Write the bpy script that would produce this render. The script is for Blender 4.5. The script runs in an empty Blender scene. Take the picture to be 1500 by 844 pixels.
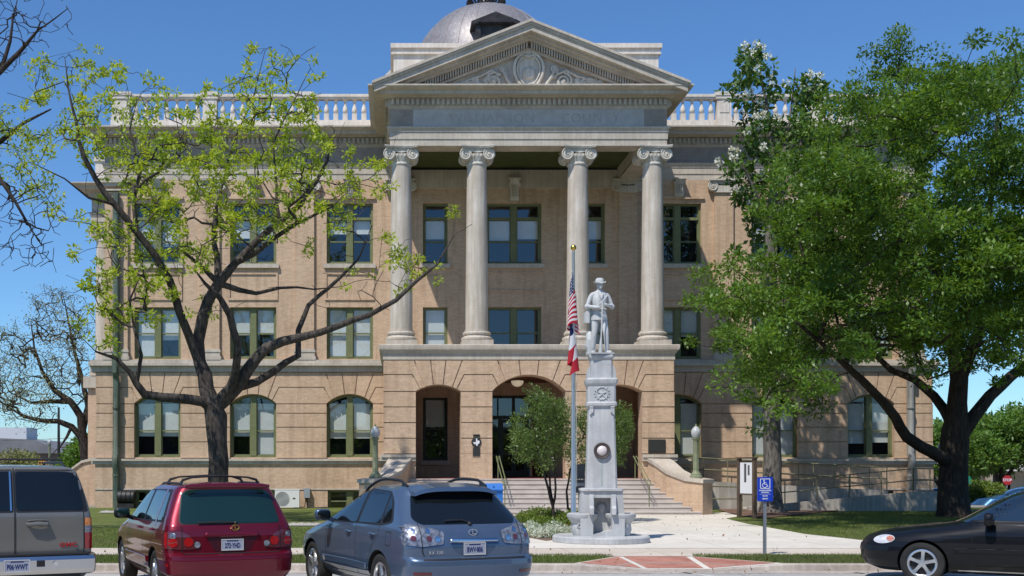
import bpy, bmesh, math, random
import numpy as np
from mathutils import Vector, Matrix
from mathutils.geometry import tessellate_polygon
from mathutils.bvhtree import BVHTree

R = math.radians
SC = bpy.context.scene
COL = SC.collection
H, F, VX, VY = 1.88, 1680.0, 575.0, 682.0

def P(px, py, Y):
    return Vector(((px - VX) * Y / F, Y, H - (py - VY) * Y / F))

# ------------------------------------------------------------------ materials
def newmat(name):
    m = bpy.data.materials.new(name); m.use_nodes = True
    nt = m.node_tree
    return m, nt, nt.nodes['Principled BSDF']

def coords(nt, kind='Object', scale=(1, 1, 1)):
    tc = nt.nodes.new('ShaderNodeTexCoord'); mp = nt.nodes.new('ShaderNodeMapping')
    mp.inputs['Scale'].default_value = scale
    nt.links.new(tc.outputs[kind], mp.inputs[0])
    return mp.outputs[0]

def noise(nt, vec, scale, detail=4, rough=.55):
    n = nt.nodes.new('ShaderNodeTexNoise')
    n.inputs['Scale'].default_value = scale; n.inputs['Detail'].default_value = detail
    n.inputs['Roughness'].default_value = rough
    if vec is not None: nt.links.new(vec, n.inputs['Vector'])
    return n.outputs['Fac']

def ramp(nt, fac, stops):
    r = nt.nodes.new('ShaderNodeValToRGB'); e = r.color_ramp.elements
    while len(e) < len(stops): e.new(.5)
    for i, (p, c) in enumerate(stops):
        e[i].position = p; e[i].color = (*c, 1) if len(c) == 3 else c
    nt.links.new(fac, r.inputs[0])
    return r.outputs[0]

def mix(nt, a, b, fac, mode='MIX'):
    m = nt.nodes.new('ShaderNodeMixRGB'); m.blend_type = mode
    for sock, v in ((m.inputs[1], a), (m.inputs[2], b), (m.inputs[0], fac)):
        if hasattr(v, 'is_linked') or hasattr(v, 'node'): nt.links.new(v, sock)
        elif isinstance(v, (int, float)): sock.default_value = v
        else: sock.default_value = (*v, 1)
    return m.outputs[0]

def bump(nt, bs, h, strength=.3, dist=.02):
    b = nt.nodes.new('ShaderNodeBump'); b.inputs['Strength'].default_value = strength
    b.inputs['Distance'].default_value = dist
    nt.links.new(h, b.inputs['Height']); nt.links.new(b.outputs[0], bs.inputs['Normal'])

def mottled(name, c1, c2, scale=3, rough=.8, bscale=40, bstr=.2, metal=0, kind='Object', streak=None, spec=.3, bdist=.01):
    """two-tone weathered surface with fine bump"""
    m, nt, bs = newmat(name)
    v = coords(nt, kind)
    col = ramp(nt, noise(nt, v, scale, 6), [(.32, c1), (.68, c2)])
    f = noise(nt, v, bscale, 3)
    col = mix(nt, col, ramp(nt, f, [(.3, (.82,)*3), (.7, (1.12,)*3)]), .7, 'MULTIPLY')
    if streak:
        vs = coords(nt, kind, (6, 6, .35))
        col = mix(nt, col, ramp(nt, noise(nt, vs, 1.5, 5), [(.45, streak), (.62, (1, 1, 1))]), .8, 'MULTIPLY')
    nt.links.new(col, bs.inputs['Base Color'])
    bs.inputs['Roughness'].default_value = rough; bs.inputs['Metallic'].default_value = metal
    bs.inputs['Specular IOR Level'].default_value = spec
    bump(nt, bs, f, bstr, bdist)
    return m

def plain(name, c, rough=.5, metal=0, spec=.5, coat=0, emit=None, es=0, trans=0):
    m, nt, bs = newmat(name)
    bs.inputs['Base Color'].default_value = (*c, 1)
    bs.inputs['Roughness'].default_value = rough; bs.inputs['Metallic'].default_value = metal
    bs.inputs['Specular IOR Level'].default_value = spec
    bs.inputs['Coat Weight'].default_value = coat
    bs.inputs['Coat Roughness'].default_value = .03
    bs.inputs['Transmission Weight'].default_value = trans
    if emit: bs.inputs['Emission Color'].default_value = (*emit, 1); bs.inputs['Emission Strength'].default_value = es
    return m

def brick_mat(name, c1, c2, mortar, rust=None):
    m, nt, bs = newmat(name)
    tc = nt.nodes.new('ShaderNodeTexCoord'); sp = nt.nodes.new('ShaderNodeSeparateXYZ')
    nt.links.new(tc.outputs['Object'], sp.inputs[0])
    ad = nt.nodes.new('ShaderNodeMath'); ad.operation = 'ADD'
    nt.links.new(sp.outputs[0], ad.inputs[0]); nt.links.new(sp.outputs[1], ad.inputs[1])
    cb = nt.nodes.new('ShaderNodeCombineXYZ')
    nt.links.new(ad.outputs[0], cb.inputs[0]); nt.links.new(sp.outputs[2], cb.inputs[1])
    b = nt.nodes.new('ShaderNodeTexBrick')
    nt.links.new(cb.outputs[0], b.inputs['Vector'])
    b.inputs['Scale'].default_value = 1.0
    b.inputs['Brick Width'].default_value = .21; b.inputs['Row Height'].default_value = .068
    b.inputs['Mortar Size'].default_value = .006; b.inputs['Mortar Smooth'].default_value = .3
    b.inputs['Color1'].default_value = (*c1, 1); b.inputs['Color2'].default_value = (*c2, 1)
    b.inputs['Mortar'].default_value = (*mortar, 1); b.inputs['Bias'].default_value = 0
    v = tc.outputs['Object']
    col = mix(nt, b.outputs['Color'], ramp(nt, noise(nt, v, .55, 8, .65), [(.3, (.84, .82, .80)), (.5, (1, .99, .98)), (.7, (1.08, 1.09, 1.10))]), .9, 'MULTIPLY')
    vs = coords(nt, 'Object', (3, 3, .25))
    col = mix(nt, col, ramp(nt, noise(nt, vs, 1.3, 6), [(.36, (.76, .73, .71)), (.50, (1, 1, 1))]), .6, 'MULTIPLY')
    col = mix(nt, col, ramp(nt, noise(nt, v, 14, 2), [(.3, (.86,)*3), (.7, (1.1,)*3)]), .8, 'MULTIPLY')
    nt.links.new(col, bs.inputs['Base Color']); bs.inputs['Roughness'].default_value = .9
    bs.inputs['Specular IOR Level'].default_value = .15
    bump(nt, bs, b.outputs['Fac'], -.5, .006)
    return m

def glass_mat(name, tint=(.55, .62, .62), rough=.02, refl=.16):
    """window pane: mirror-like over see-through"""
    m = bpy.data.materials.new(name); m.use_nodes = True; nt = m.node_tree; nt.nodes.clear()
    out = nt.nodes.new('ShaderNodeOutputMaterial'); mx = nt.nodes.new('ShaderNodeMixShader')
    tr = nt.nodes.new('ShaderNodeBsdfTransparent'); gl = nt.nodes.new('ShaderNodeBsdfGlossy')
    lw = nt.nodes.new('ShaderNodeLayerWeight'); lw.inputs[0].default_value = .5
    pw = nt.nodes.new('ShaderNodeMath'); pw.operation = 'POWER'; pw.inputs[1].default_value = 4
    ml = nt.nodes.new('ShaderNodeMath'); ml.operation = 'MULTIPLY'; ml.inputs[1].default_value = .6
    nt.links.new(lw.outputs['Facing'], pw.inputs[0]); nt.links.new(pw.outputs[0], ml.inputs[0])
    mr = nt.nodes.new('ShaderNodeMath'); mr.operation = 'ADD'; mr.inputs[1].default_value = refl
    tr.inputs[0].default_value = (*tint, 1); gl.inputs['Roughness'].default_value = rough
    gl.inputs['Color'].default_value = (.9, .95, 1, 1)
    nt.links.new(ml.outputs[0], mr.inputs[0]); nt.links.new(mr.outputs[0], mx.inputs[0])
    nt.links.new(tr.outputs[0], mx.inputs[1]); nt.links.new(gl.outputs[0], mx.inputs[2])
    nt.links.new(mx.outputs[0], out.inputs[0])
    return m

def leaf_mat(name, c1, c2, c3=None, gloss=.45, spec=.5, trans=.35, scale=.35):
    m, nt, bs = newmat(name)
    g = nt.nodes.new('ShaderNodeNewGeometry')
    col = ramp(nt, g.outputs['Random Per Island'], [(0, c1), (1, c2)])
    v = coords(nt, 'Object')
    col = mix(nt, col, c3 or c1, ramp(nt, noise(nt, v, scale, 3), [(.4, (0,)*3), (.65, (1,)*3)]))
    nt.links.new(col, bs.inputs['Base Color'])
    bs.inputs['Roughness'].default_value = gloss; bs.inputs['Specular IOR Level'].default_value = spec
    tl = nt.nodes.new('ShaderNodeBsdfTranslucent')
    nt.links.new(mix(nt, col, (1.5, 1.35, .5), 1, 'MULTIPLY'), tl.inputs[0])
    mx = nt.nodes.new('ShaderNodeMixShader'); mx.inputs[0].default_value = trans
    out = nt.nodes['Material Output']
    nt.links.new(bs.outputs[0], mx.inputs[1]); nt.links.new(tl.outputs[0], mx.inputs[2]); nt.links.new(mx.outputs[0], out.inputs[0])
    return m

# ------------------------------------------------------------------ mesh builder
class MB:
    def __init__(s): s.v = []; s.f = []; s.m = []; s.M = None
    def vert(s, p):
        p = Vector(p)
        if s.M is not None: p = s.M @ p
        s.v.append((p[0], p[1], p[2])); return len(s.v) - 1
    def face(s, idx, m=0): s.f.append(tuple(idx)); s.m.append(m)
    def poly(s, pts, m=0): s.face([s.vert(p) for p in pts], m)
    def box(s, x0, x1, y0, y1, z0, z1, m=0):
        if x0 > x1: x0, x1 = x1, x0
        if y0 > y1: y0, y1 = y1, y0
        if z0 > z1: z0, z1 = z1, z0
        a = [s.vert(p) for p in ((x0,y0,z0),(x1,y0,z0),(x1,y1,z0),(x0,y1,z0),(x0,y0,z1),(x1,y0,z1),(x1,y1,z1),(x0,y1,z1))]
        for q in ((0,3,2,1),(4,5,6,7),(0,1,5,4),(1,2,6,5),(2,3,7,6),(3,0,4,7)): s.face([a[i] for i in q], m)
    def prism(s, poly, d0, d1, axis='y', m=0):
        """extrude a 2D polygon; axis y: (x,z) pts, axis x: (y,z), axis z: (x,y)"""
        n = len(poly)
        ar = sum(poly[i][0]*poly[(i+1) % n][1] - poly[(i+1) % n][0]*poly[i][1] for i in range(n))
        if ar < 0: poly = list(reversed(poly))
        mk = {'y': lambda p, d: (p[0], d, p[1]), 'x': lambda p, d: (d, p[0], p[1]), 'z': lambda p, d: (p[0], p[1], d)}[axis]
        lo = [s.vert(mk(p, d0)) for p in poly]; hi = [s.vert(mk(p, d1)) for p in poly]
        tris = tessellate_polygon([[Vector((p[0], p[1], 0)) for p in poly]])
        for t in tris:
            t = list(t)
            a = [Vector((poly[i][0], poly[i][1], 0)) for i in t]
            if (a[1]-a[0]).cross(a[2]-a[0]).z < 0: t.reverse()
            up = [hi[i] for i in t]; dn = [lo[i] for i in reversed(t)]
            if axis == 'y': up.reverse(); dn.reverse()
            if d1 < d0: up.reverse(); dn.reverse()
            s.face(up, m); s.face(dn, m)
        for i in range(n):
            j = (i+1) % n
            q = [lo[i], lo[j], hi[j], hi[i]]
            if axis == 'y': q.reverse()
            if d1 < d0: q.reverse()
            s.face(q, m)
    def tube(s, pts, rad, n=8, m=0, cap=True):
        pts = [Vector(p) for p in pts]
        if not hasattr(rad, '__len__'): rad = [rad]*len(pts)
        rings = []; up = None
        for i, p in enumerate(pts):
            a = pts[max(i-1, 0)]; b = pts[min(i+1, len(pts)-1)]
            t = (b-a)
            t = t.normalized() if t.length > 1e-9 else Vector((0, 0, 1))
            if up is None:
                up = Vector((0, 0, 1)) if abs(t.z) < .9 else Vector((1, 0, 0))
            u = t.cross(up)
            if u.length < 1e-4: u = t.cross(Vector((.3, 1, .2)))
            u.normalize(); w = u.cross(t).normalized(); up = w
            r = rad[i]
            rings.append([s.vert(p + u*(r*math.cos(2*math.pi*k/n)) + w*(r*math.sin(2*math.pi*k/n))) for k in range(n)])
        for a, b in zip(rings, rings[1:]):
            for k in range(n):
                s.face((a[k], b[k], b[(k+1) % n], a[(k+1) % n]), m)
        if cap and n > 2:
            s.face(rings[0], m); s.face(list(reversed(rings[-1])), m)
    def lathe(s, prof, c=(0, 0, 0), n=24, m=0, axis='z', a0=0, a1=2*math.pi, cap=True):
        full = abs(a1-a0-2*math.pi) < 1e-6
        k = n if full else n+1
        rings = []
        for r, h in prof:
            rg = []
            for i in range(k):
                a = a0+(a1-a0)*i/n
                u, w = r*math.cos(a), r*math.sin(a)
                q = {'z': (u, w, h), 'y': (u, h, w), 'x': (h, u, w)}[axis]
                rg.append(s.vert((c[0]+q[0], c[1]+q[1], c[2]+q[2])))
            rings.append(rg)
        for a, b in zip(rings, rings[1:]):
            for i in range(n):
                j = (i+1) % k
                q = (a[i], a[j], b[j], b[i])
                s.face(q if axis != 'y' else q[::-1], m)
        if cap and full:
            if prof[0][0] > 1e-6: s.face(rings[0][::-1] if axis != 'y' else rings[0], m)
            if prof[-1][0] > 1e-6: s.face(rings[-1] if axis != 'y' else rings[-1][::-1], m)
    def ball(s, c, r, n=12, m=0, sc=(1, 1, 1)):
        rings = []
        for i in range(n//2+1):
            a = math.pi*i/(n//2)
            rings.append([s.vert((c[0]+sc[0]*r*math.sin(a)*math.cos(2*math.pi*k/n), c[1]+sc[1]*r*math.sin(a)*math.sin(2*math.pi*k/n), c[2]-sc[2]*r*math.cos(a))) for k in range(n)])
        for a, b in zip(rings, rings[1:]):
            for k in range(n): s.face((a[k], a[(k+1) % n], b[(k+1) % n], b[k]), m)
    def mesh(s, name, smooth=True, ang=35):
        me = bpy.data.meshes.new(name)
        me.from_pydata(s.v, [], s.f)
        if len(s.m): me.polygons.foreach_set('material_index', s.m)
        if smooth:
            me.polygons.foreach_set('use_smooth', [True]*len(s.f))
            me.set_sharp_from_angle(angle=R(ang))
        me.validate(); me.update()
        return me
    def build(s, name, mats, parent=None, smooth=True, ang=35, loc=None, fix=False):
        me = s.mesh(name, smooth, ang)
        if not isinstance(mats, (list, tuple)): mats = [mats]
        for m in mats: me.materials.append(m)
        if fix:
            bm = bmesh.new(); bm.from_mesh(me); bmesh.ops.remove_doubles(bm, verts=bm.verts, dist=1e-5)
            bmesh.ops.recalc_face_normals(bm, faces=bm.faces); bm.to_mesh(me); bm.free()
        o = bpy.data.objects.new(name, me); COL.objects.link(o)
        if parent is not None: o.parent = parent
        if loc is not None: o.location = loc
        return o

def arrmesh(name, verts, nper, mats, parent=None, smooth=False, midx=None):
    """fast mesh from (N*nper,3) float array, faces of nper verts each"""
    n = len(verts)//nper
    me = bpy.data.meshes.new(name)
    me.vertices.add(len(verts)); me.vertices.foreach_set('co', np.ascontiguousarray(verts, dtype=np.float32).ravel())
    me.loops.add(len(verts)); me.loops.foreach_set('vertex_index', np.arange(len(verts), dtype=np.int32))
    me.polygons.add(n); me.polygons.foreach_set('loop_start', np.arange(n, dtype=np.int32)*nper)
    if midx is not None: me.polygons.foreach_set('material_index', midx)
    me.update(calc_edges=True)
    for m in (mats if isinstance(mats, (list, tuple)) else [mats]): me.materials.append(m)
    o = bpy.data.objects.new(name, me); COL.objects.link(o)
    if parent is not None: o.parent = parent
    return o

def tag(o, label=None, cat=None, group=None, kind=None):
    if label: o['label'] = label
    if cat: o['category'] = cat
    if group: o['group'] = group
    if kind: o['kind'] = kind
    return o

def thing(name, label, cat, loc=(0, 0, 0), rz=0, group=None):
    o = bpy.data.objects.new(name, None); COL.objects.link(o)
    o.location = loc; o.rotation_euler = (0, 0, rz); o.empty_display_size = .2
    return tag(o, label, cat, group)

KIDS = {}
def copy_tree(o, parent=None, loc=None):
    c = o.copy(); COL.objects.link(c); c.parent = parent
    if loc is not None: c.location = loc
    for ch in [x for x in bpy.data.objects if x.parent == o]: copy_tree(ch, c)
    return c

def setpart(o, label): o['label'] = label; return o

_font = {}
def text_mb(txt, size, depth=.002, align='CENTER', space=1.0, bold=0):
    """text as mesh data in x,z plane facing -y, centred"""
    cu = bpy.data.curves.new('lettering', 'FONT'); cu.body = txt; cu.size = size; cu.extrude = depth
    cu.align_x = align; cu.align_y = 'CENTER'; cu.space_character = space; cu.offset = bold; cu.resolution_u = 3
    ob = bpy.data.objects.new('lettering', cu); COL.objects.link(ob)
    dg = bpy.context.evaluated_depsgraph_get(); dg.update()
    me = bpy.data.meshes.new_from_object(ob.evaluated_get(dg))
    bpy.data.objects.remove(ob); bpy.data.curves.remove(cu)
    for v in me.vertices: v.co = Vector((v.co.x, -v.co.z, v.co.y))
    me.update()
    return me

def add_text(name, txt, size, mat, parent, loc, rot=(0, 0, 0), depth=.002, space=1.0, bold=0, sx=1):
    me = text_mb(txt, size, depth, 'CENTER', space, bold); me.name = name
    me.materials.clear(); me.materials.append(mat)
    o = bpy.data.objects.new(name, me); COL.objects.link(o); o.parent = parent
    o.location = loc; o.rotation_euler = rot; o.scale = (sx, 1, 1)
    return o

# ------------------------------------------------------------------ world, camera, sun
def setup_world():
    w = bpy.data.worlds.new('World'); SC.world = w; w.use_nodes = True
    nt = w.node_tree; bg = nt.nodes['Background']
    sky = nt.nodes.new('ShaderNodeTexSky'); sky.sky_type = 'NISHITA'; sky.sun_disc = False
    L = Vector((.75, 1, -1.95)).normalized()
    el = math.asin(-L.z); az = math.atan2(-L.x, -L.y)
    sky.sun_elevation = el; sky.sun_rotation = az
    sky.altitude = 0; sky.air_density = SKY_AIR; sky.dust_density = .1; sky.ozone_density = 1.6
    nt.links.new(mix(nt, sky.outputs[0], (.52, .80, 1.10), 1, 'MULTIPLY'), bg.inputs[0]); bg.inputs[1].default_value = SKY_STR
    sd = bpy.data.lights.new('sun', 'SUN'); sd.energy = SUN_STR; sd.angle = R(.53); sd.color = (1, .955, .88)
    so = bpy.data.objects.new('sun', sd); COL.objects.link(so); so.location = (-20, -20, 60)
    so.rotation_euler = L.to_track_quat('-Z', 'Y').to_euler()
    cd = bpy.data.cameras.new('camera'); co = bpy.data.objects.new('camera', cd); COL.objects.link(co)
    cd.sensor_width = 36; cd.lens = F/1500*36; cd.shift_x = (750-VX)/1500; cd.shift_y = (VY-422)/1500
    cd.clip_end = 3000; cd.clip_start = .1
    co.location = (0, 0, H); co.rotation_euler = (R(90), 0, 0)
    SC.camera = co
    SC.render.engine = 'CYCLES'
    SC.view_settings.view_transform = 'Standard'; SC.view_settings.look = 'None'
    SC.view_settings.exposure = EXPO; SC.view_settings.gamma = 1
    SC.render.resolution_x = 1024; SC.render.resolution_y = 576
SKY_STR, SUN_STR, EXPO, SKY_AIR = .12, 4.2, .12, 1.0
setup_world()
# ------------------------------------------------------------------ materials used by the building
M = {}
M['brick'] = brick_mat('tan_brick', (.63, .445, .30), (.53, .37, .245), (.50, .41, .33))
M['stone'] = mottled('limestone', (.47, .415, .35), (.61, .545, .465), 1.2, .85, 30, .25, streak=(.86, .84, .81))
M['stone_w'] = mottled('pale_carved_stone', (.55, .51, .45), (.68, .64, .57), 2, .85, 40, .3, streak=(.80, .77, .72))
M['col'] = mottled('column_stone', (.51, .455, .39), (.65, .59, .52), 1.0, .8, 35, .25, streak=(.80, .76, .70))
M['bal'] = mottled('balustrade_stone', (.66, .60, .53), (.78, .72, .65), 2, .85, 40, .2, streak=(.85, .82, .78))
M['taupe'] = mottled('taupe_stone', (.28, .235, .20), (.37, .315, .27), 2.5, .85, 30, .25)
M['frieze'] = mottled('blue_grey_stone', (.42, .395, .36), (.52, .49, .45), 2.5, .85, 30, .2)
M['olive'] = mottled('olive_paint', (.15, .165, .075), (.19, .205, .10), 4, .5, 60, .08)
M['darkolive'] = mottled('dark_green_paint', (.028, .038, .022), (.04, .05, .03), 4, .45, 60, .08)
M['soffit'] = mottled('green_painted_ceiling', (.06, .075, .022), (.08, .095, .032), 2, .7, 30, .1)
M['glass'] = glass_mat('window_glass', (.90, .94, .94), .02, .09)
M['glassd'] = glass_mat('dark_window_glass', (.30, .33, .34), .03, .10)
M['blind'] = mottled('roller_blind', (.62, .61, .59), (.70, .69, .66), 1.5, .8, 20, .05)
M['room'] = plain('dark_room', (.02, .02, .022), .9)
M['metal_dome'] = mottled('lead_grey_dome', (.27, .255, .26), (.34, .32, .33), .6, .5, 8, .25, metal=.35, streak=(.75, .72, .70))
M['darkmetal'] = mottled('dark_bronze', (.028, .026, .026), (.06, .055, .052), 3, .45, 30, .2, metal=.4)
M['concrete'] = mottled('ramp_concrete', (.36, .34, .31), (.48, .46, .42), 1.4, .9, 30, .3, streak=(.7, .68, .66))
M['stepstone'] = mottled('granite_step', (.50, .44, .40), (.62, .56, .51), 2, .8, 50, .25)
M['redtile'] = mottled('red_tile', (.30, .12, .10), (.38, .17, .14), 4, .7, 30, .2)
M['groove'] = M['brick']

CX, CY = 5.4, 51.0
court = thing('courthouse', 'tan brick and limestone courthouse with ionic portico, carved pediment and grey metal dome', 'courthouse', (CX, CY, 0))
HB = 28.0

def arc_pts(cx, a, zs, zc, n=12):
    h = zc-zs; r = (a*a+h*h)/(2*h); z0 = zc-r
    t = math.asin(a/r)
    return [(cx+r*math.sin(-t+2*t*i/n), z0+r*math.cos(-t+2*t*i/n)) for i in range(n+1)]

def wall_strip(mb, x0, x1, z0, z1, y0, y1, ops, m=0):
    """ops: (cx, halfwidth, zbottom, ztop[, zcrown]) non-overlapping in x unless stacked"""
    cols = {}
    for o in ops: cols.setdefault((round(o[0]-o[1], 4), round(o[0]+o[1], 4)), []).append(o)
    x = x0
    for (a, b), lst in sorted(cols.items()):
        if a > x: mb.box(x, a, y0, y1, z0, z1, m)
        lst.sort(key=lambda o: o[2]); z = z0
        for i, o in enumerate(lst):
            if o[2] > z+1e-4 and not (i > 0 and len(lst[i-1]) > 4): mb.box(a, b, y0, y1, z, o[2], m)
            z = o[3]
            if len(o) > 4:
                top = lst[i+1][2] if i+1 < len(lst) else z1
                ap = arc_pts(o[0], o[1], o[3], o[4])
                mb.prism([(b, top), (a, top)]+ap, y0, y1, 'y', m); z = top
        if z < z1-1e-4: mb.box(a, b, y0, y1, z, z1, m)
        x = b
    if x < x1: mb.box(x, x1, y0, y1, z0, z1, m)

def inset(poly, d):
    n = len(poly)
    ar = sum(poly[i][0]*poly[(i+1) % n][1]-poly[(i+1) % n][0]*poly[i][1] for i in range(n))
    if ar < 0: poly = poly[::-1]
    out = []
    for i in range(n):
        p0 = Vector(poly[i-1]); p1 = Vector(poly[i]); p2 = Vector(poly[(i+1) % n])
        e1 = (p1-p0).normalized(); e2 = (p2-p1).normalized()
        n1 = Vector((-e1.y, e1.x)); n2 = Vector((-e2.y, e2.x))
        k = n1+n2
        if k.length < 1e-4: k = n1.copy()
        k = k/max(k.dot(n1), .4)
        out.append(tuple(p1+k*d))
    return out

def rustic(mb, openings, x0, x1, z0, z1, ytop, yb, joints, nrad=5, g=.02, m=0):
    """rusticated band blocks; openings (cx,a,zs,zc); joints: horizontal joint heights, last two at spring and above"""
    zs = joints[-2]; zj = joints[-1]
    xs = [x0]+[o for o in openings]+[x1]
    def add(poly):
        q = inset(poly, g); mb.prism(q, yb, ytop, 'y', m)
    ops = sorted(openings)
    # piers below spring
    edges = [x0]
    for o in ops: edges += [o[0]-o[1], o[0]+o[1]]
    edges.append(x1)
    zz = [z0]+list(joints[:-1])
    for k in range(0, len(edges), 2):
        a, b = edges[k], edges[k+1]
        if b-a < .05: continue
        for u, w in zip(zz, zz[1:]):
            q = [(a+.001, u+g), (b-.001, u+g), (b-.001, w-g), (a+.001, w-g)]
            mb.prism(q, yb, ytop, 'y', m)
    # voussoirs
    for i, o in enumerate(ops):
        cx, a, ozs, ozc = o
        ap = arc_pts(cx, a, ozs, ozc, 20)
        oz = ozs-1.5*a                                     # fan centre
        def at(k):                                       # point k/nrad along the arch
            return ap[int(round(k*20/nrad))]
        def ray(p, z):                                    # follow the ray from fan centre through p to height z
            t = (z-oz)/(p[1]-oz); return (cx+(p[0]-cx)*t, z)
        for k in range(1, nrad-1):
            seg = ap[int(round(k*20/nrad)):int(round((k+1)*20/nrad))+1]
            add(seg+[ray(seg[-1], z1), ray(seg[0], z1)])
        # shoulders : between this opening and the next / the wall end
        for side in (-1, 1):
            if side == 1:
                seg = ap[int(round((nrad-1)*20/nrad)):]
                nb = ops[i+1] if i+1 < len(ops) else None
                xe = x1
            else:
                seg = ap[:int(round(20/nrad))+1]
                nb = ops[i-1] if i > 0 else None
                xe = x0
            mid = seg[len(seg)//2]
            if nb is not None:
                if side == -1: continue
                ncx, na, nzs, nzc = nb
                nap = arc_pts(ncx, na, nzs, nzc, 20); noz = nzs-1.5*na
                nray = lambda p, z: (ncx+(p[0]-ncx)*(z-noz)/(p[1]-noz), z)
                nseg = nap[:int(round(20/nrad))+1]; nmid = nseg[len(nseg)//2]
                add(seg[len(seg)//2:]+nseg[:len(nseg)//2+1]+[nray(nmid, zj), ray(mid, zj)])
                add(seg[:len(seg)//2+1]+[ray(mid, zj), nray(nmid, zj)]+nseg[len(nseg)//2:]+[nray(nseg[-1], z1), ray(seg[0], z1)])
                continue
            if side == 1:
                add(seg[len(seg)//2:]+[(xe, ozs), (xe, zj), ray(mid, zj)])
                add(seg[:len(seg)//2+1]+[ray(mid, zj), (xe, zj), (xe, z1), ray(seg[0], z1)])
            else:
                add([ray(mid, zj), (xe, zj), (xe, ozs)]+seg[:len(seg)//2+1])
                add([ray(seg[-1], z1), (xe, z1), (xe, zj), ray(mid, zj)]+seg[len(seg)//2:])

# ---------------- windows
def make_window(w, h, kind, seed, arch=0, blinds=(.5, .5), bars=1):
    """origin bottom centre on wall plane (y=0), recessed; kind: double / single"""
    rd = random.Random(seed)
    yy = .20
    fm = MB(); fw = .09
    a = w/2
    top = [(a-.001, h), (-a+.001, h)] if not arch else [(p[0]*.999, p[1]-.001) for p in reversed(arc_pts(0, a, h, h+arch))]
    outer = [(-a+.001, 0), (a-.001, 0)]+top
    # outer frame as four members
    fm.box(-a, -a+fw, yy-.05, yy+.1, 0, h); fm.box(a-fw, a, yy-.05, yy+.1, 0, h)
    fm.box(-a+fw, a-fw, yy-.05, yy+.1, 0, .08)
    if arch:
        ap = arc_pts(0, a, h, h+arch); ip = arc_pts(0, a-fw*.2, h-.10, h+arch-.10)
        fm.prism(ap+ip[::-1], yy-.05, yy+.1)
    else: fm.box(-a+fw, a-fw, yy-.05, yy+.1, h-.09, h)
    sash = []
    if kind == 'double':
        fm.box(-.13, .13, yy-.07, yy+.1, .08, h+arch-.08)
        sash = [(-a+fw, -.13), (.13, a-fw)]
    else: sash = [(-a+fw, a-fw)]
    hz = h
    if h > 2.6 and kind != 'arch' and bars == 2:
        fm.box(-a+fw, a-fw, yy-.06, yy+.1, h-.72, h-.60)
    zm = (h*.5) if bars != 2 else (h-.66)*.5
    for s0, s1 in sash:
        fm.box(s0, s1, yy, yy+.09, zm-.03, zm+.03)
        fm.box(s0, s0+.045, yy+.02, yy+.09, .08, h-.08); fm.box(s1-.045, s1, yy+.02, yy+.09, .08, h-.08)
        fm.box(s0+.045, s1-.045, yy+.02, yy+.09, .08, .14)
    g = MB()
    g.poly([(p[0], yy+.055, p[1]) for p in outer])
    bl = MB()
    for (s0, s1), b in zip(sash, blinds):
        ztop = (h-.1) if bars != 2 else h-.72
        if b > 0:
            t = ztop+(arch*.3 if arch else 0)
            zb = t-(t-.1)*b
            bl.box(s0+.02, s1-.02, yy+.14, yy+.15, zb, t)
            bl.box(s0+.02, s1-.02, yy+.13, yy+.16, zb-.03, zb)
        if bars == 2 and rd.random() < .0: pass
    rm = MB(); rm.poly([(-a-.4, yy+.9, -.3), (a+.4, yy+.9, -.3), (a+.4, yy+.9, h+arch+.3), (-a-.4, yy+.9, h+arch+.3)])
    return g, fm, bl, rm

def put_window(x, y, z, w, h, kind='double', seed=0, arch=0, blinds=(.5, .5), bars=1, fmat='olive', parent=court, gmat='glass', sill=None):
    g, fm, bl, rm = make_window(w, h, kind, seed, arch, blinds, bars)
    win = g.build('window', M[gmat], parent, smooth=False, loc=(x, y, z))
    fm.build('frame', M[fmat], win)
    if bl.v: bl.build('blind', M['blind'], win)
    if sill:
        s = MB(); s.box(-w/2-.12, w/2+.12, -.14, .12, -.19, -.003); s.build('sill', M['stone'], win)
    ROOMS.extend([(x-w/2-.5, x+w/2+.5, y+1.2, z-.3, z+h+arch+.3)])
    return win
ROOMS = []

WX = [-15.85, -11.6, -7.3]
PIL = [-13.5, -9.3]
wall = MB()      # main brick masses
# wings front wall
def mirror(l): return l + [(-o[0],)+tuple(o[1:]) for o in l]
bas = mirror([(x, .98, -.3, .78) for x in WX])
first = mirror([(x, 1.03, 2.24, 4.62, 5.04) for x in WX])
upper = mirror([(x, 1.03, 6.62, 8.92) for x in WX]+[(x, 1.03, 10.84, 13.54) for x in WX])
def clipops(ops, s): return [o for o in ops if o[0]*s > 0]
for s, (x0, x1) in ((-1, (-18.6, -5.5)), (1, (5.5, 18.6))):
    wall_strip(wall, x0, x1, -.6, 1.94, -.12, .4, clipops(bas, s))
    wall_strip(wall, x0, x1, 1.94, 6.04, 0, .4, clipops(first, s))
    xa, xb = (x0+.4, x1) if s < 0 else (x0, x1-.4)
    wall_strip(wall, xa, xb, 6.04, 14.58, 0, .4, clipops(upper, s))
    rustic(wall, [(o[0], o[1], 4.62, 5.04) for o in clipops(first, s)], x0+(-.0 if s < 0 else .26), x1-(.26 if s < 0 else 0), 2.2, 6.03, -.07, .003, [2.93, 3.58, 4.2, 4.62, 5.35])
# centre wall (portico back wall) with windows and openings
cen = [(0, 1.22, 6.62, 8.92), (0, 1.22, 10.84, 13.54), (-3.5, .55, 6.62, 8.92), (3.5, .55, 6.62, 8.92), (-3.5, .55, 10.84, 13.54), (3.5, .55, 10.84, 13.54)]
wall_strip(wall, -5.5, 5.5, 6.66, 14.58, 0, .4, cen)
wall_strip(wall, -5.5, 5.5, -.6, 6.66, 0, .4, [(0, 1.5, 1.36, 5.0), (-3.5, .55, 2.1, 4.9), (3.5, .55, 2.1, 4.9)])
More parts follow.
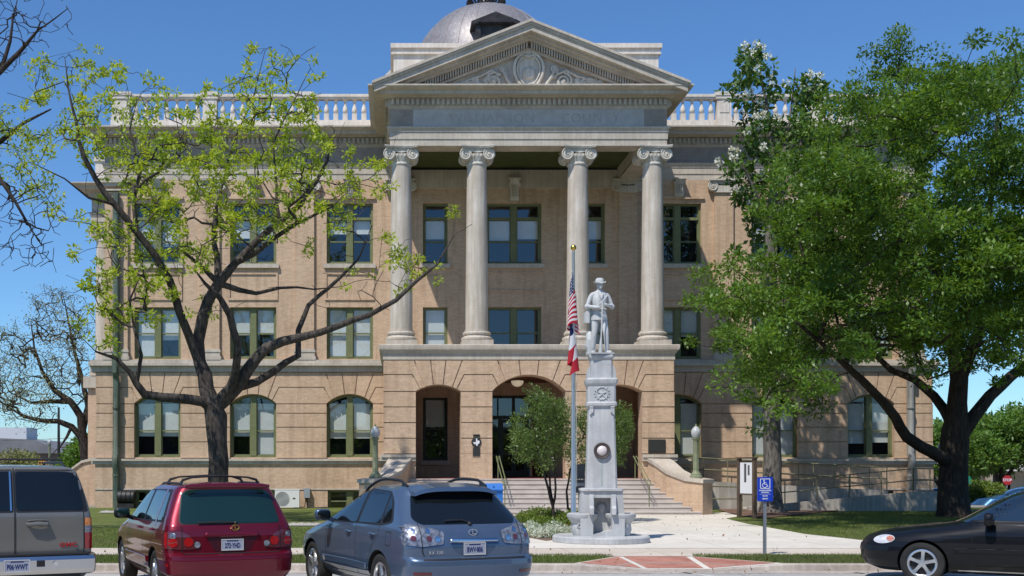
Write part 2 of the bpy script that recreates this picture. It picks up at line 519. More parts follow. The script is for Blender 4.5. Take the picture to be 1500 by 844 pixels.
# side and rear walls with windows on the west side
wall.box(-18.6, -18.2, .4, HB, -.6, 6.04); wall.box(-18.2, -17.8, .4, HB, 6.04, 14.58)
wall.box(18.2, 18.6, .4, HB, -.6, 6.04); wall.box(17.8, 18.2, .4, HB, 6.04, 14.58)
wall.box(-18.2, 18.2, HB-.4, HB, -.6, 14.58)
# pilasters, panels, label mouldings
for x in PIL+[-x for x in PIL]+[-17.65, 17.65, -5.05, 5.05]:
    hw = .42 if abs(x) < 17 else .5
    wall.box(x-hw, x+hw, -.14, .003, 7.04, 14.02)
for x in WX+[-x for x in WX]:
    for zz in (9.23, 10.37): wall.box(x-1.1, x+1.1, -.05, .003, zz, zz+.08)
    for xx in (x-1.1, x+1.02): wall.box(xx, xx+.08, -.05, .003, 9.31, 10.37)
    wall.box(x-1.15, x+1.15, -.09, .003, 13.72, 13.84)
for zz in (9.6, 10.4): wall.box(-1.3, 1.3, -.05, .003, zz, zz+.07)
wall.build('wall', M['brick'], court, smooth=False)
# roof slab and inside floors that keep the light out
rf = MB(); rf.box(-18.1, 18.1, .3, HB-.1, 16.5, 16.9); rf.build('roof', M['darkmetal'], court, smooth=False)
inn = MB(); inn.box(-17.7, 17.7, 1.3, 1.5, -.5, 14.5)  # near-black slab, its colour stands for the darkness of unlit rooms
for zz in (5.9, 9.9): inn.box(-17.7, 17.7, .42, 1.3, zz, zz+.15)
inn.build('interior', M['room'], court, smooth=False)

# stone courses
for s in (-1, 1):
    st = MB()
    xa, xb = (-18.75, -5.76) if s < 0 else (5.76, 18.75)
    st.box(xa, xb, -.27, .0, 2.08, 2.18); st.box(xa+.06*(s < 0), xb-.06*(s > 0), -.2, .0, 1.94, 2.08)
    st.box(xa+.15*(s < 0), xb-.15*(s > 0), -.15, 0, .80, .86)
    st.box(xa, xb, -.14, 0, 6.04, 6.30); st.box(xa-.1*(s < 0), xb+.1*(s > 0), -.30, 0, 6.30, 6.42); st.box(xa-.06*(s<0), xb+.06*(s>0), -.24, .0, 6.42, 6.56)
    # west/east return of the courses
    xs0, xs1 = (-18.85, -18.6) if s < 0 else (18.6, 18.85)
    st.box(xs0, xs1, 0, HB, 6.04, 6.56); st.box(xs0+.05, xs1-.0, 0, HB, 1.94, 2.18)
    st.build('stone_course', M['stone'], court, ang=30)
for x in PIL+[-x for x in PIL]+[-17.65, 17.65]:
    st = MB()
    hw = .5 if abs(x) < 17 else .58
    st.box(x-hw, x+hw, -.26, 0, 6.56, 6.72); st.box(x-hw+.05, x+hw-.05, -.21, 0, 6.72, 6.90); st.box(x-hw+.02, x+hw-.02, -.235, 0, 6.90, 6.98); st.box(x-hw+.05, x+hw-.05, -.19, 0, 6.98, 7.04)
    st.build('pilaster_base', M['stone'], court, ang=30)
for x in (-17.65, 17.65):       # corner pilaster caps are plain mouldings
    st = MB(); st.box(x-.62, x+.62, -.30, 0, 14.40, 14.58); st.box(x-.56, x+.56, -.22, 0, 14.26, 14.40); st.box(x-.6, x+.6, -.25, 0, 14.05, 14.12); st.build('pilaster_cap', M['stone'], court, ang=30)

# keystone brackets over top windows
def bracket(mb, x, y, z0, h, w=.2):
    prof = [(0, 0), (-.10, .02), (-.16, h*.25), (-.13, h*.45), (-.22, h*.7), (-.34, h*.86), (-.36, h), (0, h)]
    mb.prism([(y+p, z0+q) for p, q in prof], x-w, x+w, 'x')
    mb.M = None
    for sx in (-w-.02, w+.02):
        mb.lathe([(.0, sx-.03), (.12, sx-.03), (.12, sx+.03), (0, sx+.03)], (x, y-.2, z0+h*.8), 12, axis='x')
    mb.box(x-w-.08, x+w+.08, y-.42, y, z0+h, z0+h+.06)
    for k in range(4): mb.tube([(x-w*.6+k*w*.4, y-.17, z0+h*.2), (x-w*.6+k*w*.4, y-.25, z0+h*.72)], .03, 6)
for x in WX+[-x for x in WX]+[0]:
    b = MB(); bracket(b, 0, 0, 0, .72 if x else .9); b.build('keystone_bracket', M['stone_w'], court, loc=(x, -.05, 13.80 if x else 13.62), fix=True)

# ---------------- ionic capital (local: origin at base centre of capital, shaft radius r)
def volute(mb, c, r, y0, y1):
    mb.lathe([(0, y0), (r*.93, y0), (r*.93, y1), (0, y1)], c, 20, axis='y')
    pts = []; rr = []
    for i in range(40):
        a = i/39*math.pi*4.4; q = r*(1-.82*i/39)
        pts.append((c[0]+q*math.cos(a+math.pi/2), c[1]+y0, c[2]+q*math.sin(a+math.pi/2))); rr.append(r*.13*(1-.5*i/39))
    mb.tube(pts, rr, 6)
    mb.ball((c[0], c[1]+y0, c[2]), r*.2, 8)
def ionic(mb, r, h, flat=False, depth=None):
    d = depth if depth else r*1.15
    vr = h*.40
    zc = h*.46
    xo = r*1.16
    if flat:
        mb.box(-r, r, -d, 0, 0, h*.5)
    else:
        mb.lathe([(r, -.12), (r*1.07, -.08), (r*1.07, -.04), (r, 0), (r*1.02, h*.1), (r*1.2, h*.32), (r*1.22, h*.5)], (0, 0, 0), 28)
    for s in (-1, 1):
        volute(mb, (s*xo, 0, zc), vr, -d-.02, -d+.14)
        if not flat:
            mb.lathe([(vr*.9, -d), (vr*.55, -d*.3), (vr*.5, 0), (vr*.55, d*.3), (vr*.9, d)], (s*xo, 0, zc), 16, axis='y')
            q = MB(); volute(mb, (s*xo, 0, zc), vr, d+.02, d-.12)
    # channel between volutes, egg moulding
    y0 = -d-.0
    mb.prism([(-xo, zc+vr*.55), (0, zc+vr*.25), (xo, zc+vr*.55), (xo, zc+vr*.98), (-xo, zc+vr*.98)], y0, 0 if flat else d)
    for k in (-2, -1, 0, 1, 2):
        mb.ball((k*r*.36, y0+.03 if flat else -r*1.15, zc-vr*.15), r*.15, 8, sc=(.9, .7, 1.3))
    mb.prism([(-xo*.42, zc-vr*.5), (xo*.42, zc-vr*.5), (xo*.5, zc+vr*.2), (-xo*.5, zc+vr*.2)], y0+.06, 0 if flat else .1)
    # abacus with concave sides
    ab = xo+vr*.72; z0 = zc+vr*.98
    pts = []
    for k in range(4):
        a = k*math.pi/2
        for t in (-.98, -.5, 0, .5, .98):
            u, w = ab*t, ab*(.80+.20*t*t)*(1 if not flat else 1)
            pts.append((u*math.cos(a)+w*math.sin(a), -w*math.cos(a)+u*math.sin(a)))
    if flat: mb.box(-ab, ab, -d-.10, 0, z0, h)
    else:
        mb.prism(pts, z0, (z0+h)/2, 'z'); mb.prism([(p[0]*1.04, p[1]*1.04) for p in pts], (z0+h)/2, h, 'z')
for x in PIL+[-x for x in PIL]+[-5.05, 5.05]:
    c = MB(); ionic(c, .43, .60, True, .22); c.build('pilaster_capital', M['stone_w'], court, loc=(x, 0, 13.98), fix=True)

# ---------------- columns
def make_column():
    o = MB(); z0, z1 = 7.22, 13.93
    prof = []
    for i in range(25):
        t = i/24; prof.append((.455-.065*t**1.6, z0+(z1-z0)*t))
    o.lathe([(.51, z0-.0), (.51, z0+.05)]+[(p[0], p[1]+.05) for p in prof[:1]]+prof[1:], (0, 0, 0), 40)
    for zz in (8.75, 10.5, 12.2): o.lathe([(.452-.065*((zz-z0)/(z1-z0))**1.6+.004, zz), (.452-.065*((zz-z0)/(z1-z0))**1.6+.004, zz+.02)], (0, 0, 0), 40, cap=False)
    sh = o.build('column', M['col'], court)
    b = MB(); b.box(-.62, .62, -.62, .62, 6.66, 6.86)
    b.lathe([(.60, 6.86), (.63, 6.90), (.63, 6.97), (.58, 7.01), (.53, 7.03), (.52, 7.08), (.56, 7.11), (.57, 7.16), (.55, 7.20), (.50, 7.22)], (0, 0, 0), 40)
    b.build('column_base', M['col'], sh)
    c = MB(); ionic(c, .40, .62); q = c.build('column_capital', M['stone_w'], sh, loc=(0, 0, 13.96), fix=True)
    return sh
col0 = make_column(); col0.location = (-5.05, -5.0, 0)
for x in (-2.02, 2.03, 5.03): copy_tree(col0, court, (x, -5.0, 0))

# ---------------- entablature: mitred profile swept round a path
def sweep(mb, path, prof, closed=False, m=0, mfun=None):
    """path: list of (x,y) plan points; prof: list of (out, z); out = to the right of travel"""
    n = len(path); rows = []
    for i, p in enumerate(path):
        p = Vector(p)
        a = Vector(path[i-1]) if (i > 0 or closed) else None
        b = Vector(path[(i+1) % n]) if (i < n-1 or closed) else None
        d1 = (p-a).normalized() if a is not None else None
        d2 = (b-p).normalized() if b is not None else None
        d1 = d1 or d2; d2 = d2 or d1
        n1 = Vector((d1.y, -d1.x)); n2 = Vector((d2.y, -d2.x))
        k = n1+n2; k = k/k.dot(n1)
        rows.append([mb.vert((p.x+k.x*o, p.y+k.y*o, z)) for o, z in prof])
    rng = range(n if closed else n-1)
    for i in rng:
        a, b = rows[i], rows[(i+1) % n]
        for j in range(len(prof)-1):
            mb.face((a[j], b[j], b[j+1], a[j+1]), mfun(j) if mfun else m)
# path: wing west side -> front -> portico -> front -> east (travel +x so right = -y)
PW, PF = 5.5, -5.45
epath = [(-18.2, HB), (-18.2, 0), (-PW, 0), (-PW, PF), (PW, PF), (PW, 0), (18.2, 0), (18.2, HB)]
prof_arch = [(-.9, 14.58), (.0, 14.58), (.0, 14.84), (.03, 14.84), (.03, 15.12), (.06, 15.12), (.06, 15.22), (.12, 15.26), (.12, 15.32), (.0, 15.32)]
prof_fr = [(0, 15.32), (0, 16.02), (.05, 16.06), (.08, 16.10), (.08, 16.42)]
prof_corn = [(.08, 16.42), (.20, 16.43), (.24, 16.46), (.60, 16.47), (.60, 16.58), (.64, 16.59), (.72, 16.64), (.82, 16.68), (.86, 16.70), (.86, 16.76), (-.4, 16.80)]
e = MB(); sweep(e, epath, prof_arch); e.build('architrave', M['stone'], court, ang=25)
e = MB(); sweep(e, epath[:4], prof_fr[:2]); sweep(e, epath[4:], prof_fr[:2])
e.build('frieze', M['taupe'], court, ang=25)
e = MB(); e.box(-PW, -PW+.92, PF-.003, PF+.2, 15.32, 16.02, 1); e.box(PW-.92, PW, PF-.003, PF+.2, 15.32, 16.02, 1); e.box(-PW+.92, PW-.92, PF-.02, PF+.2, 15.32, 16.02, 0)
e.build('name_frieze', [M['frieze'], M['taupe']], court, smooth=False)
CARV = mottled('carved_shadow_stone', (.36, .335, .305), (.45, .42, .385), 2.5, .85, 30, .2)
add_text('carved_lettering', 'WILLIAMSON', .52, CARV, court, (-1.45, PF-.024, 15.66), (0, 0, 0), .006, 1.12)
add_text('carved_lettering', 'COUNTY', .52, CARV, court, (2.45, PF-.024, 15.66), (0, 0, 0), .006, 1.12)
e = MB(); sweep(e, epath, prof_fr[1:])
sweep(e, epath, prof_corn)
def dentils(mb, x0, y0, x1, y1, z0, z1, nrm, sp=.20, w=.11, d=.11):
    L = math.hypot(x1-x0, y1-y0); k = int(L/sp); ux, uy = (x1-x0)/L, (y1-y0)/L
    for i in range(k):
        t = (i+.5)*L/k; cx, cy = x0+ux*t, y0+uy*t
        mb.box(cx-abs(ux)*w/2+min(0, nrm[0]*d), cx+abs(ux)*w/2+max(0, nrm[0]*d), cy-abs(uy)*w/2+min(0, nrm[1]*d), cy+abs(uy)*w/2+max(0, nrm[1]*d), z0, z1)
for z0, z1 in ((16.16, 16.40),):
    dentils(e, -18.2, -.08, -PW-.1, -.08, z0, z1, (0, -1)); dentils(e, PW+.1, -.08, 18.2, -.08, z0, z1, (0, -1))
    dentils(e, -PW, PF-.08, PW, PF-.08, z0, z1, (0, -1))
    dentils(e, -PW-.08, PF, -PW-.08, -.3, z0, z1, (-1, 0)); dentils(e, PW+.08, PF, PW+.08, -.3, z0, z1, (1, 0))
    dentils(e, -18.28, 0, -18.28, 9, z0, z1, (-1, 0))
e.build('cornice', M['stone'], court, ang=25)
# inside faces of the portico beams + ceiling
e = MB(); e.box(-PW+.9, PW-.9, PF+.86, PF+.9, 14.58, 15.6); e.box(-PW+.86, -PW+.9, PF+.9, 0, 14.58, 15.6); e.box(PW-.9, PW-.86, PF+.9, 0, 14.58, 15.6)
e.box(-PW+.9, PW-.9, -.10, 0, 14.2, 15.0)
e.build('portico_beam', M['stone'], court, smooth=False)
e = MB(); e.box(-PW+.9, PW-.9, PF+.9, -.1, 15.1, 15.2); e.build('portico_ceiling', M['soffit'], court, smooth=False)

# ---------------- pediment
pd = MB()
hw, zb, sl = PW+.62, 16.38, .390
fy = PF-.86
zl = lambda x: zb+(hw-abs(x))*sl
pd.prism([(-PW, 16.7), (PW, 16.7), (PW, zl(PW)), (0, zl(0)-.02), (-PW, zl(PW))], PF+.05, PF+.3)
ped = pd.build('pediment', M['stone'], court, smooth=False)
rk = MB()
def rake(mb, lo, hi, y0, y1, hwx=hw, cut=None):
    for s in (-1, 1):
        pts = [(s*hwx, zl(hwx)+lo), (s*hwx, zl(hwx)+hi), (0, zl(0)+hi), (0, zl(0)+lo)]
        mb.prism(pts, y0, y1)
rake(rk, .08, .30, fy+.02, .6, hw); rake(rk, .30, .40, fy-.04, .6, hw+.04); rake(rk, .40, .50, fy-.10, .6, hw+.08)
rake(rk, -.02, .08, fy+.26, .6, hw-.8)
rake(rk, -.12, -.02, fy+.46, .2, hw-1.2)
rake(rk, -.46, -.36, fy+.70, .2, hw-2.0)
n = 56
for s in (-1, 1):
    for i in range(n):
        x = s*(.10+i*.10)
        if zl(x)-.36 < 16.80: continue
        rk.prism([(x-.03, zl(x)-.36), (x+.03, zl(x)-.36), (x+.03, zl(x)-.12), (x-.03, zl(x)-.12)], fy+.58, PF+.1)
rk.build('raking_cornice', M['stone'], ped, ang=20)
# carved cartouche and scrolls
cv = MB(); yc = PF+.03; cv.M = Matrix.Translation((0, 0, -.37+0))
cv.lathe([(0, -.16), (.20, -.15), (.26, -.10), (.30, -.04), (.33, 0)], (0, yc, 17.80), 24, axis='y')
cvt = []
for i in range(33):
    a = 2*math.pi*i/32; cvt.append((.54*math.cos(a)*(1+.06*math.cos(2*a))*(1+.16*math.sin(a)), yc-.10, 17.90+.76*math.sin(a)))
cv.tube(cvt, .07, 8, cap=False)
cvt = [(.78*p[0], yc-.14, 17.90+.82*(p[2]-17.90)) for p in cvt]
cv.tube(cvt, .035, 6, cap=False)
cv.prism([(.50*math.cos(2*math.pi*i/24), 17.90+.70*math.sin(2*math.pi*i/24)) for i in range(24)], yc-.07, yc+.03)
def scroll(mb, cx, cz, r, d=1, turns=1.7, th=.055, start=0):
    pts, rr = [], []
    for i in range(30):
        a = start+d*i/29*2*math.pi*turns; q = r*(1-.78*i/29)
        pts.append((cx+q*math.cos(a), yc-.06-.04*i/29, cz+q*math.sin(a))); rr.append(th*(1-.4*i/29))
    mb.tube(pts, rr, 6); mb.ball((cx, yc-.08, cz), th*1.6, 8)
for s in (-1, 1):
    scroll(cv, s*.24, 18.52, .17, s, 1.6, .05, math.pi/2)
    scroll(cv, s*1.40, 17.50, .33, -s, 1.8, .065, math.pi/2)
    scroll(cv, s*2.25, 17.36, .22, s, 1.7, .05, math.pi/2)
    scroll(cv, s*2.9, 17.27, .14, -s, 1.6, .04, math.pi/2)
    scroll(cv, s*1.0, 17.98, .14, s, 1.5, .04, 0)
    cv.tube([(s*.62, yc-.08, 17.25), (s*.85, yc-.12, 17.55), (s*1.02, yc-.1, 17.9), (s*1.0, yc-.08, 18.1)], [.08, .07, .05, .03], 6)
    cv.tube([(s*1.1, yc-.06, 17.75), (s*1.5, yc-.07, 17.92), (s*1.9, yc-.07, 17.7), (s*2.2, yc-.06, 17.62), (s*2.6, yc-.05, 17.45), (s*3.1, yc-.04, 17.3)], [.05, .06, .05, .045, .04, .02], 6)
    rr = random.Random(7+s)
    for k in range(26):
        t = k/25; x = s*(.9+2.9*t); zmax = .95*(1-t)+.12
        z = 17.14+rr.random()*zmax*.75
        a = rr.random()*6.28; l = .13+.1*rr.random()
        cv.ball((x, yc-.03, z), l, 6, sc=(abs(math.cos(a))*.8+.3, .35, abs(math.sin(a))*.8+.3))
for k in range(5): cv.ball((0, yc-.1, 18.5+k*.03), .12-.015*k, 8, sc=(1.2, .6, 1))
cv.build('carved_cartouche', M['stone_w'], ped)

# attic block behind the pediment
at = MB(); at.box(-5.36, 5.36, -4.6, 3.0, 16.8, 18.5); at.box(-5.45, 5.45, -4.70, 3.1, 18.5, 18.58); at.box(-5.40, 5.40, -4.65, 3.1, 18.58, 18.74); at.box(-5.48, 5.48, -4.74, 3.1, 18.74, 18.92)
at.build('attic_block', M['bal'], court, smooth=False)

# ---------------- balustrade
def baluster_mb():
    b = MB(); b.box(-.11, .11, -.11, .11, 17.2, 17.50)
    b.lathe([(.06, 17.53), (.10, 17.57), (.115, 17.66), (.10, 17.76), (.06, 17.88), (.048, 17.96), (.065, 17.99), (.048, 18.02), (.06, 18.06), (.085, 18.08)], (0, 0, 0), 12)
    b.box(-.095, .095, -.095, .095, 18.08, 18.14); return b
bal0 = None
def balustrade(x0, x1, y, peds, ycorner=None):
    global bal0
    m = MB()
    m.box(x0, x1, y-.18, y+.18, 16.75, 17.12); m.box(x0, x1, y-.15, y+.15, 17.12, 17.2)
    m.box(x0, x1, y-.16, y+.16, 18.14, 18.22); m.box(x0, x1, y-.2, y+.2, 18.22, 18.34)
    for p, w in peds:
        m.box(p-w, p+w, y-.24, y+.24, 16.76, 17.30); m.box(p-w+.03, p+w-.03, y-.21, y+.21, 17.30, 18.12)
        m.box(p-w+.13, p+w-.13, y-.235, y-.2, 17.52, 18.02)
        m.box(p-w-.03, p+w+.03, y-.26, y+.26, 18.12, 18.26); m.box(p-w-.06, p+w+.06, y-.29, y+.29, 18.26, 18.42)
    o = m.build('balustrade', M['bal'], court, smooth=False)
    pe = sorted(peds)
    for (a, wa), (b, wb) in zip(pe, pe[1:]):
        L = (b-wb)-(a+wa); k = max(1, int(L/.40))
        for i in range(k):
            x = a+wa+(i+.5)*L/k
            if bal0 is None: bal0 = baluster_mb().build('baluster', M['bal'], o, loc=(x, y, 0))
            else:
                c = bal0.copy(); COL.objects.link(c); c.parent = o; c.location = (x, y, 0)
    return o
balustrade(-17.9, -5.4, -.0, [(-17.45, .42), (-13.5, .34), (-9.3, .34), (-5.75, .3)])
balustrade(5.4, 17.9, -.0, [(17.45, .42), (13.5, .34), (9.3, .34), (5.75, .3)])
# west side balustrade run and pedestals (plain, mostly hidden)
for x in (-17.7, 17.7):
    m = MB()
    m.box(x-.18, x+.18, .4, HB-.4, 16.75, 17.2); m.box(x-.18, x+.18, .4, HB-.4, 18.15, 18.34)
    for k in range(9): m.box(x-.25, x+.25, 1.5+k*3.1, 2.0+k*3.1, 16.78, 18.4)
    m.build('side_balustrade', M['bal'], court, smooth=False)

# ---------------- podium with three arches
pod = MB()
yf = -5.6
arches = [(-3.59, .89, 1.36, 4.81, 5.07), (0, 1.45, 1.36, 4.81, 5.46), (3.59, .89, 1.36, 4.81, 5.07)]
wall_strip(pod, -5.69, 5.69, -.3, 6.07, yf+.07, yf+.75, arches)
rustic(pod, [(a[0], a[1], a[3], a[4]) for a in arches], -5.76, 5.76, 2.34, 6.06, yf, yf+.073, [2.96, 3.58, 4.2, 4.81, 5.48])
# plain lower pier faces
for a, b in ((-2.70, -1.45), (1.45, 2.70)): pod.box(a, b, yf+.002, yf+.075, 1.36, 2.35)
for a, b in ((-5.76, -4.48), (4.48, 5.76)): pod.box(a, b, yf+.002, yf+.075, -.3, 2.06)
for s in (-1, 1):
    pod.box(s*5.3, s*5.69, yf+.75, -.0, -.3, 6.07)
    z = 2.34
    for z1 in (2.96, 3.58, 4.2, 4.81, 5.48, 6.07):
        pod.box(s*5.68, s*5.76, yf+.03, -.08, z+.02, z1-.02); z = z1
    pod.box(s*5.68, s*5.76, yf+.01, -.08, -.3, 2.06)
pod.build('podium_wall', M['brick'], court, smooth=False)
f = MB()
f.box(-5.3, 5.3, yf+.75, -.0, 5.55, 5.7); f.build('loggia_ceiling', mottled('brown_board', (.16, .08, .045), (.22, .11, .06), 2, .7, 20, .1), court, smooth=False)
f = MB(); f.box(-5.3, 5.3, yf-.0, -.0, 1.2, 1.362); f.build('landing', M['redtile'], court, smooth=False)
f = MB(); pth = [(-5.76, -.0), (-5.76, yf), (5.76, yf), (5.76, 0)]
sweep(f, pth, [(0, 6.07), (.02, 6.07), (.02, 6.30), (.07, 6.33), (.09, 6.40), (.16, 6.46), (.18, 6.56), (.18, 6.64), (.15, 6.66), (-.5, 6.665)])
f.box(-5.6, 5.6, yf+.1, -.0, 6.2, 6.655)
for s in (-1, 1):
    a, b = (4.48, 5.84) if s > 0 else (-5.84, -4.48)
    f.box(a, b, yf-.12, yf+.0, 2.06, 2.20); f.box(a, b, yf-.17, yf, 2.20, 2.32)
    f.box(s*5.76, s*5.9, yf, -.2, 2.06, 2.3)
f.build('podium_stone_band', M['stone'], court, ang=25)

# windows
bl = [(.55, .55), (.72, .72), (.50, .50), (.8, .8), (.62, .62), (.7, .3)]
k = 0
first_bl = {-15.85: (.62, .62), -11.6: (.62, 1), -7.3: (.66, .66), 7.3: (1, 1), 11.6: (1, 1), 15.85: (.76, .74)}
sec_bl = {-15.85: (1, .62), -11.6: (.52, .5), -7.3: (1, 1), 7.3: (1, .55), 11.6: (.5, .6), 15.85: (.6, .9)}
thr_bl = {-15.85: (.7, .6), -11.6: (.4, .35), -7.3: (.3, .3), 7.3: (0, 0), 11.6: (.5, .5), 15.85: (.45, .5)}
for x in WX+[-x for x in WX]:
    put_window(x, 0, 2.24, 2.06, 2.38, 'double', k, .42, first_bl[x]); k += 1
    put_window(x, 0, 6.62, 2.06, 2.30, 'double', k, 0, sec_bl[x])
    put_window(x, 0, 10.84, 2.06, 2.70, 'double', k, 0, thr_bl[x], 2, sill=1)
    put_window(x, -.12, -.2, 1.96, .98, 'double', k, 0, (0, 0), gmat='glassd')
for z, h, bb in ((6.66, 2.26, 0), (10.84, 2.70, 1)):
    put_window(0, 0, z, 2.44, h, 'double', 3, 0, (.45, .42) if bb else (0, 0), 2 if bb else 1, sill=bb)
    for x in (-3.5, 3.5): put_window(x, 0, z, 1.1, h, 'single', 4, 0, (.42,) if bb else (1,), 2 if bb else 1, sill=bb)
for x in (-3.5, 3.5): put_window(x, 0, 2.1, 1.1, 2.8, 'single', 5, 0, (.45,), 1, fmat='darkolive', sill=1)
# entrance: dark glazed doors
d = MB(); yy = .12
d.box(-1.5, -1.38, yy, yy+.15, 1.362, 5.0); d.box(1.38, 1.5, yy, yy+.15, 1.362, 5.0); d.box(-1.38, 1.38, yy, yy+.15, 4.88, 5.0)
d.box(-1.38, 1.38, yy-.02, yy+.15, 3.95, 4.1); d.box(-.06, .06, yy, yy+.15, 4.1, 4.88)
for x in (-.7, .7): d.box(x-.025, x+.025, yy, yy+.12, 4.1, 4.88)
for x in (-.62, .62): d.box(x-.06, x+.06, yy, yy+.15, 1.362, 3.95)
d.box(-1.38, -.68, yy, yy+.12, 2.3, 2.4); d.box(.68, 1.38, yy, yy+.12, 2.3, 2.4)
dr = d.build('entrance_surround', M['darkolive'], court, smooth=False)
g = MB(); g.poly([(-1.4, yy+.1, 1.38), (1.4, yy+.1, 1.38), (1.4, yy+.1, 4.9), (-1.4, yy+.1, 4.9)]); g.build('glazing', M['glassd'], dr, smooth=False)
for s in (-1, 1):
    d = MB(); a, b = (-.56, -.01) if s < 0 else (.01, .56)
    d.box(a, a+.09, yy-.03, yy+.05, 1.38, 3.93); d.box(b-.09, b, yy-.03, yy+.05, 1.38, 3.93)
    for z0, z1 in ((1.38, 1.65), (3.8, 3.93), (2.35, 2.45)): d.box(a+.09, b-.09, yy-.03, yy+.05, z0, z1)
    o = d.build('door', M['darkolive'], dr, smooth=False)
    if s: o['label'] = 'dark glazed entrance door leaf'

# loggia pendant lamps
for (x, y, z) in ((-.2, -3.2, 5.38),):
    l = MB(); l.lathe([(0, -.22), (.12, -.2), (.22, -.12), (.27, 0), (.25, .03), (0, .06)], (0, 0, 0), 20)
    o = l.build('pendant_lamp', plain('opal_glass', (.75, .70, .6), .3, emit=(1, .85, .6), es=.25), court, loc=(x, y, z))
    l = MB(); l.tube([(0, 0, .06), (0, 0, .14)], .02, 6); l.build('lamp_rod', M['darkmetal'], o)

# plaques on the brick
bz = plain('bronze_plaque', (.055, .055, .05), .45, .5)
p = MB(); p.box(-.14, .14, -.03, 0, -.17, .17); p.build('bronze_plaque', bz, court, loc=(-2.08, yf-.0, 2.42))
p = MB(); p.lathe([(0, -.04), (.19, -.04), (.2, -.02), (.2, 0)], (0, 0, 0), 28, axis='y'); sl_ = p.build('round_medallion', bz, court, loc=(-2.08, yf, 2.80))
tx = [(-.02, .15), (.03, .15), (.03, .07), (.12, .06), (.125, -.02), (.11, -.04), (.04, -.10), (.035, -.155), (0, -.14), (-.03, -.07), (-.055, -.06), (-.08, -.085), (-.105, -.05), (-.14, 0), (-.02, 0)]
p = MB(); p.prism(tx, -.055, -.04); p.build('state_outline', plain('white_enamel', (.75, .76, .78), .4), sl_, smooth=False)
p = MB(); p.box(-.13, .13, -.04, 0, -.04, .04); p.box(-.11, .11, -.06, -.04, .01, .03); p.build('small_plate', bz, court, loc=(-2.08, yf, 3.07))
p = MB(); p.box(-.34, .34, -.04, 0, -.27, .27); p.box(-.31, .31, -.05, -.04, -.24, .24); p.build('bronze_plaque', bz, court, loc=(5.06, yf, 2.64))

# ---------------- steps, cheek walls
stp = MB()
cheek = [(5.10, -5.6), (5.18, -6.2), (5.45, -6.95), (5.90, -7.60), (6.40, -8.05)]
def innerx(y):
    pts = [(4.62, -5.6), (4.72, -6.2), (4.98, -7.0), (5.45, -7.9), (6.0, -8.6)]
    for (x0, y0), (x1, y1) in zip(pts, pts[1:]):
        if y1 <= y <= y0: return x0+(x1-x0)*(y0-y)/(y0-y1)
    return pts[-1][0]
ns = 8
for i in range(ns):
    z1 = 1.36-.17*i; y0 = yf-.02-(i)*.36+.0; y1 = y0-.36 if i else yf-.36
    w0 = innerx(max(y0, -8.6))+.08
    stp.box(-w0, w0, yf-.36*i-.36*1, yf-.36*i+.001 if i else yf+.0, -.3, z1-.17+.17 if False else z1-.17*0)
stp_o = None
stp = MB()
for i in range(ns):
    z1 = 1.355-.17*i; ya, yb = yf-.36*(i+1), yf-.36*i
    w = innerx(ya)+.15
    stp.box(-w, w, ya, yb, -.4, z1-.035); stp.box(-w, w, ya-.03, yb-.03 if i else yb, z1-.035, z1)
sto = stp.build('entrance_steps', M['stepstone'], court, smooth=False)
ctop = [2.04, 1.92, 1.56, 1.30, 1.22]
for s in (-1, 1):
    c = MB(); cap = MB(); hwid = .40
    L, Rr = [], []
    for i, p in enumerate(cheek):
        a = Vector(cheek[max(i-1, 0)]); b = Vector(cheek[min(i+1, len(cheek)-1)]); d_ = (b-a).normalized(); nn = Vector((-d_.y, d_.x))
        L.append(Vector(p)+nn*hwid); Rr.append(Vector(p)-nn*hwid)
    def slab(mb, z0s, z1s, grow=0):
        rows = []
        for i in range(len(cheek)):
            c0 = (L[i]+Rr[i])/2; l = c0+(L[i]-c0)*(1+grow); r_ = c0+(Rr[i]-c0)*(1+grow)
            ex = (Vector(cheek[-1])-Vector(cheek[-2])).normalized()*.05*(grow > 0) if i == len(cheek)-1 else Vector((0, 0))
            l = l+ex; r_ = r_+ex
            rows.append([mb.vert((s*l.x, l.y, z0s[i])), mb.vert((s*r_.x, r_.y, z0s[i])), mb.vert((s*r_.x, r_.y, z1s[i])), mb.vert((s*l.x, l.y, z1s[i]))])
        for a, b in zip(rows, rows[1:]):
            for j in range(4):
                mb.face((a[j], b[j], b[(j+1) % 4], a[(j+1) % 4]))
        mb.face(rows[0]); mb.face(rows[-1][::-1])
    slab(c, [-.4]*5, ctop); slab(cap, ctop, [z+.14 for z in ctop], .14)
    co_ = c.build('cheek_wall', M['brick'], court, smooth=False, fix=True)
    cap.build('coping', M['stone'], co_, smooth=False, fix=True)
# stair rail on the left of centre arch
for x in (-1.3, 4.1):
    r_ = MB()
    for dx in (0, .12): r_.tube([(x+dx, yf-.15, 2.25), (x+dx-.02, yf-.5, 2.15), (x+dx+.05, yf-2.6, 1.15)], .022, 6)
    r_.tube([(x+.06, yf-.2, 1.36), (x+.06, yf-.2, 2.24)], .022, 6); r_.tube([(x+.1, yf-2.5, .2), (x+.1, yf-2.5, 1.18)], .022, 6)
    r_.build('stair_handrail', M['olive'], court)

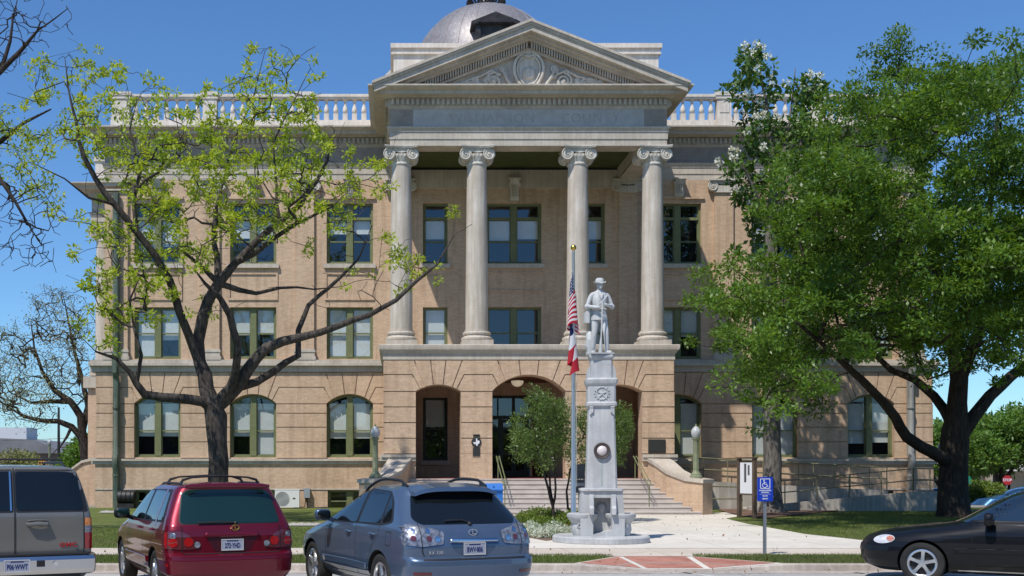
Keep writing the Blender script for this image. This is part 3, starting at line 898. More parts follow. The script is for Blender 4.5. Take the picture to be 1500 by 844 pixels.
# ---------------- dome, drum and lucarne
DX, DY = -.1, 14.0
d = MB(); d.lathe([(6.2, 16.8), (6.2, 19.5), (5.6, 19.6), (5.6, 22.8), (5.9, 23.0), (5.9, 23.5), (4.9, 23.7)], (DX, DY, 0), 48)
d.build('drum', M['bal'], court)
d = MB(); rr = 4.22; prof = []
for i in range(25):
    a = R(-8)+R(96)*i/24; prof.append((max(rr*math.cos(a), .02), 23.58+rr*math.sin(a)))
d.lathe(prof, (DX, DY, 0), 64)
for k in range(28):
    a = 2*math.pi*k/28
    d.tube([(DX+(q[0]+.01)*math.cos(a), DY+(q[0]+.01)*math.sin(a), q[1]) for q in prof[::2]], .016, 5)
dm = d.build('dome', M['metal_dome'], court)
d = MB(); d.lathe([(.9, 27.6), (.9, 27.85), (.6, 27.9), (.5, 28.2), (.42, 28.5), (.4, 30.0), (.5, 30.1), (0, 30.3)], (DX, DY, 0), 20)
for k in range(26):
    a = 2*math.pi*k/26
    d.tube([(DX+.7*math.cos(a), DY+.7*math.sin(a), 27.75), (DX+1.08*math.cos(a), DY+1.08*math.sin(a), 28.15)], [.05, .08], 5)
d.build('crown_finial', M['darkmetal'], dm)
d = MB()
yl = 9.2
d.box(-1.05, 1.05, yl, yl+3.0, 23.0, 25.0); d.prism([(-1.28, 25.0), (1.28, 25.0), (1.28, 25.12), (0, 25.62), (-1.28, 25.12)], yl-.25, yl+3.2)
d.prism([(-.95, 25.05), (.95, 25.05), (0, 25.42)], yl-.3, yl-.2)
for x in (-.9, .9): d.box(x-.12, x+.12, yl-.12, yl, 23.0, 25.0)
d.build('lucarne', M['darkmetal'], dm, smooth=False)

# ---------------- west side portico seen past the corner, and its low stair wall
for s in (-1, 1):
    sp = MB(); bx = MB()
    x0, x1 = (-21.6, -18.2) if s < 0 else (18.2, 21.6)
    bx.box(x0, x1, 10.0, 20.0, -.4, 6.0)
    sr = MB(); sr.box(x0-.2*(s < 0), x1+.2*(s > 0), 9.8, 20.2, 6.0, 6.6); sr.build('side_portico_band', M['stone'], court, smooth=False)
    pth = [(-18.2, 20.0), (-21.4, 20.0), (-21.4, 10.0), (-18.2, 10.0)] if s < 0 else [(18.2, 10.0), (21.4, 10.0), (21.4, 20.0), (18.2, 20.0)]
    sweep(sp, pth, prof_arch[:-1]+[(0, 15.32)]+prof_fr[1:]+prof_corn[1:])
    sr = MB(); sr.box(min(x0, x1)+.3, max(x0, x1)-.3, 10.1, 19.9, 14.6, 16.78); sr.build('side_portico_roof', M['stone'], court, smooth=False)
    for yy_ in (10.4, 13.4, 16.6, 19.6):
        sr = MB(); sr.box(s*21.0-.25, s*21.0+.25, yy_-.25, yy_+.25, 16.75, 18.1); sr.box(s*21.0-.32, s*21.0+.32, yy_-.32, yy_+.32, 18.1, 18.35); sr.build('parapet_pedestal', M['bal'], court, smooth=False)
    bx.build('side_portico_base', M['brick'], court, smooth=False); sp.build('side_portico_entablature', M['stone'], court, ang=25)
for s in (-1, 1):
    for yy_ in (10.6, 13.4, 16.6, 19.4): copy_tree(col0, court, (s*20.9, yy_, 0))
lw = MB(); lw.prism([(-3.4, -.5), (-3.4, 1.3), (-2.6, 1.35), (-1.7, 2.0), (-.9, 2.18), (0, 2.18), (0, -.5)], 0, .45)
lo = lw.build('side_stair_wall', M['brick'], court, smooth=False, loc=(-18.6, 4.0, 0))
lw = MB(); lw.prism([(-3.5, 1.3), (-3.5, 1.42), (-2.6, 1.47), (-1.7, 2.12), (-.9, 2.31), (0, 2.31), (0, 2.18), (-.9, 2.18), (-1.7, 2.0), (-2.6, 1.35)], -.08, .53)
lw.build('coping', M['stone'], lo, smooth=False)
# downspouts
verd = mottled('verdigris_copper', (.10, .17, .13), (.20, .22, .18), 1.5, .6, 20, .2, metal=.2, streak=(.55, .5, .45))
galv = mottled('weathered_zinc', (.28, .27, .25), (.36, .35, .33), 1.5, .6, 20, .2, metal=.2)
for x, mt, lab in ((-17.62, verd, 'green weathered downspout'), (17.5, galv, 'grey downspout')):
    q = MB(); q.tube([(0, -.30, 13.9), (0, -.30, 6.8), (0, -.48, 6.55), (0, -.48, 6.0), (0, -.26, 5.7), (0, -.30, 2.4), (0, -.42, 2.2), (0, -.42, 1.9), (0, -.30, 1.7), (0, -.30, -.05)], .15, 10)
    for zz in (1.4, 4.4, 8.5, 11.5): q.lathe([(.17, zz), (.17, zz+.08)], (0, -.30, 0), 12)
    setpart(q.build('downspout', mt, court, loc=(x, 0, 0)), lab)
# ------------------------------------------------------------------ cars
def lerp_tab(tab, z):
    if z <= tab[0][0]: return tab[0][1:]
    for a, b in zip(tab, tab[1:]):
        if z <= b[0]:
            t = (z-a[0])/(b[0]-a[0]); return tuple(p+(q-p)*t for p, q in zip(a[1:], b[1:]))
    return tab[-1][1:]

def car_shell(tab, nz, crown, nr=3.5, nf=3.0, barrel=.02, mid=2.2):
    """tab rows: z, x_rear, x_front, half width, rear corner length, front corner length; x forward, y left"""
    Q, S = 14, 26
    z0, z1 = tab[0][0], tab[-1][0]
    zs = sorted(set([r[0] for r in tab]+[z0+(z1-z0)*i/nz for i in range(nz+1)]))
    def ring(z, row):
        xr, xf, w, ar, af = row
        pts = []
        for i in range(Q+1):
            t = math.pi/2*i/Q
            pts.append((xr+ar-ar*math.cos(t)**(2/nr), w*math.sin(t)**(2/nr)))
        for i in range(1, S):
            x = xr+ar+(xf-af-xr-ar)*i/S; pts.append((x, w))
        for i in range(Q, -1, -1):
            t = math.pi/2*i/Q
            pts.append((xf-af+af*math.cos(t)**(2/nf), w*math.sin(t)**(2/nf)))
        L = (xf-xr)/2; c = (xf+xr)/2
        half = [(x, y*(1-barrel*((x-c)/L)**4)) for x, y in pts]
        return [(x, y, z) for x, y in half]+[(x, -y, z) for x, y in half[-2:0:-1]]
    rings = [ring(z, lerp_tab(tab, z)) for z in zs]
    top = rings[-1]; cx = sum(p[0] for p in top)/len(top)
    for s in (.94, .8, .6, .35, .12):
        rings.append([(cx+(p[0]-cx)*s, p[1]*s, z1+crown*(1-s*s)) for p in top])
    m = MB(); n = len(top); idx = [[m.vert(p) for p in r] for r in rings]
    for a, b in zip(idx, idx[1:]):
        for k in range(n): m.face((a[k], b[k], b[(k+1) % n], a[(k+1) % n]))
    m.face(idx[0]); m.face(idx[-1][::-1])
    return m

def cut_wheels(o, wheels, rad, inner=.42):
    """boolean the wheel wells out of a body object; wheels: (x, z)"""
    cm = MB()
    for x, z in wheels:
        for s in (-1, 1):
            cm.lathe([(0, s*inner), (rad, s*inner), (rad, s*1.3), (0, s*1.3)][::s], (x, 0, z), 40, axis='y', cap=False)
    me = cm.mesh('cutter', False)
    bm = bmesh.new(); bm.from_mesh(me); bmesh.ops.remove_doubles(bm, verts=bm.verts, dist=1e-5); bmesh.ops.recalc_face_normals(bm, faces=bm.faces); bm.to_mesh(me); bm.free()
    c = bpy.data.objects.new('cutter', me); COL.objects.link(c)
    md = o.modifiers.new('b', 'BOOLEAN'); md.operation = 'DIFFERENCE'; md.object = c; md.solver = 'EXACT'
    dg = bpy.context.evaluated_depsgraph_get(); dg.update()
    nm = bpy.data.meshes.new_from_object(o.evaluated_get(dg))
    o.modifiers.clear(); o.data = nm; bpy.data.objects.remove(c)
    for f in nm.polygons:
        cc = f.center
        for x, z in wheels:
            if math.hypot(cc.x-x, cc.z-z) < rad-.0005 and abs(cc.y) > inner-.01 and (abs(f.normal.y) < .5 and abs(math.hypot(cc.x-x, cc.z-z)-rad) < .03 or abs(abs(cc.y)-inner) < .01): f.material_index = 1
    nm.polygons.foreach_set('use_smooth', [True]*len(nm.polygons)); nm.set_sharp_from_angle(angle=R(38)); nm.update()

class Skin:
    """projects outlines on to a body so trim, glass and lamps follow its surface"""
    def __init__(s, o):
        bm = bmesh.new(); bm.from_mesh(o.data); bmesh.ops.triangulate(bm, faces=bm.faces); s.t = BVHTree.FromBMesh(bm); bm.free()
    def hit(s, org, d):
        h = s.t.ray_cast(Vector(org), Vector(d)); return h[0], h[1]
    def patch(s, name, outline, view, mat, parent, off=.004, step=.05, side=1, smooth=True, thick=0.0, frm=0):
        """view 'side': outline (x,z), projected along y from side; 'rear': (y,z) along +x; 'front': (y,z) along -x; 'top': (x,y)"""
        bm = bmesh.new()
        vs = [bm.verts.new((p[0], p[1], 0)) for p in outline]
        tris = tessellate_polygon([[Vector((p[0], p[1], 0)) for p in outline]])
        for t in tris:
            try: bm.faces.new([vs[i] for i in t])
            except ValueError: pass
        x0, x1 = min(p[0] for p in outline), max(p[0] for p in outline)
        y0, y1 = min(p[1] for p in outline), max(p[1] for p in outline)
        for ax, a, b in ((0, x0, x1), (1, y0, y1)):
            k = int((b-a)/step)
            for i in range(1, k+1):
                co = [0, 0, 0]; no = [0, 0, 0]; co[ax] = a+(b-a)*i/(k+1); no[ax] = 1
                bmesh.ops.bisect_plane(bm, geom=bm.verts[:]+bm.edges[:]+bm.faces[:], plane_co=co, plane_no=no)
        dirs = {'side': ((0, -side, 0)), 'rear': (1, 0, 0), 'front': (-1, 0, 0), 'top': (0, 0, -1)}[view]
        D = Vector(dirs); miss = []
        for v in bm.verts:
            a, b = v.co.x, v.co.y
            org = {'side': (a, side*3, b), 'rear': (-2, a, b), 'front': (8, a, b), 'top': (a, b, 4)}[view]
            p, n = s.hit(org, D)
            if p is None or (view == 'side' and abs(p.y) < .72 and b < 1.25 and a < .6) or (view == 'rear' and p.x > .48 and b < 1.3):
                miss.append(v); continue
            if n.dot(D) > 0: n = -n
            v.co = p+n*off
        if miss:
            ok = [v for v in bm.verts if v not in set(miss)]
            for v in miss:
                a, b = v.co.x, v.co.y
                org = Vector({'side': (a+.12 if a < 1 else a-.12, side*.97, b), 'rear': (.30, a*1.02, b), 'front': (4.4, a*1.05, b), 'top': (a, b, 1.6)}[view])
                q = s.t.find_nearest(org); v.co = q[0]+q[1]*off
        for f in bm.faces:
            f.smooth = smooth
            if f.normal.dot(D) > 0: f.normal_flip()
        if thick:
            r = bmesh.ops.solidify(bm, geom=bm.faces[:], thickness=thick)
        me = bpy.data.meshes.new(name); bm.to_mesh(me); bm.free(); me.materials.append(mat); me.update()
        o = bpy.data.objects.new(name, me); COL.objects.link(o); o.parent = parent
        return o
    def surf(s, view, a, b, side=1):
        org = {'side': (a, side*3, b), 'rear': (-2, a, b), 'front': (8, a, b), 'top': (a, b, 4)}[view]
        D = {'side': ((0, -side, 0)), 'rear': (1, 0, 0), 'front': (-1, 0, 0), 'top': (0, 0, -1)}[view]
        return s.hit(org, D)

def line(pts, w):
    """thin band outline round an open polyline"""
    L, Rr = [], []
    for i, p in enumerate(pts):
        a = Vector(pts[max(i-1, 0)]); b = Vector(pts[min(i+1, len(pts)-1)]); d = (b-a).normalized(); n = Vector((-d.y, d.x))*w/2
        L.append(tuple(Vector(p)+n)); Rr.append(tuple(Vector(p)-n))
    return L+Rr[::-1]

def rounded(pts, r, n=4):
    out = []; N = len(pts)
    for i in range(N):
        p = Vector(pts[i]); a = Vector(pts[i-1]); b = Vector(pts[(i+1) % N])
        da, db = (a-p), (b-p); rr = min(r, da.length*.45, db.length*.45)
        s, e = p+da.normalized()*rr, p+db.normalized()*rr
        for k in range(n+1):
            t = k/n; out.append(tuple(s*(1-t)**2+p*2*t*(1-t)+e*t*t))
    return out

def paint(name, c, metal=.5, flake=0.25, rough=.32, coat=.9):
    m, nt, bs = newmat(name)
    v = coords(nt, 'Object')
    col = mix(nt, c, tuple(x*.85+.002 for x in c), ramp(nt, noise(nt, v, 3, 5), [(.4, (0,)*3), (.7, (1,)*3)]))
    nt.links.new(mix(nt, col, tuple(x*1.4+.002 for x in c), noise(nt, v, 700, 1)), bs.inputs['Base Color'])
    bs.inputs['Metallic'].default_value = metal; bs.inputs['Roughness'].default_value = rough
    bs.inputs['Specular IOR Level'].default_value = .15
    bs.inputs['Coat Weight'].default_value = coat; bs.inputs['Coat Roughness'].default_value = .04
    return m

CM = {}
CM['rubber'] = mottled('tyre_rubber', (.018, .018, .018), (.035, .034, .032), 5, .85, 60, .3)
CM['black'] = plain('black_trim', (.012, .012, .013), .55)
CM['well'] = plain('wheel_well', (.006, .006, .006), .95)
CM['alloy'] = plain('alloy', (.62, .63, .64), .28, .9)
CM['chrome'] = plain('chrome', (.75, .76, .78), .12, 1)
CM['tint'] = plain('tinted_car_glass', (.006, .008, .009), .04, 0, .4, .5)
CM['tealtint'] = plain('green_tinted_rear_glass', (.007, .026, .022), .06, 0, .5, .6)
CM['seam'] = plain('shut_line', (.004, .004, .004), .9)
CM['red_lens'] = plain('red_lens', (.35, .008, .01), .12, 0, .6, 1)
CM['clear_lens'] = mottled('clear_lens', (.08, .09, .11), (.42, .43, .47), 20, .12, 60, .5, metal=.5, spec=.6)
CM['smoke_lens'] = plain('smoked_lens', (.10, .02, .025), .1, 0, .6, 1)
CM['dark_red_lens'] = plain('dark_red_lens', (.10, .006, .008), .15, 0, .6, 1)
CM['amber'] = plain('amber_lens', (.75, .22, .02), .15, 0, .6, 1)
CM['plate'] = plain('plate_shaded_white', (.34, .36, .42), .4)  # white plates toned grey-lilac, their shade put into the colour
CM['ink'] = plain('plate_ink', (.01, .02, .12), .5)
CM['redink'] = plain('red_ink', (.4, .01, .01), .5)
CM['gold'] = plain('gold_emblem', (.75, .50, .12), .25, 1)

def wheel_mesh(rt, rr, w, spokes, style):
    t = MB(); h = w/2
    t.lathe([(rr, -h*.82), (rr+.03, -h*.98), (rt-.05, -h), (rt-.015, -h*.88), (rt, -h*.6), (rt, h*.6), (rt-.015, h*.88), (rt-.05, h), (rr+.03, h*.98), (rr, h*.82), (rr, -h*.82)], (0, 0, 0), 40, axis='y', cap=False)
    r = MB()
    r.lathe([(rr+.006, h*.86), (rr-.012, h*.90), (rr-.028, h*.80), (rr-.035, 0), (rr-.035, -h*.7), (rr, -h*.8)], (0, 0, 0), 40, axis='y', cap=False)
    r.lathe([(0, h*.25), (rr*.96, h*.25)], (0, 0, 0), 30, 1, axis='y', cap=False)
    r.lathe([(0, h*.86), (rr*.10, h*.86), (rr*.13, h*.80), (rr*.15, h*.4)], (0, 0, 0), 20, axis='y', cap=False)
    for k in range(spokes):
        a = 2*math.pi*(k+.25)/spokes
        ca, sa = math.cos(a), math.sin(a)
        def pt(q, tt, y): return (q*ca-tt*sa, y, q*sa+tt*ca)
        sec = [(rr*.08, rr*.19, h*.74, h*.86), (rr*.45, rr*.14, h*.66, h*.80), (rr*.75, rr*.15, h*.68, h*.82), (rr*.97, rr*.23, h*.74, h*.88)]
        rows = []
        for q, hw_, yb, yt in sec:
            rows.append([r.vert(pt(q, -hw_, yb-.02)), r.vert(pt(q, -hw_*.75, yt)), r.vert(pt(q, hw_*.75, yt)), r.vert(pt(q, hw_, yb-.02)), r.vert(pt(q, 0, yb-.04))])
        for A, B in zip(rows, rows[1:]):
            for j in range(5): r.face((A[j], B[j], B[(j+1) % 5], A[(j+1) % 5]))
    for k in range(5):
        a = 2*math.pi*(k+.75)/5; r.lathe([(0, h*.84), (.009, h*.84), (.011, h*.78)], (rr*.22*math.cos(a), 0, rr*.22*math.sin(a)), 8, 1, axis='y', cap=False)
    return t, r

def add_wheels(car, xs, track, rt, rr, w=.22, spokes=5):
    first = None
    for x in xs:
        for s in (1, -1):
            if first is None:
                t, r = wheel_mesh(rt, rr, w, spokes, 0)
                o = t.build('wheel', CM['rubber'], car, loc=(x, s*track, rt), fix=True); r.build('rim', [CM['alloy'], CM['black']], o, fix=True); first = o
            else:
                o = copy_tree(first, car, (x, s*track, rt))
            o.rotation_euler = (0, .3*x, 0) if s > 0 else (0, 0, math.pi)

def plate(car, skin, y, z, txt, name='number_plate', view='rear', tilt=0, x=None, off=.02):
    p, n = skin.surf(view, y, z)
    if x is None: x = p.x-off
    m = MB(); m.box(-.006, .006, -.155, .155, -.078, .078)
    m.box(-.010, -.006, -.155, .155, .066, .078, 1); m.box(-.010, -.006, -.155, .155, -.078, -.066, 1); m.box(-.010, -.006, -.155, -.145, -.066, .066, 1); m.box(-.010, -.006, .145, .155, -.066, .066, 1)
    m.box(-.008, -.006, -.08, .08, .046, .060, 2)
    o = m.build(name, [CM['plate'], CM['chrome'], CM['ink']], car, smooth=False, loc=(x, y, z)); o.rotation_euler = (0, tilt, 0)
    # lettering faces rear (-x): text mesh lies in xz facing -y -> rotate by -90 about z
    add_text('plate_number', txt, .094, CM['ink'], o, (-.0085, 0, -.014), (0, 0, -math.pi/2), .0008, 1.0, .002, sx=.60)
    return o

def handle(car, skin, x, z, side, mat, w=.16):
    p, n = skin.surf('side', x, z, side)
    m = MB(); m.tube([(-w/2, 0, 0), (-w/2+.02, side*.028, .004), (0, side*.036, .006), (w/2-.02, side*.028, .004), (w/2, 0, 0)], [.012, .016, .018, .016, .012], 8)
    m.ball((0, -side*.004, 0), w*.42, 12, 1, sc=(1, .12, .42))
    return m.build('door_handle', [mat, CM['black']], car, loc=tuple(p))

def sq_ball(m, c, sc, e=.5, n=18):
    f = lambda v: math.copysign(abs(v)**e, v)
    rings = []
    for i in range(n//2+1):
        a = math.pi*i/(n//2)
        rings.append([m.vert((c[0]+sc[0]*f(math.sin(a))*f(math.cos(2*math.pi*k/n)), c[1]+sc[1]*f(math.sin(a))*f(math.sin(2*math.pi*k/n)), c[2]-sc[2]*f(math.cos(a)))) for k in range(n)])
    for a, b in zip(rings, rings[1:]):
        for k in range(n): m.face((a[k], a[(k+1) % n], b[(k+1) % n], b[k]))

def mirror(car, skin, x, z, side, mat, mg):
    p, n = skin.surf('side', x, z, side)
    m = MB(); y = p.y
    m.tube([(x, y-side*.02, z), (x-.01, y+side*.08, z+.03)], [.035, .03], 8)
    m.M = Matrix.Translation((x-.02, y+side*.17, z+.085))
    sq_ball(m, (0, 0, 0), (.07, .12, .085), .6); m.M = None
    o = m.build('door_mirror', mat, car, fix=True)
    g = MB(); g.M = Matrix.Translation((x-.085, y+side*.17, z+.085)); sq_ball(g, (0, 0, 0), (.018, .10, .068), .6); g.M = None
    g.build('mirror_glass', mg, o)
    return o

def rails(car, skin, x0, x1, y, mat, h=.05, r=.014, arch=.02):
    for s in (1, -1):
        pts = []; N = 14
        for i in range(N+1):
            x = x0+(x1-x0)*i/N; p, _ = skin.surf('top', x, s*y); t = i/N
            lift = h*min(1, min(t, 1-t)*7)+arch*math.sin(math.pi*t)
            pts.append((x, s*y, p.z+lift))
        m = MB(); m.tube(pts, r, 8)
        for i in (1, N-1):
            x, yy_, z = pts[i]; m.box(x-.05, x+.05, yy_-.016, yy_+.016, z-h-.03, z)
        m.build('roof_rail', mat, car)

def finish(car, x0, y0, ang): car.location = (x0, y0, 0); car.rotation_euler = (0, 0, R(90+ang))

def grooves(car, skin, lst, side, name='door_seam'):
    for pts in lst: skin.patch(name, line(pts, .009), 'side', CM['seam'], car, .0015, .06, side)

# ---------- red SUV (first generation shape, upright rear window)
def red_suv():
    car = thing('parked_suv', 'dark red SUV with a large green-tinted rear window, roof crossbars and gold emblem', 'car', group='vehicles parked along the kerb')
    pm = paint('red_metallic_paint', (.115, .0025, .012), .35)
    # z, xr, xf, w, ar, af
    tab = [(.22, .16, 4.30, .70, .25, .5), (.30, .03, 4.46, .80, .28, .6), (.42, -.03, 4.54, .885, .30, .7), (.60, -.035, 4.56, .905, .30, .75), (.66, -.02, 4.55, .905, .28, .75), (.70, .045, 4.52, .905, .24, .75),
           (.80, .050, 4.45, .91, .24, .8), (.92, .055, 4.22, .905, .24, .9), (1.00, .075, 3.80, .895, .24, .8), (1.06, .10, 3.45, .88, .24, .6), (1.10, .125, 3.22, .868, .24, .5), (1.18, .175, 3.02, .845, .24, .45),
           (1.36, .275, 2.68, .775, .25, .42), (1.50, .345, 2.38, .715, .26, .40), (1.565, .36, 2.18, .672, .28, .38), (1.60, .42, 1.95, .62, .28, .34), (1.615, .55, 1.75, .52, .28, .3)]
    o = car_shell(tab, 54, .03, 4.2, 2.8).build('body', [pm, CM['well']], car, fix=True)
    wx = (.98, 3.60); cut_wheels(o, [(x, .35) for x in wx], .395)
    sk = Skin(o)
    add_wheels(car, wx, .775, .35, .215)
    # side glass
    for s in (1, -1):
        sk.patch('window_surround', rounded([(.42, 1.10), (2.98, 1.06), (2.10, 1.53), (.62, 1.55)], .06), 'side', CM['black'], car, .002, .07, s)
        for q in ([(.50, 1.13), (.82, 1.12), (.84, 1.50), (.68, 1.51)], [(.92, 1.12), (1.66, 1.10), (1.62, 1.52), (.94, 1.52)], [(1.76, 1.10), (2.80, 1.08), (2.10, 1.50), (1.74, 1.52)]):
            sk.patch('side_window', rounded(q, .05), 'side', CM['tint'], car, .005, .07, s)
        sk.patch('pillar', [(.835, 1.09), (.925, 1.09), (.945, 1.54), (.83, 1.54)], 'side', pm, car, .007, .07, s)
        grooves(car, sk, [[(.86, 1.09), (.86, .98), (1.12, .80), (1.28, .62), (1.36, .40)], [(1.71, 1.08), (1.72, .7), (1.74, .36)], [(2.86, 1.05), (2.92, .8), (2.90, .36)], [(1.36, .37), (2.90, .36)]], s)
        handle(car, sk, 1.05, .98, s, pm); handle(car, sk, 1.95, .97, s, pm)
        sk.patch('side_moulding', rounded(line([(1.28, .53), (2.0, .53), (3.12, .52)], .07), .02), 'side', pm, car, .016, .1, s, thick=.012)
        mirror(car, sk, 2.66, 1.07, s, CM['black'], CM['tealtint'])
    # rear
    gp = [(-.70, 1.09), (.70, 1.09), (.615, 1.50), (.50, 1.545), (-.50, 1.545), (-.615, 1.50)]
    sk.patch('rear_window_seal', rounded([(p[0]*1.025, 1.30+(p[1]-1.30)*1.05) for p in gp], .07), 'rear', CM['black'], car, .002, .06)
    sk.patch('rear_window', rounded(gp, .06), 'rear', CM['tealtint'], car, .006, .06)
    # spoiler lip
    m = MB()
    for i in range(12):
        pass
    pts = [(.30, -.60+1.2*i/12, 1.585+.02*math.cos((i-6)/6*1.3)) for i in range(13)]
    m.tube(pts, [.02]+[.034]*11+[.02], 8); m.build('roof_spoiler', pm, car)
    # tail lamps: body piece and tailgate piece
    for s in (1, -1):
        lo = sk.patch('tail_light', rounded([(s*.895, .985), (s*.70, .99), (s*.58, .93), (s*.45, .80), (s*.45, .755), (s*.66, .745), (s*.895, .76)][::s], .03), 'rear', CM['smoke_lens'], car, .012, .03)
        sk.patch('tail_light_side', rounded([(.06, .985), (.22, .975), (.17, .76), (.06, .76)], .02), 'side', CM['red_lens'], car, .010, .03, s)
        for yy_, zz, rr_, mt in ((.60, .845, .062, 'red_lens'), (.485, .81, .042, 'clear_lens'), (.80, .84, .06, 'red_lens'), (.80, .93, .04, 'clear_lens')):
            c = [(s*yy_+rr_*math.cos(a*math.pi/10), zz+rr_*math.sin(a*math.pi/10)) for a in range(20)]
            sk.patch('lamp_reflector', c, 'rear', CM[mt], lo, .017, .03)
        sk.patch('tailgate_seam', line([(s*.685, 1.06), (s*.685, .72), (s*.66, .68)], .010), 'rear', CM['seam'], car, .014, .04)
        # bumper corner reflectors
        sk.patch('bumper_reflector', rounded([(.10, .52), (.17, .52), (.17, .56), (.10, .56)], .01), 'side', CM['red_lens'], car, .004, .05, s)
    sk.patch('tailgate_seam', line([(-.66, .685), (.66, .685)], .012), 'rear', CM['seam'], car, .004, .05)
    # number plate recess
    sk.patch('plate_recess', [(-.36, .915), (.36, .915), (.25, .725), (.18, .705), (-.18, .705), (-.25, .725)], 'rear', plain('dark_red_recess', (.05, .001, .008), .4, .3), car, .003, .05)
    sk.patch('plate_lip', line([(-.38, .925), (.38, .925)], .035), 'rear', pm, car, .022, .05, thick=.02)
    plate(car, sk, 0, .80, '272·YHD', off=.012)
    # emblem
    m = MB(); m.tube([(0, .052*math.cos(a*math.pi/12), .036*math.sin(a*math.pi/12)) for a in range(25)], .006, 6, cap=False); m.tube([(0, .01, .03), (0, .0, -.018), (0, -.035, -.02)], .006, 6)
    p, n = sk.surf('rear', 0, 1.02); m.build('emblem', CM['gold'], car, loc=(p.x-.012, -.05, 1.03))
    m = MB(); m.tube([(.10, -.06, 1.10), (.095, .15, 1.115), (.10, .46, 1.105)], .011, 6); m.ball((.10, -.06, 1.09), .03, 10); m.build('rear_wiper', CM['black'], car)
    sk.patch('bumper_step', rounded([(-.70, .655), (.70, .655), (.70, .63), (-.70, .63)], .01), 'rear', plain('bumper_shade', (.12, .002, .01), .4, .3), car, .002, .06)
    sk.patch('lower_valance', [(-.62, .33), (.62, .33), (.60, .24), (-.60, .24)], 'rear', CM['black'], car, .004, .06)
    rails(car, sk, .60, 2.0, .57, CM['black'], .02, .016, .0)
    for x in (.72, 1.55):
        m = MB(); p, n = sk.surf('top', x, .57); z = p.z+.02
        m.tube([(x, .57, z-.02), (x, .53, z+.05), (x, .40, z+.085), (x, 0, z+.105), (x, -.40, z+.085), (x, -.53, z+.05), (x, -.57, z-.02)], [.026, .02, .013, .013, .013, .02, .026], 8)
        m.build('roof_crossbar', CM['black'], car)
    return car
car = red_suv(); finish(car, -2.17, 15.62, 23)

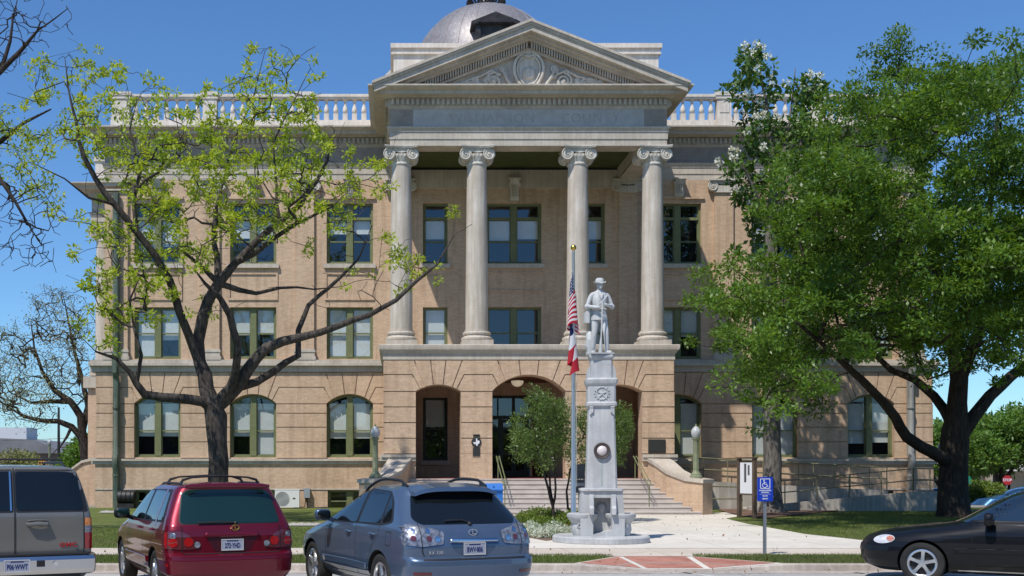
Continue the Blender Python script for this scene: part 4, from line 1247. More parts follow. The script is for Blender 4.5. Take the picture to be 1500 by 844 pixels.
# ---------- blue SUV
def blue_suv():
    car = thing('parked_suv', 'steel blue SUV with a raked rear window, roof spoiler and clear tail lamps', 'car', group='vehicles parked along the kerb')
    pm = paint('steel_blue_paint', (.080, .118, .182), .5, rough=.3)
    tab = [(.24, .22, 4.40, .70, .3, .5), (.34, .06, 4.60, .82, .34, .6), (.46, -.03, 4.69, .90, .36, .75), (.62, -.06, 4.72, .922, .36, .8), (.68, -.055, 4.72, .922, .36, .8), (.715, -.02, 4.70, .922, .34, .8), (.735, .06, 4.68, .922, .28, .8),
           (.85, .055, 4.55, .922, .28, .85), (.96, .08, 4.15, .915, .28, .9), (1.04, .115, 3.72, .90, .30, .8), (1.10, .16, 3.42, .88, .32, .6), (1.14, .20, 3.25, .865, .34, .5), (1.20, .27, 3.10, .842, .36, .48),
           (1.34, .44, 2.76, .785, .38, .44), (1.48, .60, 2.38, .72, .38, .40), (1.56, .66, 2.10, .67, .38, .36), (1.60, .70, 1.90, .62, .38, .34), (1.625, .86, 1.60, .52, .36, .3)]
    o = car_shell(tab, 54, .03, 3.4, 2.8).build('body', [pm, CM['well']], car, fix=True)
    wx = (1.04, 3.755); cut_wheels(o, [(x, .36) for x in wx], .41)
    sk = Skin(o)
    add_wheels(car, wx, .785, .365, .24, .23)
    for s in (1, -1):
        sk.patch('window_surround', rounded([(.66, 1.14), (1.0, 1.09), (3.16, 1.07), (2.30, 1.50), (1.9, 1.565), (1.10, 1.54), (.86, 1.40)], .08), 'side', CM['black'], car, .002, .07, s)
        for q in ([(.74, 1.16), (1.00, 1.12), (1.03, 1.50), (.90, 1.38)], [(1.07, 1.12), (1.83, 1.10), (1.77, 1.54), (1.08, 1.52)], [(1.92, 1.10), (3.0, 1.09), (2.28, 1.47), (1.87, 1.54)]):
            sk.patch('side_window', rounded(q, .05), 'side', CM['tint'], car, .005, .07, s)
        grooves(car, sk, [[(1.05, 1.09), (1.06, .98), (1.22, .86), (1.38, .66), (1.45, .42)], [(1.88, 1.08), (1.87, .7), (1.89, .38)], [(3.02, 1.06), (3.08, .8), (3.06, .38)], [(1.45, .39), (3.06, .38)], [(.64, 1.02), (.80, 1.02)], [(.64, .85), (.80, .85)], [(.64, .85), (.64, 1.02)], [(.80, .85), (.80, 1.02)]], s)
        handle(car, sk, 1.24, .97, s, pm); handle(car, sk, 2.12, .96, s, pm)
        sk.patch('side_moulding', rounded(line([(1.45, .52), (2.2, .53), (3.2, .52)], .075), .02), 'side', pm, car, .018, .1, s, thick=.014)
        mirror(car, sk, 2.86, 1.08, s, pm, CM['tint'])
        lo = sk.patch('tail_light', rounded([(s*.90, 1.10), (s*.72, 1.13), (s*.40, 1.035), (s*.43, .885), (s*.70, .86), (s*.90, .88)][::s], .03), 'rear', CM['clear_lens'], car, .012, .03)
        sk.patch('tail_light_side', rounded([(.10, 1.10), (.36, 1.13), (.24, 1.0), (.20, .90), (.08, .86)], .03), 'side', CM['clear_lens'], car, .012, .03, s)
        for yy_, zz, rr_, mt in ((.50, .95, .035, 'chrome'), (.61, .955, .034, 'smoke_lens'), (.80, .96, .034, 'smoke_lens'), (.80, 1.05, .038, 'chrome'), (.61, 1.05, .03, 'chrome')):
            c = [(s*yy_+rr_*math.cos(a*math.pi/10), zz+rr_*math.sin(a*math.pi/10)) for a in range(20)]
            sk.patch('lamp_reflector', c, 'rear', CM[mt], lo, .017, .03)
        sk.patch('tailgate_seam', line([(s*.705, 1.14), (s*.705, .80), (s*.68, .745)], .010), 'rear', CM['seam'], car, .015, .04)
        sk.patch('bumper_reflector', rounded([(s*.62, .51), (s*.83, .51), (s*.84, .55), (s*.62, .55)][::s], .02), 'rear', CM['dark_red_lens'], car, .005, .04)
    gp = [(-.66, 1.13), (.66, 1.13), (.74, 1.20), (.60, 1.50), (.5, 1.545), (-.5, 1.545), (-.60, 1.50), (-.74, 1.20)]
    sk.patch('rear_window', rounded(gp, .07), 'rear', CM['tint'], car, .005, .06)
    # spoiler: a thin wing over the glass
    m = MB(); rows = []
    for i in range(17):
        y = -.60+1.2*i/16; c = 1-.045*(y/.6)**4
        x0 = .50+.06*(abs(y)/.6)**2
        rows.append([m.vert(p) for p in ((x0, y, 1.545*c+.155*(1-c)*10*.1+.0), (x0+.01, y, 1.585*c+.015), (x0+.30, y, 1.632*c+.015), (x0+.34, y, 1.57*c))])
    for a, b in zip(rows, rows[1:]):
        for j in range(4): m.face((a[j], b[j], b[(j+1) % 4], a[(j+1) % 4]))
    m.face(rows[0]); m.face(rows[-1][::-1]); m.build('roof_spoiler', pm, car, fix=True)
    sk.patch('plate_recess', [(-.33, .905), (.33, .905), (.29, .82), (.19, .755), (-.19, .755), (-.29, .82)], 'rear', paint('blue_recess', (.05, .09, .15), .5), car, .003, .05)
    sk.patch('chrome_garnish', line([(-.34, .915), (.34, .915)], .028), 'rear', CM['chrome'], car, .02, .05, thick=.018)
    plate(car, sk, 0, .825, 'BWV·806', off=.012)
    m = MB(); m.tube([(0, .058*math.cos(a*math.pi/12), .038*math.sin(a*math.pi/12)) for a in range(25)], .006, 6, cap=False); m.tube([(0, .012, .032), (0, .0, -.018), (0, -.04, -.02)], .006, 6)
    p, n = sk.surf('rear', 0, 1.02); m.build('emblem', CM['chrome'], car, loc=(p.x-.012, 0, 1.03))
    p, n = sk.surf('rear', .53, .785); add_text('badge', 'RX 330', .055, CM['chrome'], car, (p.x-.006, .53, .785), (0, 0, -math.pi/2), .002, 1.2)
    p, n = sk.surf('rear', 0, .745)
    m = MB(); m.tube([(.20, 0, 1.15), (.215, .1, 1.185), (.21, .34, 1.18)], .012, 6); m.ball((.19, 0, 1.13), .035, 10); m.build('rear_wiper', CM['black'], car)
    sk.patch('bumper_top', rounded([(-.72, .712), (.72, .712), (.72, .69), (-.72, .69)], .01), 'rear', CM['black'], car, .003, .06)
    sk.patch('lower_valance', [(-.66, .42), (.66, .42), (.62, .27), (-.62, .27)], 'rear', CM['black'], car, .004, .06)
    rails(car, sk, .84, 2.45, .575, CM['black'], .055, .02, .03)
    return car
car = blue_suv(); finish(car, 1.06, 14.52, 23)

# ---------- grey full-size SUV with barn doors
def grey_suv():
    car = thing('parked_suv', 'grey full-size SUV with twin rear barn doors and a dull chrome bumper', 'car', group='vehicles parked along the kerb')
    pm = paint('pewter_paint', (.165, .157, .14), .35)
    tab = [(.40, .10, 4.9, .88, .15, .4), (.50, .03, 5.1, .96, .16, .5), (.80, .0, 5.2, .985, .16, .6), (.84, .0, 5.2, .985, .16, .6), (1.10, .005, 5.1, .985, .15, .7), (1.24, .015, 4.3, .975, .15, .6), (1.30, .03, 3.95, .965, .15, .5), (1.40, .06, 3.75, .945, .16, .4),
           (1.65, .145, 3.3, .875, .17, .3), (1.80, .20, 3.0, .82, .18, .3), (1.85, .25, 2.8, .76, .2, .3), (1.87, .36, 2.6, .66, .2, .3)]
    o = car_shell(tab, 40, .02, 7, 3).build('body', [pm, CM['well']], car, fix=True)
    wx = (1.35, 4.29); cut_wheels(o, [(x, .39) for x in wx], .44)
    sk = Skin(o); add_wheels(car, wx, .84, .39, .22, .26)
    for s in (1, -1):
        sk.patch('side_window', rounded([(.4, 1.32), (3.9, 1.30), (3.3, 1.70), (.55, 1.72)], .05), 'side', CM['tint'], car, .004, .08, s)
        gl = [(s*.022, 1.305), (s*.865, 1.305), (s*.79, 1.74), (s*.70, 1.795), (s*.022, 1.80)]
        sk.patch('window_surround', rounded([(s*.012, 1.28), (s*.92, 1.28), (s*.83, 1.76), (s*.72, 1.825), (s*.012, 1.83)][::s], .03), 'rear', CM['black'], car, .003, .06)
        sk.patch('rear_window', rounded(gl[::s], .05), 'rear', CM['tint'], car, .007, .06)
        # vertical tail lamp wrapped round the corner
        for z0, z1, mt in ((.80, 1.01, 'red_lens'), (1.01, 1.10, 'clear_lens'), (1.10, 1.20, 'amber')):
            sk.patch('tail_light', [(s*.87, z0), (s*.968, z0), (s*.968, z1), (s*.87, z1)][::s], 'rear', CM[mt], car, .012, .03)
            sk.patch('tail_light_side', [(.03, z0), (.16, z0), (.16, z1), (.03, z1)], 'side', CM[mt], car, .010, .03, s)
        sk.patch('door_seam', line([(s*.86, 1.28), (s*.86, .70)], .010), 'rear', CM['seam'], car, .003, .05)
        handle(car, sk, 1.7, 1.1, s, pm)
    sk.patch('door_seam', line([(0, 1.84), (0, .66)], .014), 'rear', CM['seam'], car, .009, .05)
    sk.patch('door_seam', line([(-.86, .745), (.86, .745)], .010), 'rear', CM['seam'], car, .003, .06)
    sk.patch('hinge_bar', rounded(line([(.045, 1.80), (.045, 1.30)], .02), .005), 'rear', CM['chrome'], car, .012, .05)
    # door pull
    p, n = sk.surf('rear', -.24, 1.12)
    m = MB(); m.M = Matrix.Translation((p.x-.02, -.28, 1.13)); m.tube([(.03, .13, 0), (-.02, .11, .0), (-.03, 0, .005), (-.02, -.11, 0), (.03, -.13, 0)], [.02, .026, .026, .026, .02], 10)
    m.tube([(.02, .12, .045), (.0, 0, .055), (.02, -.12, .045)], .010, 6); m.build('door_handle', pm, car)
    # bumper
    m = MB(); sec = [(-.02, .74), (-.12, .725), (-.16, .68), (-.155, .56), (-.10, .50), (.0, .48)]
    pl = [(.45, -1.0), (.12, -1.0), (.0, -.94), (-.03, -.80), (-.04, 0), (-.03, .80), (.0, .94), (.12, 1.0), (.45, 1.0)]
    rows = [[m.vert((px_+sx*(1 if abs(py_) < .97 else .15), py_*(1+(.03 if abs(py_) >= .94 else 0)*(-sx/.16 if sx < 0 else 0)), sz)) for sx, sz in sec] for px_, py_ in pl]
    for a, b in zip(rows, rows[1:]):
        for j in range(len(sec)-1): m.face((a[j], a[j+1], b[j+1], b[j]))
    bo = m.build('bumper', plain('dull_chrome_bumper', (.62, .62, .63), .22, 1), car, fix=True)
    m = MB(); m.box(-.14, .05, -.90, .90, .735, .755); m.build('bumper_pad', CM['black'], bo, smooth=False)
    m = MB(); m.box(-.205, -.19, -.34, -.24, .60, .68); m.build('hitch_socket', CM['black'], bo, smooth=False)
    m = MB(); m.lathe([(0, -.22), (.03, -.22), (.035, -.17)], (0, -.47, .635), 12, axis='x'); m.build('hitch_ball', CM['chrome'], bo)
    m = MB(); m.box(-.10, .25, -.8, .8, .40, .50); m.build('under_bumper', CM['black'], bo, smooth=False)
    plate(car, sk, 0, .62, 'P06·WWT', x=-.215)
    p, n = sk.surf('rear', -.62, .86); add_text('badge', 'GMC', .075, CM['redink'], car, (p.x-.006, -.66, .855), (0, 0, -math.pi/2), .004, 1.1, .002, sx=1.3)
    rails(car, sk, .55, 2.6, .70, CM['black'], .06, .018, .0)
    m = MB(); m.tube([(.75, -.7, 1.96), (.75, .7, 1.96)], .016, 6); m.build('roof_crossbar', CM['black'], car)
    return car
car = grey_suv(); finish(car, -4.79, 14.55, 25)

# ---------- black sedan
def black_sedan():
    car = thing('parked_sedan', 'glossy black sedan with clear oval headlamp and five-spoke alloy wheels', 'car', group='vehicles parked along the kerb')
    pm = paint('black_paint', (.002, .0024, .004), 0, rough=.5, coat=.45)
    # x measured from rear; length 5.0 ; front at 5.0
    tab = [(.18, .3, 4.72, .70, .4, .8), (.25, .08, 4.90, .80, .5, 1.0), (.36, .0, 4.98, .88, .55, 1.1), (.50, -.02, 5.00, .915, .55, 1.15), (.58, -.02, 4.985, .92, .55, 1.2), (.66, .0, 4.94, .92, .55, 1.25), (.72, .02, 4.86, .918, .55, 1.35),
           (.78, .03, 4.70, .912, .55, 1.5), (.84, .05, 4.42, .90, .5, 1.6), (.89, .1, 4.08, .885, .5, 1.5), (.93, .3, 3.74, .868, .5, 1.1), (.96, .6, 3.55, .85, .5, .8), (1.02, .85, 3.38, .825, .5, .65),
           (1.12, 1.05, 3.16, .775, .5, .6), (1.26, 1.30, 2.82, .705, .5, .55), (1.36, 1.50, 2.50, .64, .5, .5), (1.41, 1.65, 2.25, .58, .45, .45), (1.43, 1.8, 2.1, .50, .4, .4)]
    tab = [(r[0] if r[0] < .6 else .6+(r[0]-.6)*1.07,)+r[1:] for r in tab]
    o = car_shell(tab, 60, .03, 2.8, 2.6, .015).build('body', [pm, CM['well']], car, fix=True)
    wx = (1.17, 3.95); cut_wheels(o, [(x, .33) for x in wx], .375)
    sk = Skin(o); add_wheels(car, wx, .80, .33, .215, .21)
    for s in (1, -1):
        sk.patch('window_surround', rounded([(1.15, 1.017), (3.45, 1.001), (2.72, 1.338), (2.35, 1.429), (1.75, 1.413), (1.45, 1.296)], .06), 'side', CM['black'], car, .002, .07, s)
        for q in ([(1.4, 1.028), (2.18, 1.023), (2.16, 1.403), (1.8, 1.392), (1.6, 1.285)], [(2.28, 1.023), (3.3, 1.017), (2.7, 1.306), (2.36, 1.397), (2.25, 1.403)]):
            sk.patch('side_window', rounded(q, .04), 'side', CM['sedanglass'], car, .005, .06, s)
        grooves(car, sk, [[(3.22, 0.985), (3.24, 0.707), (3.18, 0.340)], [(2.22, 0.996), (2.22, 0.340)], [(3.18, 0.320), (2.22, 0.320)]], s)
        handle(car, sk, 2.42, .82, s, pm, .18)
        sk.patch('side_moulding', rounded(line([(1.6, 0.560), (2.4, 0.560), (3.5, 0.550)], .06), .02), 'side', pm, car, .014, .1, s, thick=.012)
        sk.patch('sill_trim', line([(1.65, 0.235), (3.45, 0.235)], .02), 'side', CM['alloy'], car, .006, .1, s)
        mirror(car, sk, 3.02, .95, s, pm, CM['tint'])
        # headlamp
        hl = []
        for a in range(24):
            t = 2*math.pi*a/24; hl.append((4.53+.17*math.cos(t)+.02*math.sin(t), .685+.062*math.sin(t)-.15*(.17*math.cos(t))))
        ho = sk.patch('headlight', hl, 'side', CM['head_lens'], car, .010, .02, s)
        hl2 = [(4.43+.06*math.cos(2*math.pi*a/16), .698+.036*math.sin(2*math.pi*a/16)) for a in range(16)]
        sk.patch('turn_signal', hl2, 'side', plain('amber_tinted_lens', (.55, .20, .13), .2, 0, .6, 1), ho, .014, .02, s)
    sk.patch('windscreen', rounded([(-.70, .985), (.70, .985), (.56, 1.35), (-.56, 1.35)], .05), 'front', CM['sedanglass'], car, .004, .06)
    sk.patch('grille', rounded([(-.36, .60), (.36, .60), (.33, .50), (-.33, .50)], .04), 'front', CM['black'], car, .006, .05)
    sk.patch('bumper_seam', line([(-.8, .56), (.8, .56)], .012), 'front', CM['seam'], car, .003, .06)
    sk.patch('lower_intake', rounded([(-.5, .36), (.5, .36), (.45, .27), (-.45, .27)], .03), 'front', CM['black'], car, .006, .05)
    return car
CM['head_lens'] = mottled('head_lens', (.42, .43, .45), (.68, .68, .70), 12, .12, 60, .2, spec=.6)
CM['sedanglass'] = plain('blue_reflecting_glass', (.012, .022, .035), .03, .1, .9, 1)
car = black_sedan()
_done = set()
for ch in car.children:                     # raise the greenhouse a little
    if ch.location.length < 1e-6 and ch.data.name not in _done:
        _done.add(ch.data.name)
        for v in ch.data.vertices:
            if v.co.z > 1.0: v.co.z += (v.co.z-1.0)*.26
ph = 32; fw = Vector((-math.cos(R(ph)), math.sin(R(ph)), 0)); rt = Vector((fw.y, -fw.x, 0))
# near wheel hub (car's left side) at (8.27,18.2)
org = Vector((8.44, 18.25, 0))-fw*3.95+rt*.80
car.location = org; car.rotation_euler = (0, 0, math.atan2(fw.y, fw.x))
RAILM = mottled('railing_paint', (.19, .18, .10), (.26, .245, .15), 4, .5, 40, .1)
# ------------------------------------------------------------------ ground, street, paving
def gz(Y): return .12*(1-min(max((Y-20.6)/30.4, 0), 1))
def G(px, py):
    Y = 30
    for _ in range(20): Y = F*(H-gz(Y))/(py-VY)
    return Vector(((px-VX)*Y/F, Y, gz(Y)))
def concrete(name, c1, c2, joint=1.5, jx=1.5, j=.012, rough=.85):
    m, nt, bs = newmat(name); tc = nt.nodes.new('ShaderNodeTexCoord'); v = tc.outputs['Object']
    col = ramp(nt, noise(nt, v, .45, 6), [(.3, c1), (.7, c2)])
    col = mix(nt, col, ramp(nt, noise(nt, v, 5, 5), [(.3, (.88,)*3), (.7, (1.08,)*3)]), .8, 'MULTIPLY')
    col = mix(nt, col, ramp(nt, noise(nt, v, 80, 2), [(.3, (.86,)*3), (.7, (1.12,)*3)]), .7, 'MULTIPLY')
    b = nt.nodes.new('ShaderNodeTexBrick'); nt.links.new(v, b.inputs['Vector']); b.offset = 0
    b.inputs['Scale'].default_value = 1; b.inputs['Brick Width'].default_value = jx; b.inputs['Row Height'].default_value = joint
    b.inputs['Mortar Size'].default_value = j; b.inputs['Color1'].default_value = (1, 1, 1, 1); b.inputs['Color2'].default_value = (.95, .95, .95, 1); b.inputs['Mortar'].default_value = (.55, .52, .5, 1)
    col = mix(nt, col, b.outputs['Color'], .8, 'MULTIPLY')
    nt.links.new(col, bs.inputs['Base Color']); bs.inputs['Roughness'].default_value = rough; bs.inputs['Specular IOR Level'].default_value = .25
    bump(nt, bs, noise(nt, v, 120, 2), .2, .004)
    return m
def lawn_mat():
    m, nt, bs = newmat('lawn_grass'); tc = nt.nodes.new('ShaderNodeTexCoord'); v = tc.outputs['Object']
    col = ramp(nt, noise(nt, v, .5, 6), [(.3, (.10, .13, .035)), (.55, (.145, .175, .05)), (.75, (.20, .21, .08))])
    col = mix(nt, col, ramp(nt, noise(nt, v, 25, 4), [(.3, (.6,)*3), (.7, (1.25,)*3)]), .9, 'MULTIPLY')
    nt.links.new(col, bs.inputs['Base Color']); bs.inputs['Roughness'].default_value = .95; bs.inputs['Specular IOR Level'].default_value = .1
    bump(nt, bs, noise(nt, v, 40, 4), .9, .04); return m
LAWN = lawn_mat()
WALK = concrete('walk_concrete', (.52, .44, .36), (.62, .54, .45), 1.8, 1.8)
PLAZA = concrete('plaza_concrete', (.60, .55, .475), (.72, .665, .585), 2.4, 2.4)
ROADM = concrete('street_concrete', (.33, .32, .30), (.47, .455, .43), 9, 6, .02)
KERB = mottled('kerb_concrete', (.38, .33, .29), (.56, .50, .44), 1.2, .9, 30, .3, streak=(.8, .78, .75))
PAVER = brick_mat('red_paver', (.46, .215, .16), (.38, .165, .125), (.36, .24, .20))
def struct(o): o['kind'] = 'structure'; return o
def sheet(name, pts, mat, dz=.0, flat=None):
    m = MB(); m.poly([(p[0], p[1], (gz(p[1]) if flat is None else flat)+dz) for p in pts])
    return struct(m.build(name, mat, smooth=False))
# far terrain: falls away to the right and behind
def sst(t): t = min(max(t, 0), 1); return t*t*(3-2*t)
xs = [-1500, -400, -150, -80, -50, -35, -25, -15, -5, 5, 12, 15, 18, 21, 24, 27, 32, 40, 55, 80, 150, 400, 1500]
ys = [-600, -100, -40, -5, 10, 20.4, 51, 54, 58, 62, 66, 70, 75, 80, 86, 95, 120, 200, 500, 1500, 2500]
def terr(x, y): return -.03-1.75*sst((y-53)/34)*sst((x-14)/12)
m = MB(); idx = [[m.vert((x, y, terr(x, y))) for x in xs] for y in ys]
for a, b in zip(idx, idx[1:]):
    for k in range(len(xs)-1): m.face((a[k], a[k+1], b[k+1], b[k]))
struct(m.build('ground', mottled('town_ground', (.20, .19, .16), (.30, .28, .25), .2, .95, 10, .2)))
sheet('street', [(-70, -25), (70, -25), (70, 20.52), (-70, 20.52)], ROADM, 0, 0)
# lawn (starts behind the kerb-ramp zone) and verge strips
m = MB()
def lp(pts, dz=0): m.poly([(p[0], p[1], gz(p[1])+dz) for p in pts])
lp([(-70, 22.3), (70, 22.3), (70, 51.5), (-70, 51.5)])
lp([(-70, 20.64), (3.28, 20.64), (4.40, 22.3), (-70, 22.3)]); lp([(7.03, 20.64), (70, 20.64), (70, 22.3), (5.75, 22.3)])
struct(m.build('lawn', LAWN, smooth=False))
sheet('sidewalk', [(-70, 22.6), (70, 22.6), (70, 24.6), (-70, 24.6)], WALK, .006)
rb = [G(1063, 760), G(1095, 768), G(1130, 774), G(1180, 783), G(1264, 792), G(1330, 797)]
sheet('plaza', [(-1.6, 24.5)]+[(-1.9, 28), (-1.6, 34), (-.8, 42.9), (11.0, 42.9), (11.9, 43.4), (12.4, 44.6), (13.8, 45.8), (14.2, 44.6)]+[(p.x, p.y) for p in rb]+[(40, 26.2), (40, 24.5)], PLAZA, .010)
sheet('approach_path', [(3.0, 22.25), (7.0, 22.25), (7.6, 22.7), (2.4, 22.7)], WALK, .008)
sheet('mulch_bed', [tuple(G(*q)[:2]) for q in ((1052, 748), (1085, 757), (1120, 760), (1180, 754), (1235, 748), (1225, 744), (1060, 743))], mottled('brown_mulch', (.13, .075, .05), (.24, .15, .11), 3, .95, 40, .8, bdist=.04), .03)
# kerb with a dropped ramp
def kh(x):
    if x < 3.28 or x > 7.03: return .12
    if x < 4.55: return .12-.105*(x-3.28)/1.27
    if x > 5.68: return .015+.105*(x-5.68)/1.35
    return .015
m = MB(); kx = [-70]+[i*2.0-40 for i in range(21)]+[3.28, 3.9, 4.55, 5.1, 5.68, 6.3, 7.03]+[i*2.0+8 for i in range(17)]+[70]; kx = sorted(set(kx))
rows = []
for x in kx:
    h = kh(x)
    rows.append([m.vert((x, 20.46, -.1)), m.vert((x, 20.49, max(h-.02, .004))), m.vert((x, 20.52, h)), m.vert((x, 20.65, h+.002)), m.vert((x, 20.65, -.1))])
for a, b in zip(rows, rows[1:]):
    for j in range(4): m.face((a[j], b[j], b[j+1], a[j+1]))
struct(m.build('kerb', KERB, smooth=False, fix=True))
sheet('gutter', [(-70, 19.9), (70, 19.9), (70, 20.47), (-70, 20.47)], KERB, .004, 0)
m = MB(); A, B_, C_, D_ = (3.28, 20.65, .122), (4.40, 22.32, .118), (5.75, 22.32, .118), (7.03, 20.65, .122); E_, F_ = (4.55, 20.65, .018), (5.68, 20.65, .018)
m.poly([A, E_, B_]); m.poly([E_, F_, C_, B_]); m.poly([F_, D_, C_]); struct(m.build('ramp_concrete', PLAZA, smooth=False))
m = MB()
def shrink(pts, k):
    c = sum((Vector(p) for p in pts), Vector())/len(pts); return [c+(Vector(p)-c)*k+Vector((0, 0, .005)) for p in pts]
m.poly(shrink([A, E_, B_], .88)); m.poly(shrink([E_, F_, C_, B_], .90)); m.poly(shrink([F_, D_, C_], .88)); struct(m.build('brick_paving', PAVER, smooth=False))
# painted bay lines
m = MB()
for x0 in (-7.0, -4.0, -1.0, 2.0, 5.2, 8.2):
    d = Vector((-.42, .906)); n = Vector((.906, .42))*.05; a = Vector((x0+2.0, 15.6)); b = a+d*5.0
    m.poly([(a.x-n.x, a.y-n.y, .004), (a.x+n.x, a.y+n.y, .004), (b.x+n.x, b.y+n.y, .004), (b.x-n.x, b.y-n.y, .004)])
struct(m.build('bay_line', mottled('worn_white_paint', (.5, .5, .48), (.75, .75, .72), 6, .8, 50, .1), smooth=False))

# ------------------------------------------------------------------ accessible ramp with railings
RA = mottled('ramp_concrete_wall', (.38, .36, .32), (.52, .48, .43), 1.0, .9, 25, .3, streak=(.75, .73, .70))
rt_ = thing('access_ramp', 'concrete switchback access ramp with olive pipe railings against the courthouse wall', 'ramp', (13.2, 48, 0))
def local(o, loc): pass
def ramp_wall(name, x0, z0, x1, z1, y, t=.25, x2=None):
    m = MB(); pts = [(x0, -.3), (x0, z0), (x1, z1)]
    if x2 is not None: pts += [(x2, z1), (x2, -.3)]
    else: pts += [(x1, -.3)]
    m.prism([(p[0]-13.2, p[1]) for p in pts], y-48, y-48+t); m.build(name, RA, rt_, smooth=False)
ramp_wall('outer_wall', 14.6, .18, 21.4, .80, 47.0, .25, 22.95)
ramp_wall('middle_wall', 13.2, 1.22, 21.0, .82, 48.6, .25)
ramp_wall('back_wall', 11.9, 1.34, 13.2, 1.22, 48.6, .25)
m = MB()
def lz(x): return x-13.2
m.prism([(lz(14.6), .0), (lz(14.6), .10), (lz(21.4), .62), (lz(22.9), .62), (lz(22.9), .0)], -.76, .61); m.prism([(lz(11.9), .0), (lz(11.9), 1.22), (lz(13.2), 1.10), (lz(21.0), .64), (lz(22.9), .62), (lz(22.9), .0)], .84, 2.7)
m.build('ramp_deck', RA, rt_, smooth=False)
m = MB(); m.box(lz(22.7), lz(22.95), -.75, 2.7, -.3, .8); m.build('end_wall', RA, rt_, smooth=False)
def railing(name, pts, h=.95, post=1.35, mid=(.5,)):
    m = MB(); P_ = [Vector((p[0]-13.2, p[1]-48, p[2])) for p in pts]
    for k in (h,)+tuple(h*q for q in mid): m.tube([p+Vector((0, 0, k)) for p in P_], .024, 8)
    for a, b in zip(P_, P_[1:]):
        n = max(1, round((b-a).length/post))
        for i in range(n+1):
            q = a.lerp(b, i/n); m.tube([q, q+Vector((0, 0, h))], .024, 8)
    return m.build(name, RAILM, rt_)
railing('railing', [(14.8, 47.12, .18), (21.4, 47.12, .80), (22.85, 47.12, .80), (22.85, 50.4, .80)])
railing('railing', [(11.6, 48.72, 1.36), (13.2, 48.72, 1.22), (21.0, 48.72, .82)], .98, 1.5)
railing('railing', [(11.6, 50.5, 1.36), (13.2, 50.5, 1.22), (21.0, 50.5, .82)], .98, 1.5)
hr = thing('short_handrail', 'low olive pipe handrail with two loops at the foot of the ramp', 'handrail', (12.3, 45.4, 0))
m = MB(); m.tube([(0, 0, .62), (0, 0, 1.0), (.08, .02, 1.06), (1.7, .5, 1.02), (2.6, .9, 1.0)], .026, 8); m.tube([(0, 0, .62), (.08, .02, .56), (1.7, .5, .55)], .026, 8)
for t in (.25, 1.7, 2.5): m.tube([(t, t*.31, 0), (t, t*.31, 1.04)], .024, 8)
m.build('pipe_rail', RAILM, hr)

# ------------------------------------------------------------------ lamp posts
lampgreen = mottled('lamp_post_green', (.19, .21, .125), (.26, .28, .18), 4, .5, 40, .1)
globe = mottled('prismatic_globe', (.34, .35, .36), (.55, .56, .57), 14, .2, 60, .6)
def lamp_post(label, loc, h=2.0, group='green lamp posts with acorn globes'):
    t = thing('lamp_post', label, 'street lamp', loc, 0, group)
    k = h-.55; m = MB()
    m.lathe([(.24, 0), (.24, .07), (.20, .10), (.19, .16), (.15, .20), (.12, .26), (.105, .3), (.10, k*.98), (.12, k), (.15, k+.03), (.16, k+.06), (.11, k+.08)], (0, 0, 0), 20)
    for i in range(8):
        a = 2*math.pi*i/8; m.tube([(.10*math.cos(a), .10*math.sin(a), .32), (.093*math.cos(a), .093*math.sin(a), k*.93)], .014, 5)
    m.build('post', lampgreen, t)
    m = MB(); m.lathe([(.08, k+.08), (.13, k+.10), (.175, k+.2), (.18, k+.30), (.15, k+.40), (.10, k+.46), (.06, k+.50)], (0, 0, 0), 24)
    g = m.build('globe', globe, t)
    m = MB(); m.lathe([(.06, k+.50), (.03, k+.53), (.035, k+.55), (.0, k+.62)], (0, 0, 0), 12); m.build('finial', lampgreen, g)
    for i in range(16):
        pass
    return t
lamp_post('green lamp post on the left cheek wall of the entrance steps', (CX-6.05, CY-7.72, 1.40))
lamp_post('green lamp post on the right cheek wall of the entrance steps', (CX+6.05, CY-7.72, 1.40))
lamp_post('dull lamp post beyond the right corner of the courthouse', (28.0, 58.5, -.1), 3.2)
lamp_post('far lamp post across the side street left of the courthouse', (-29.9, 100, 0), 4.2)

# ------------------------------------------------------------------ monument
GR = mottled('pale_granite', (.40, .40, .395), (.57, .568, .555), 1.6, .6, 60, .15, streak=(.84, .85, .87))
mo = thing('soldier_monument', 'pale grey granite pedestal with drinking fountain niche on the plaza', 'monument', (4.85, 26.7, .10), R(-6))
def sqr(mb, prof, c=(0, 0), rnd=1.0, m=0):
    """square lathe: prof of (half width, z), slightly chamfered"""
    rows = []
    for hw_, z in prof:
        ch = .12*hw_*rnd
        pts = [(hw_-ch, -hw_), (hw_, -hw_+ch), (hw_, hw_-ch), (hw_-ch, hw_), (-hw_+ch, hw_), (-hw_, hw_-ch), (-hw_, -hw_+ch), (-hw_+ch, -hw_)]
        rows.append([mb.vert((c[0]+x, c[1]+y, z)) for x, y in pts])
    for a, b in zip(rows, rows[1:]):
        for j in range(8): mb.face((a[j], a[(j+1) % 8], b[(j+1) % 8], b[j]), m)
    mb.face(rows[0][::-1], m); mb.face(rows[-1], m)
m = MB(); m.lathe([(1.10, 0), (1.12, .02), (1.12, .13), (1.09, .16)], (0, 0, 0), 40); m.build('plinth', GR, mo)
m = MB(); sqr(m, [(.355, 1.22), (.35, 1.30), (.295, 3.14), (.295, 3.16)]); m.build('shaft', GR, mo)
m = MB(); sqr(m, [(.30, 3.14), (.345, 3.16), (.35, 3.22), (.32, 3.25), (.32, 3.62), (.34, 3.64), (.36, 3.68), (.37, 3.76), (.33, 3.79), (.31, 3.80)]); cp = m.build('seal_block', GR, mo)
m = MB()
m.tube([(.13*math.cos(a*.2618), -.33, 3.44+.14*math.sin(a*.2618)) for a in range(25)], .012, 6, cap=False)
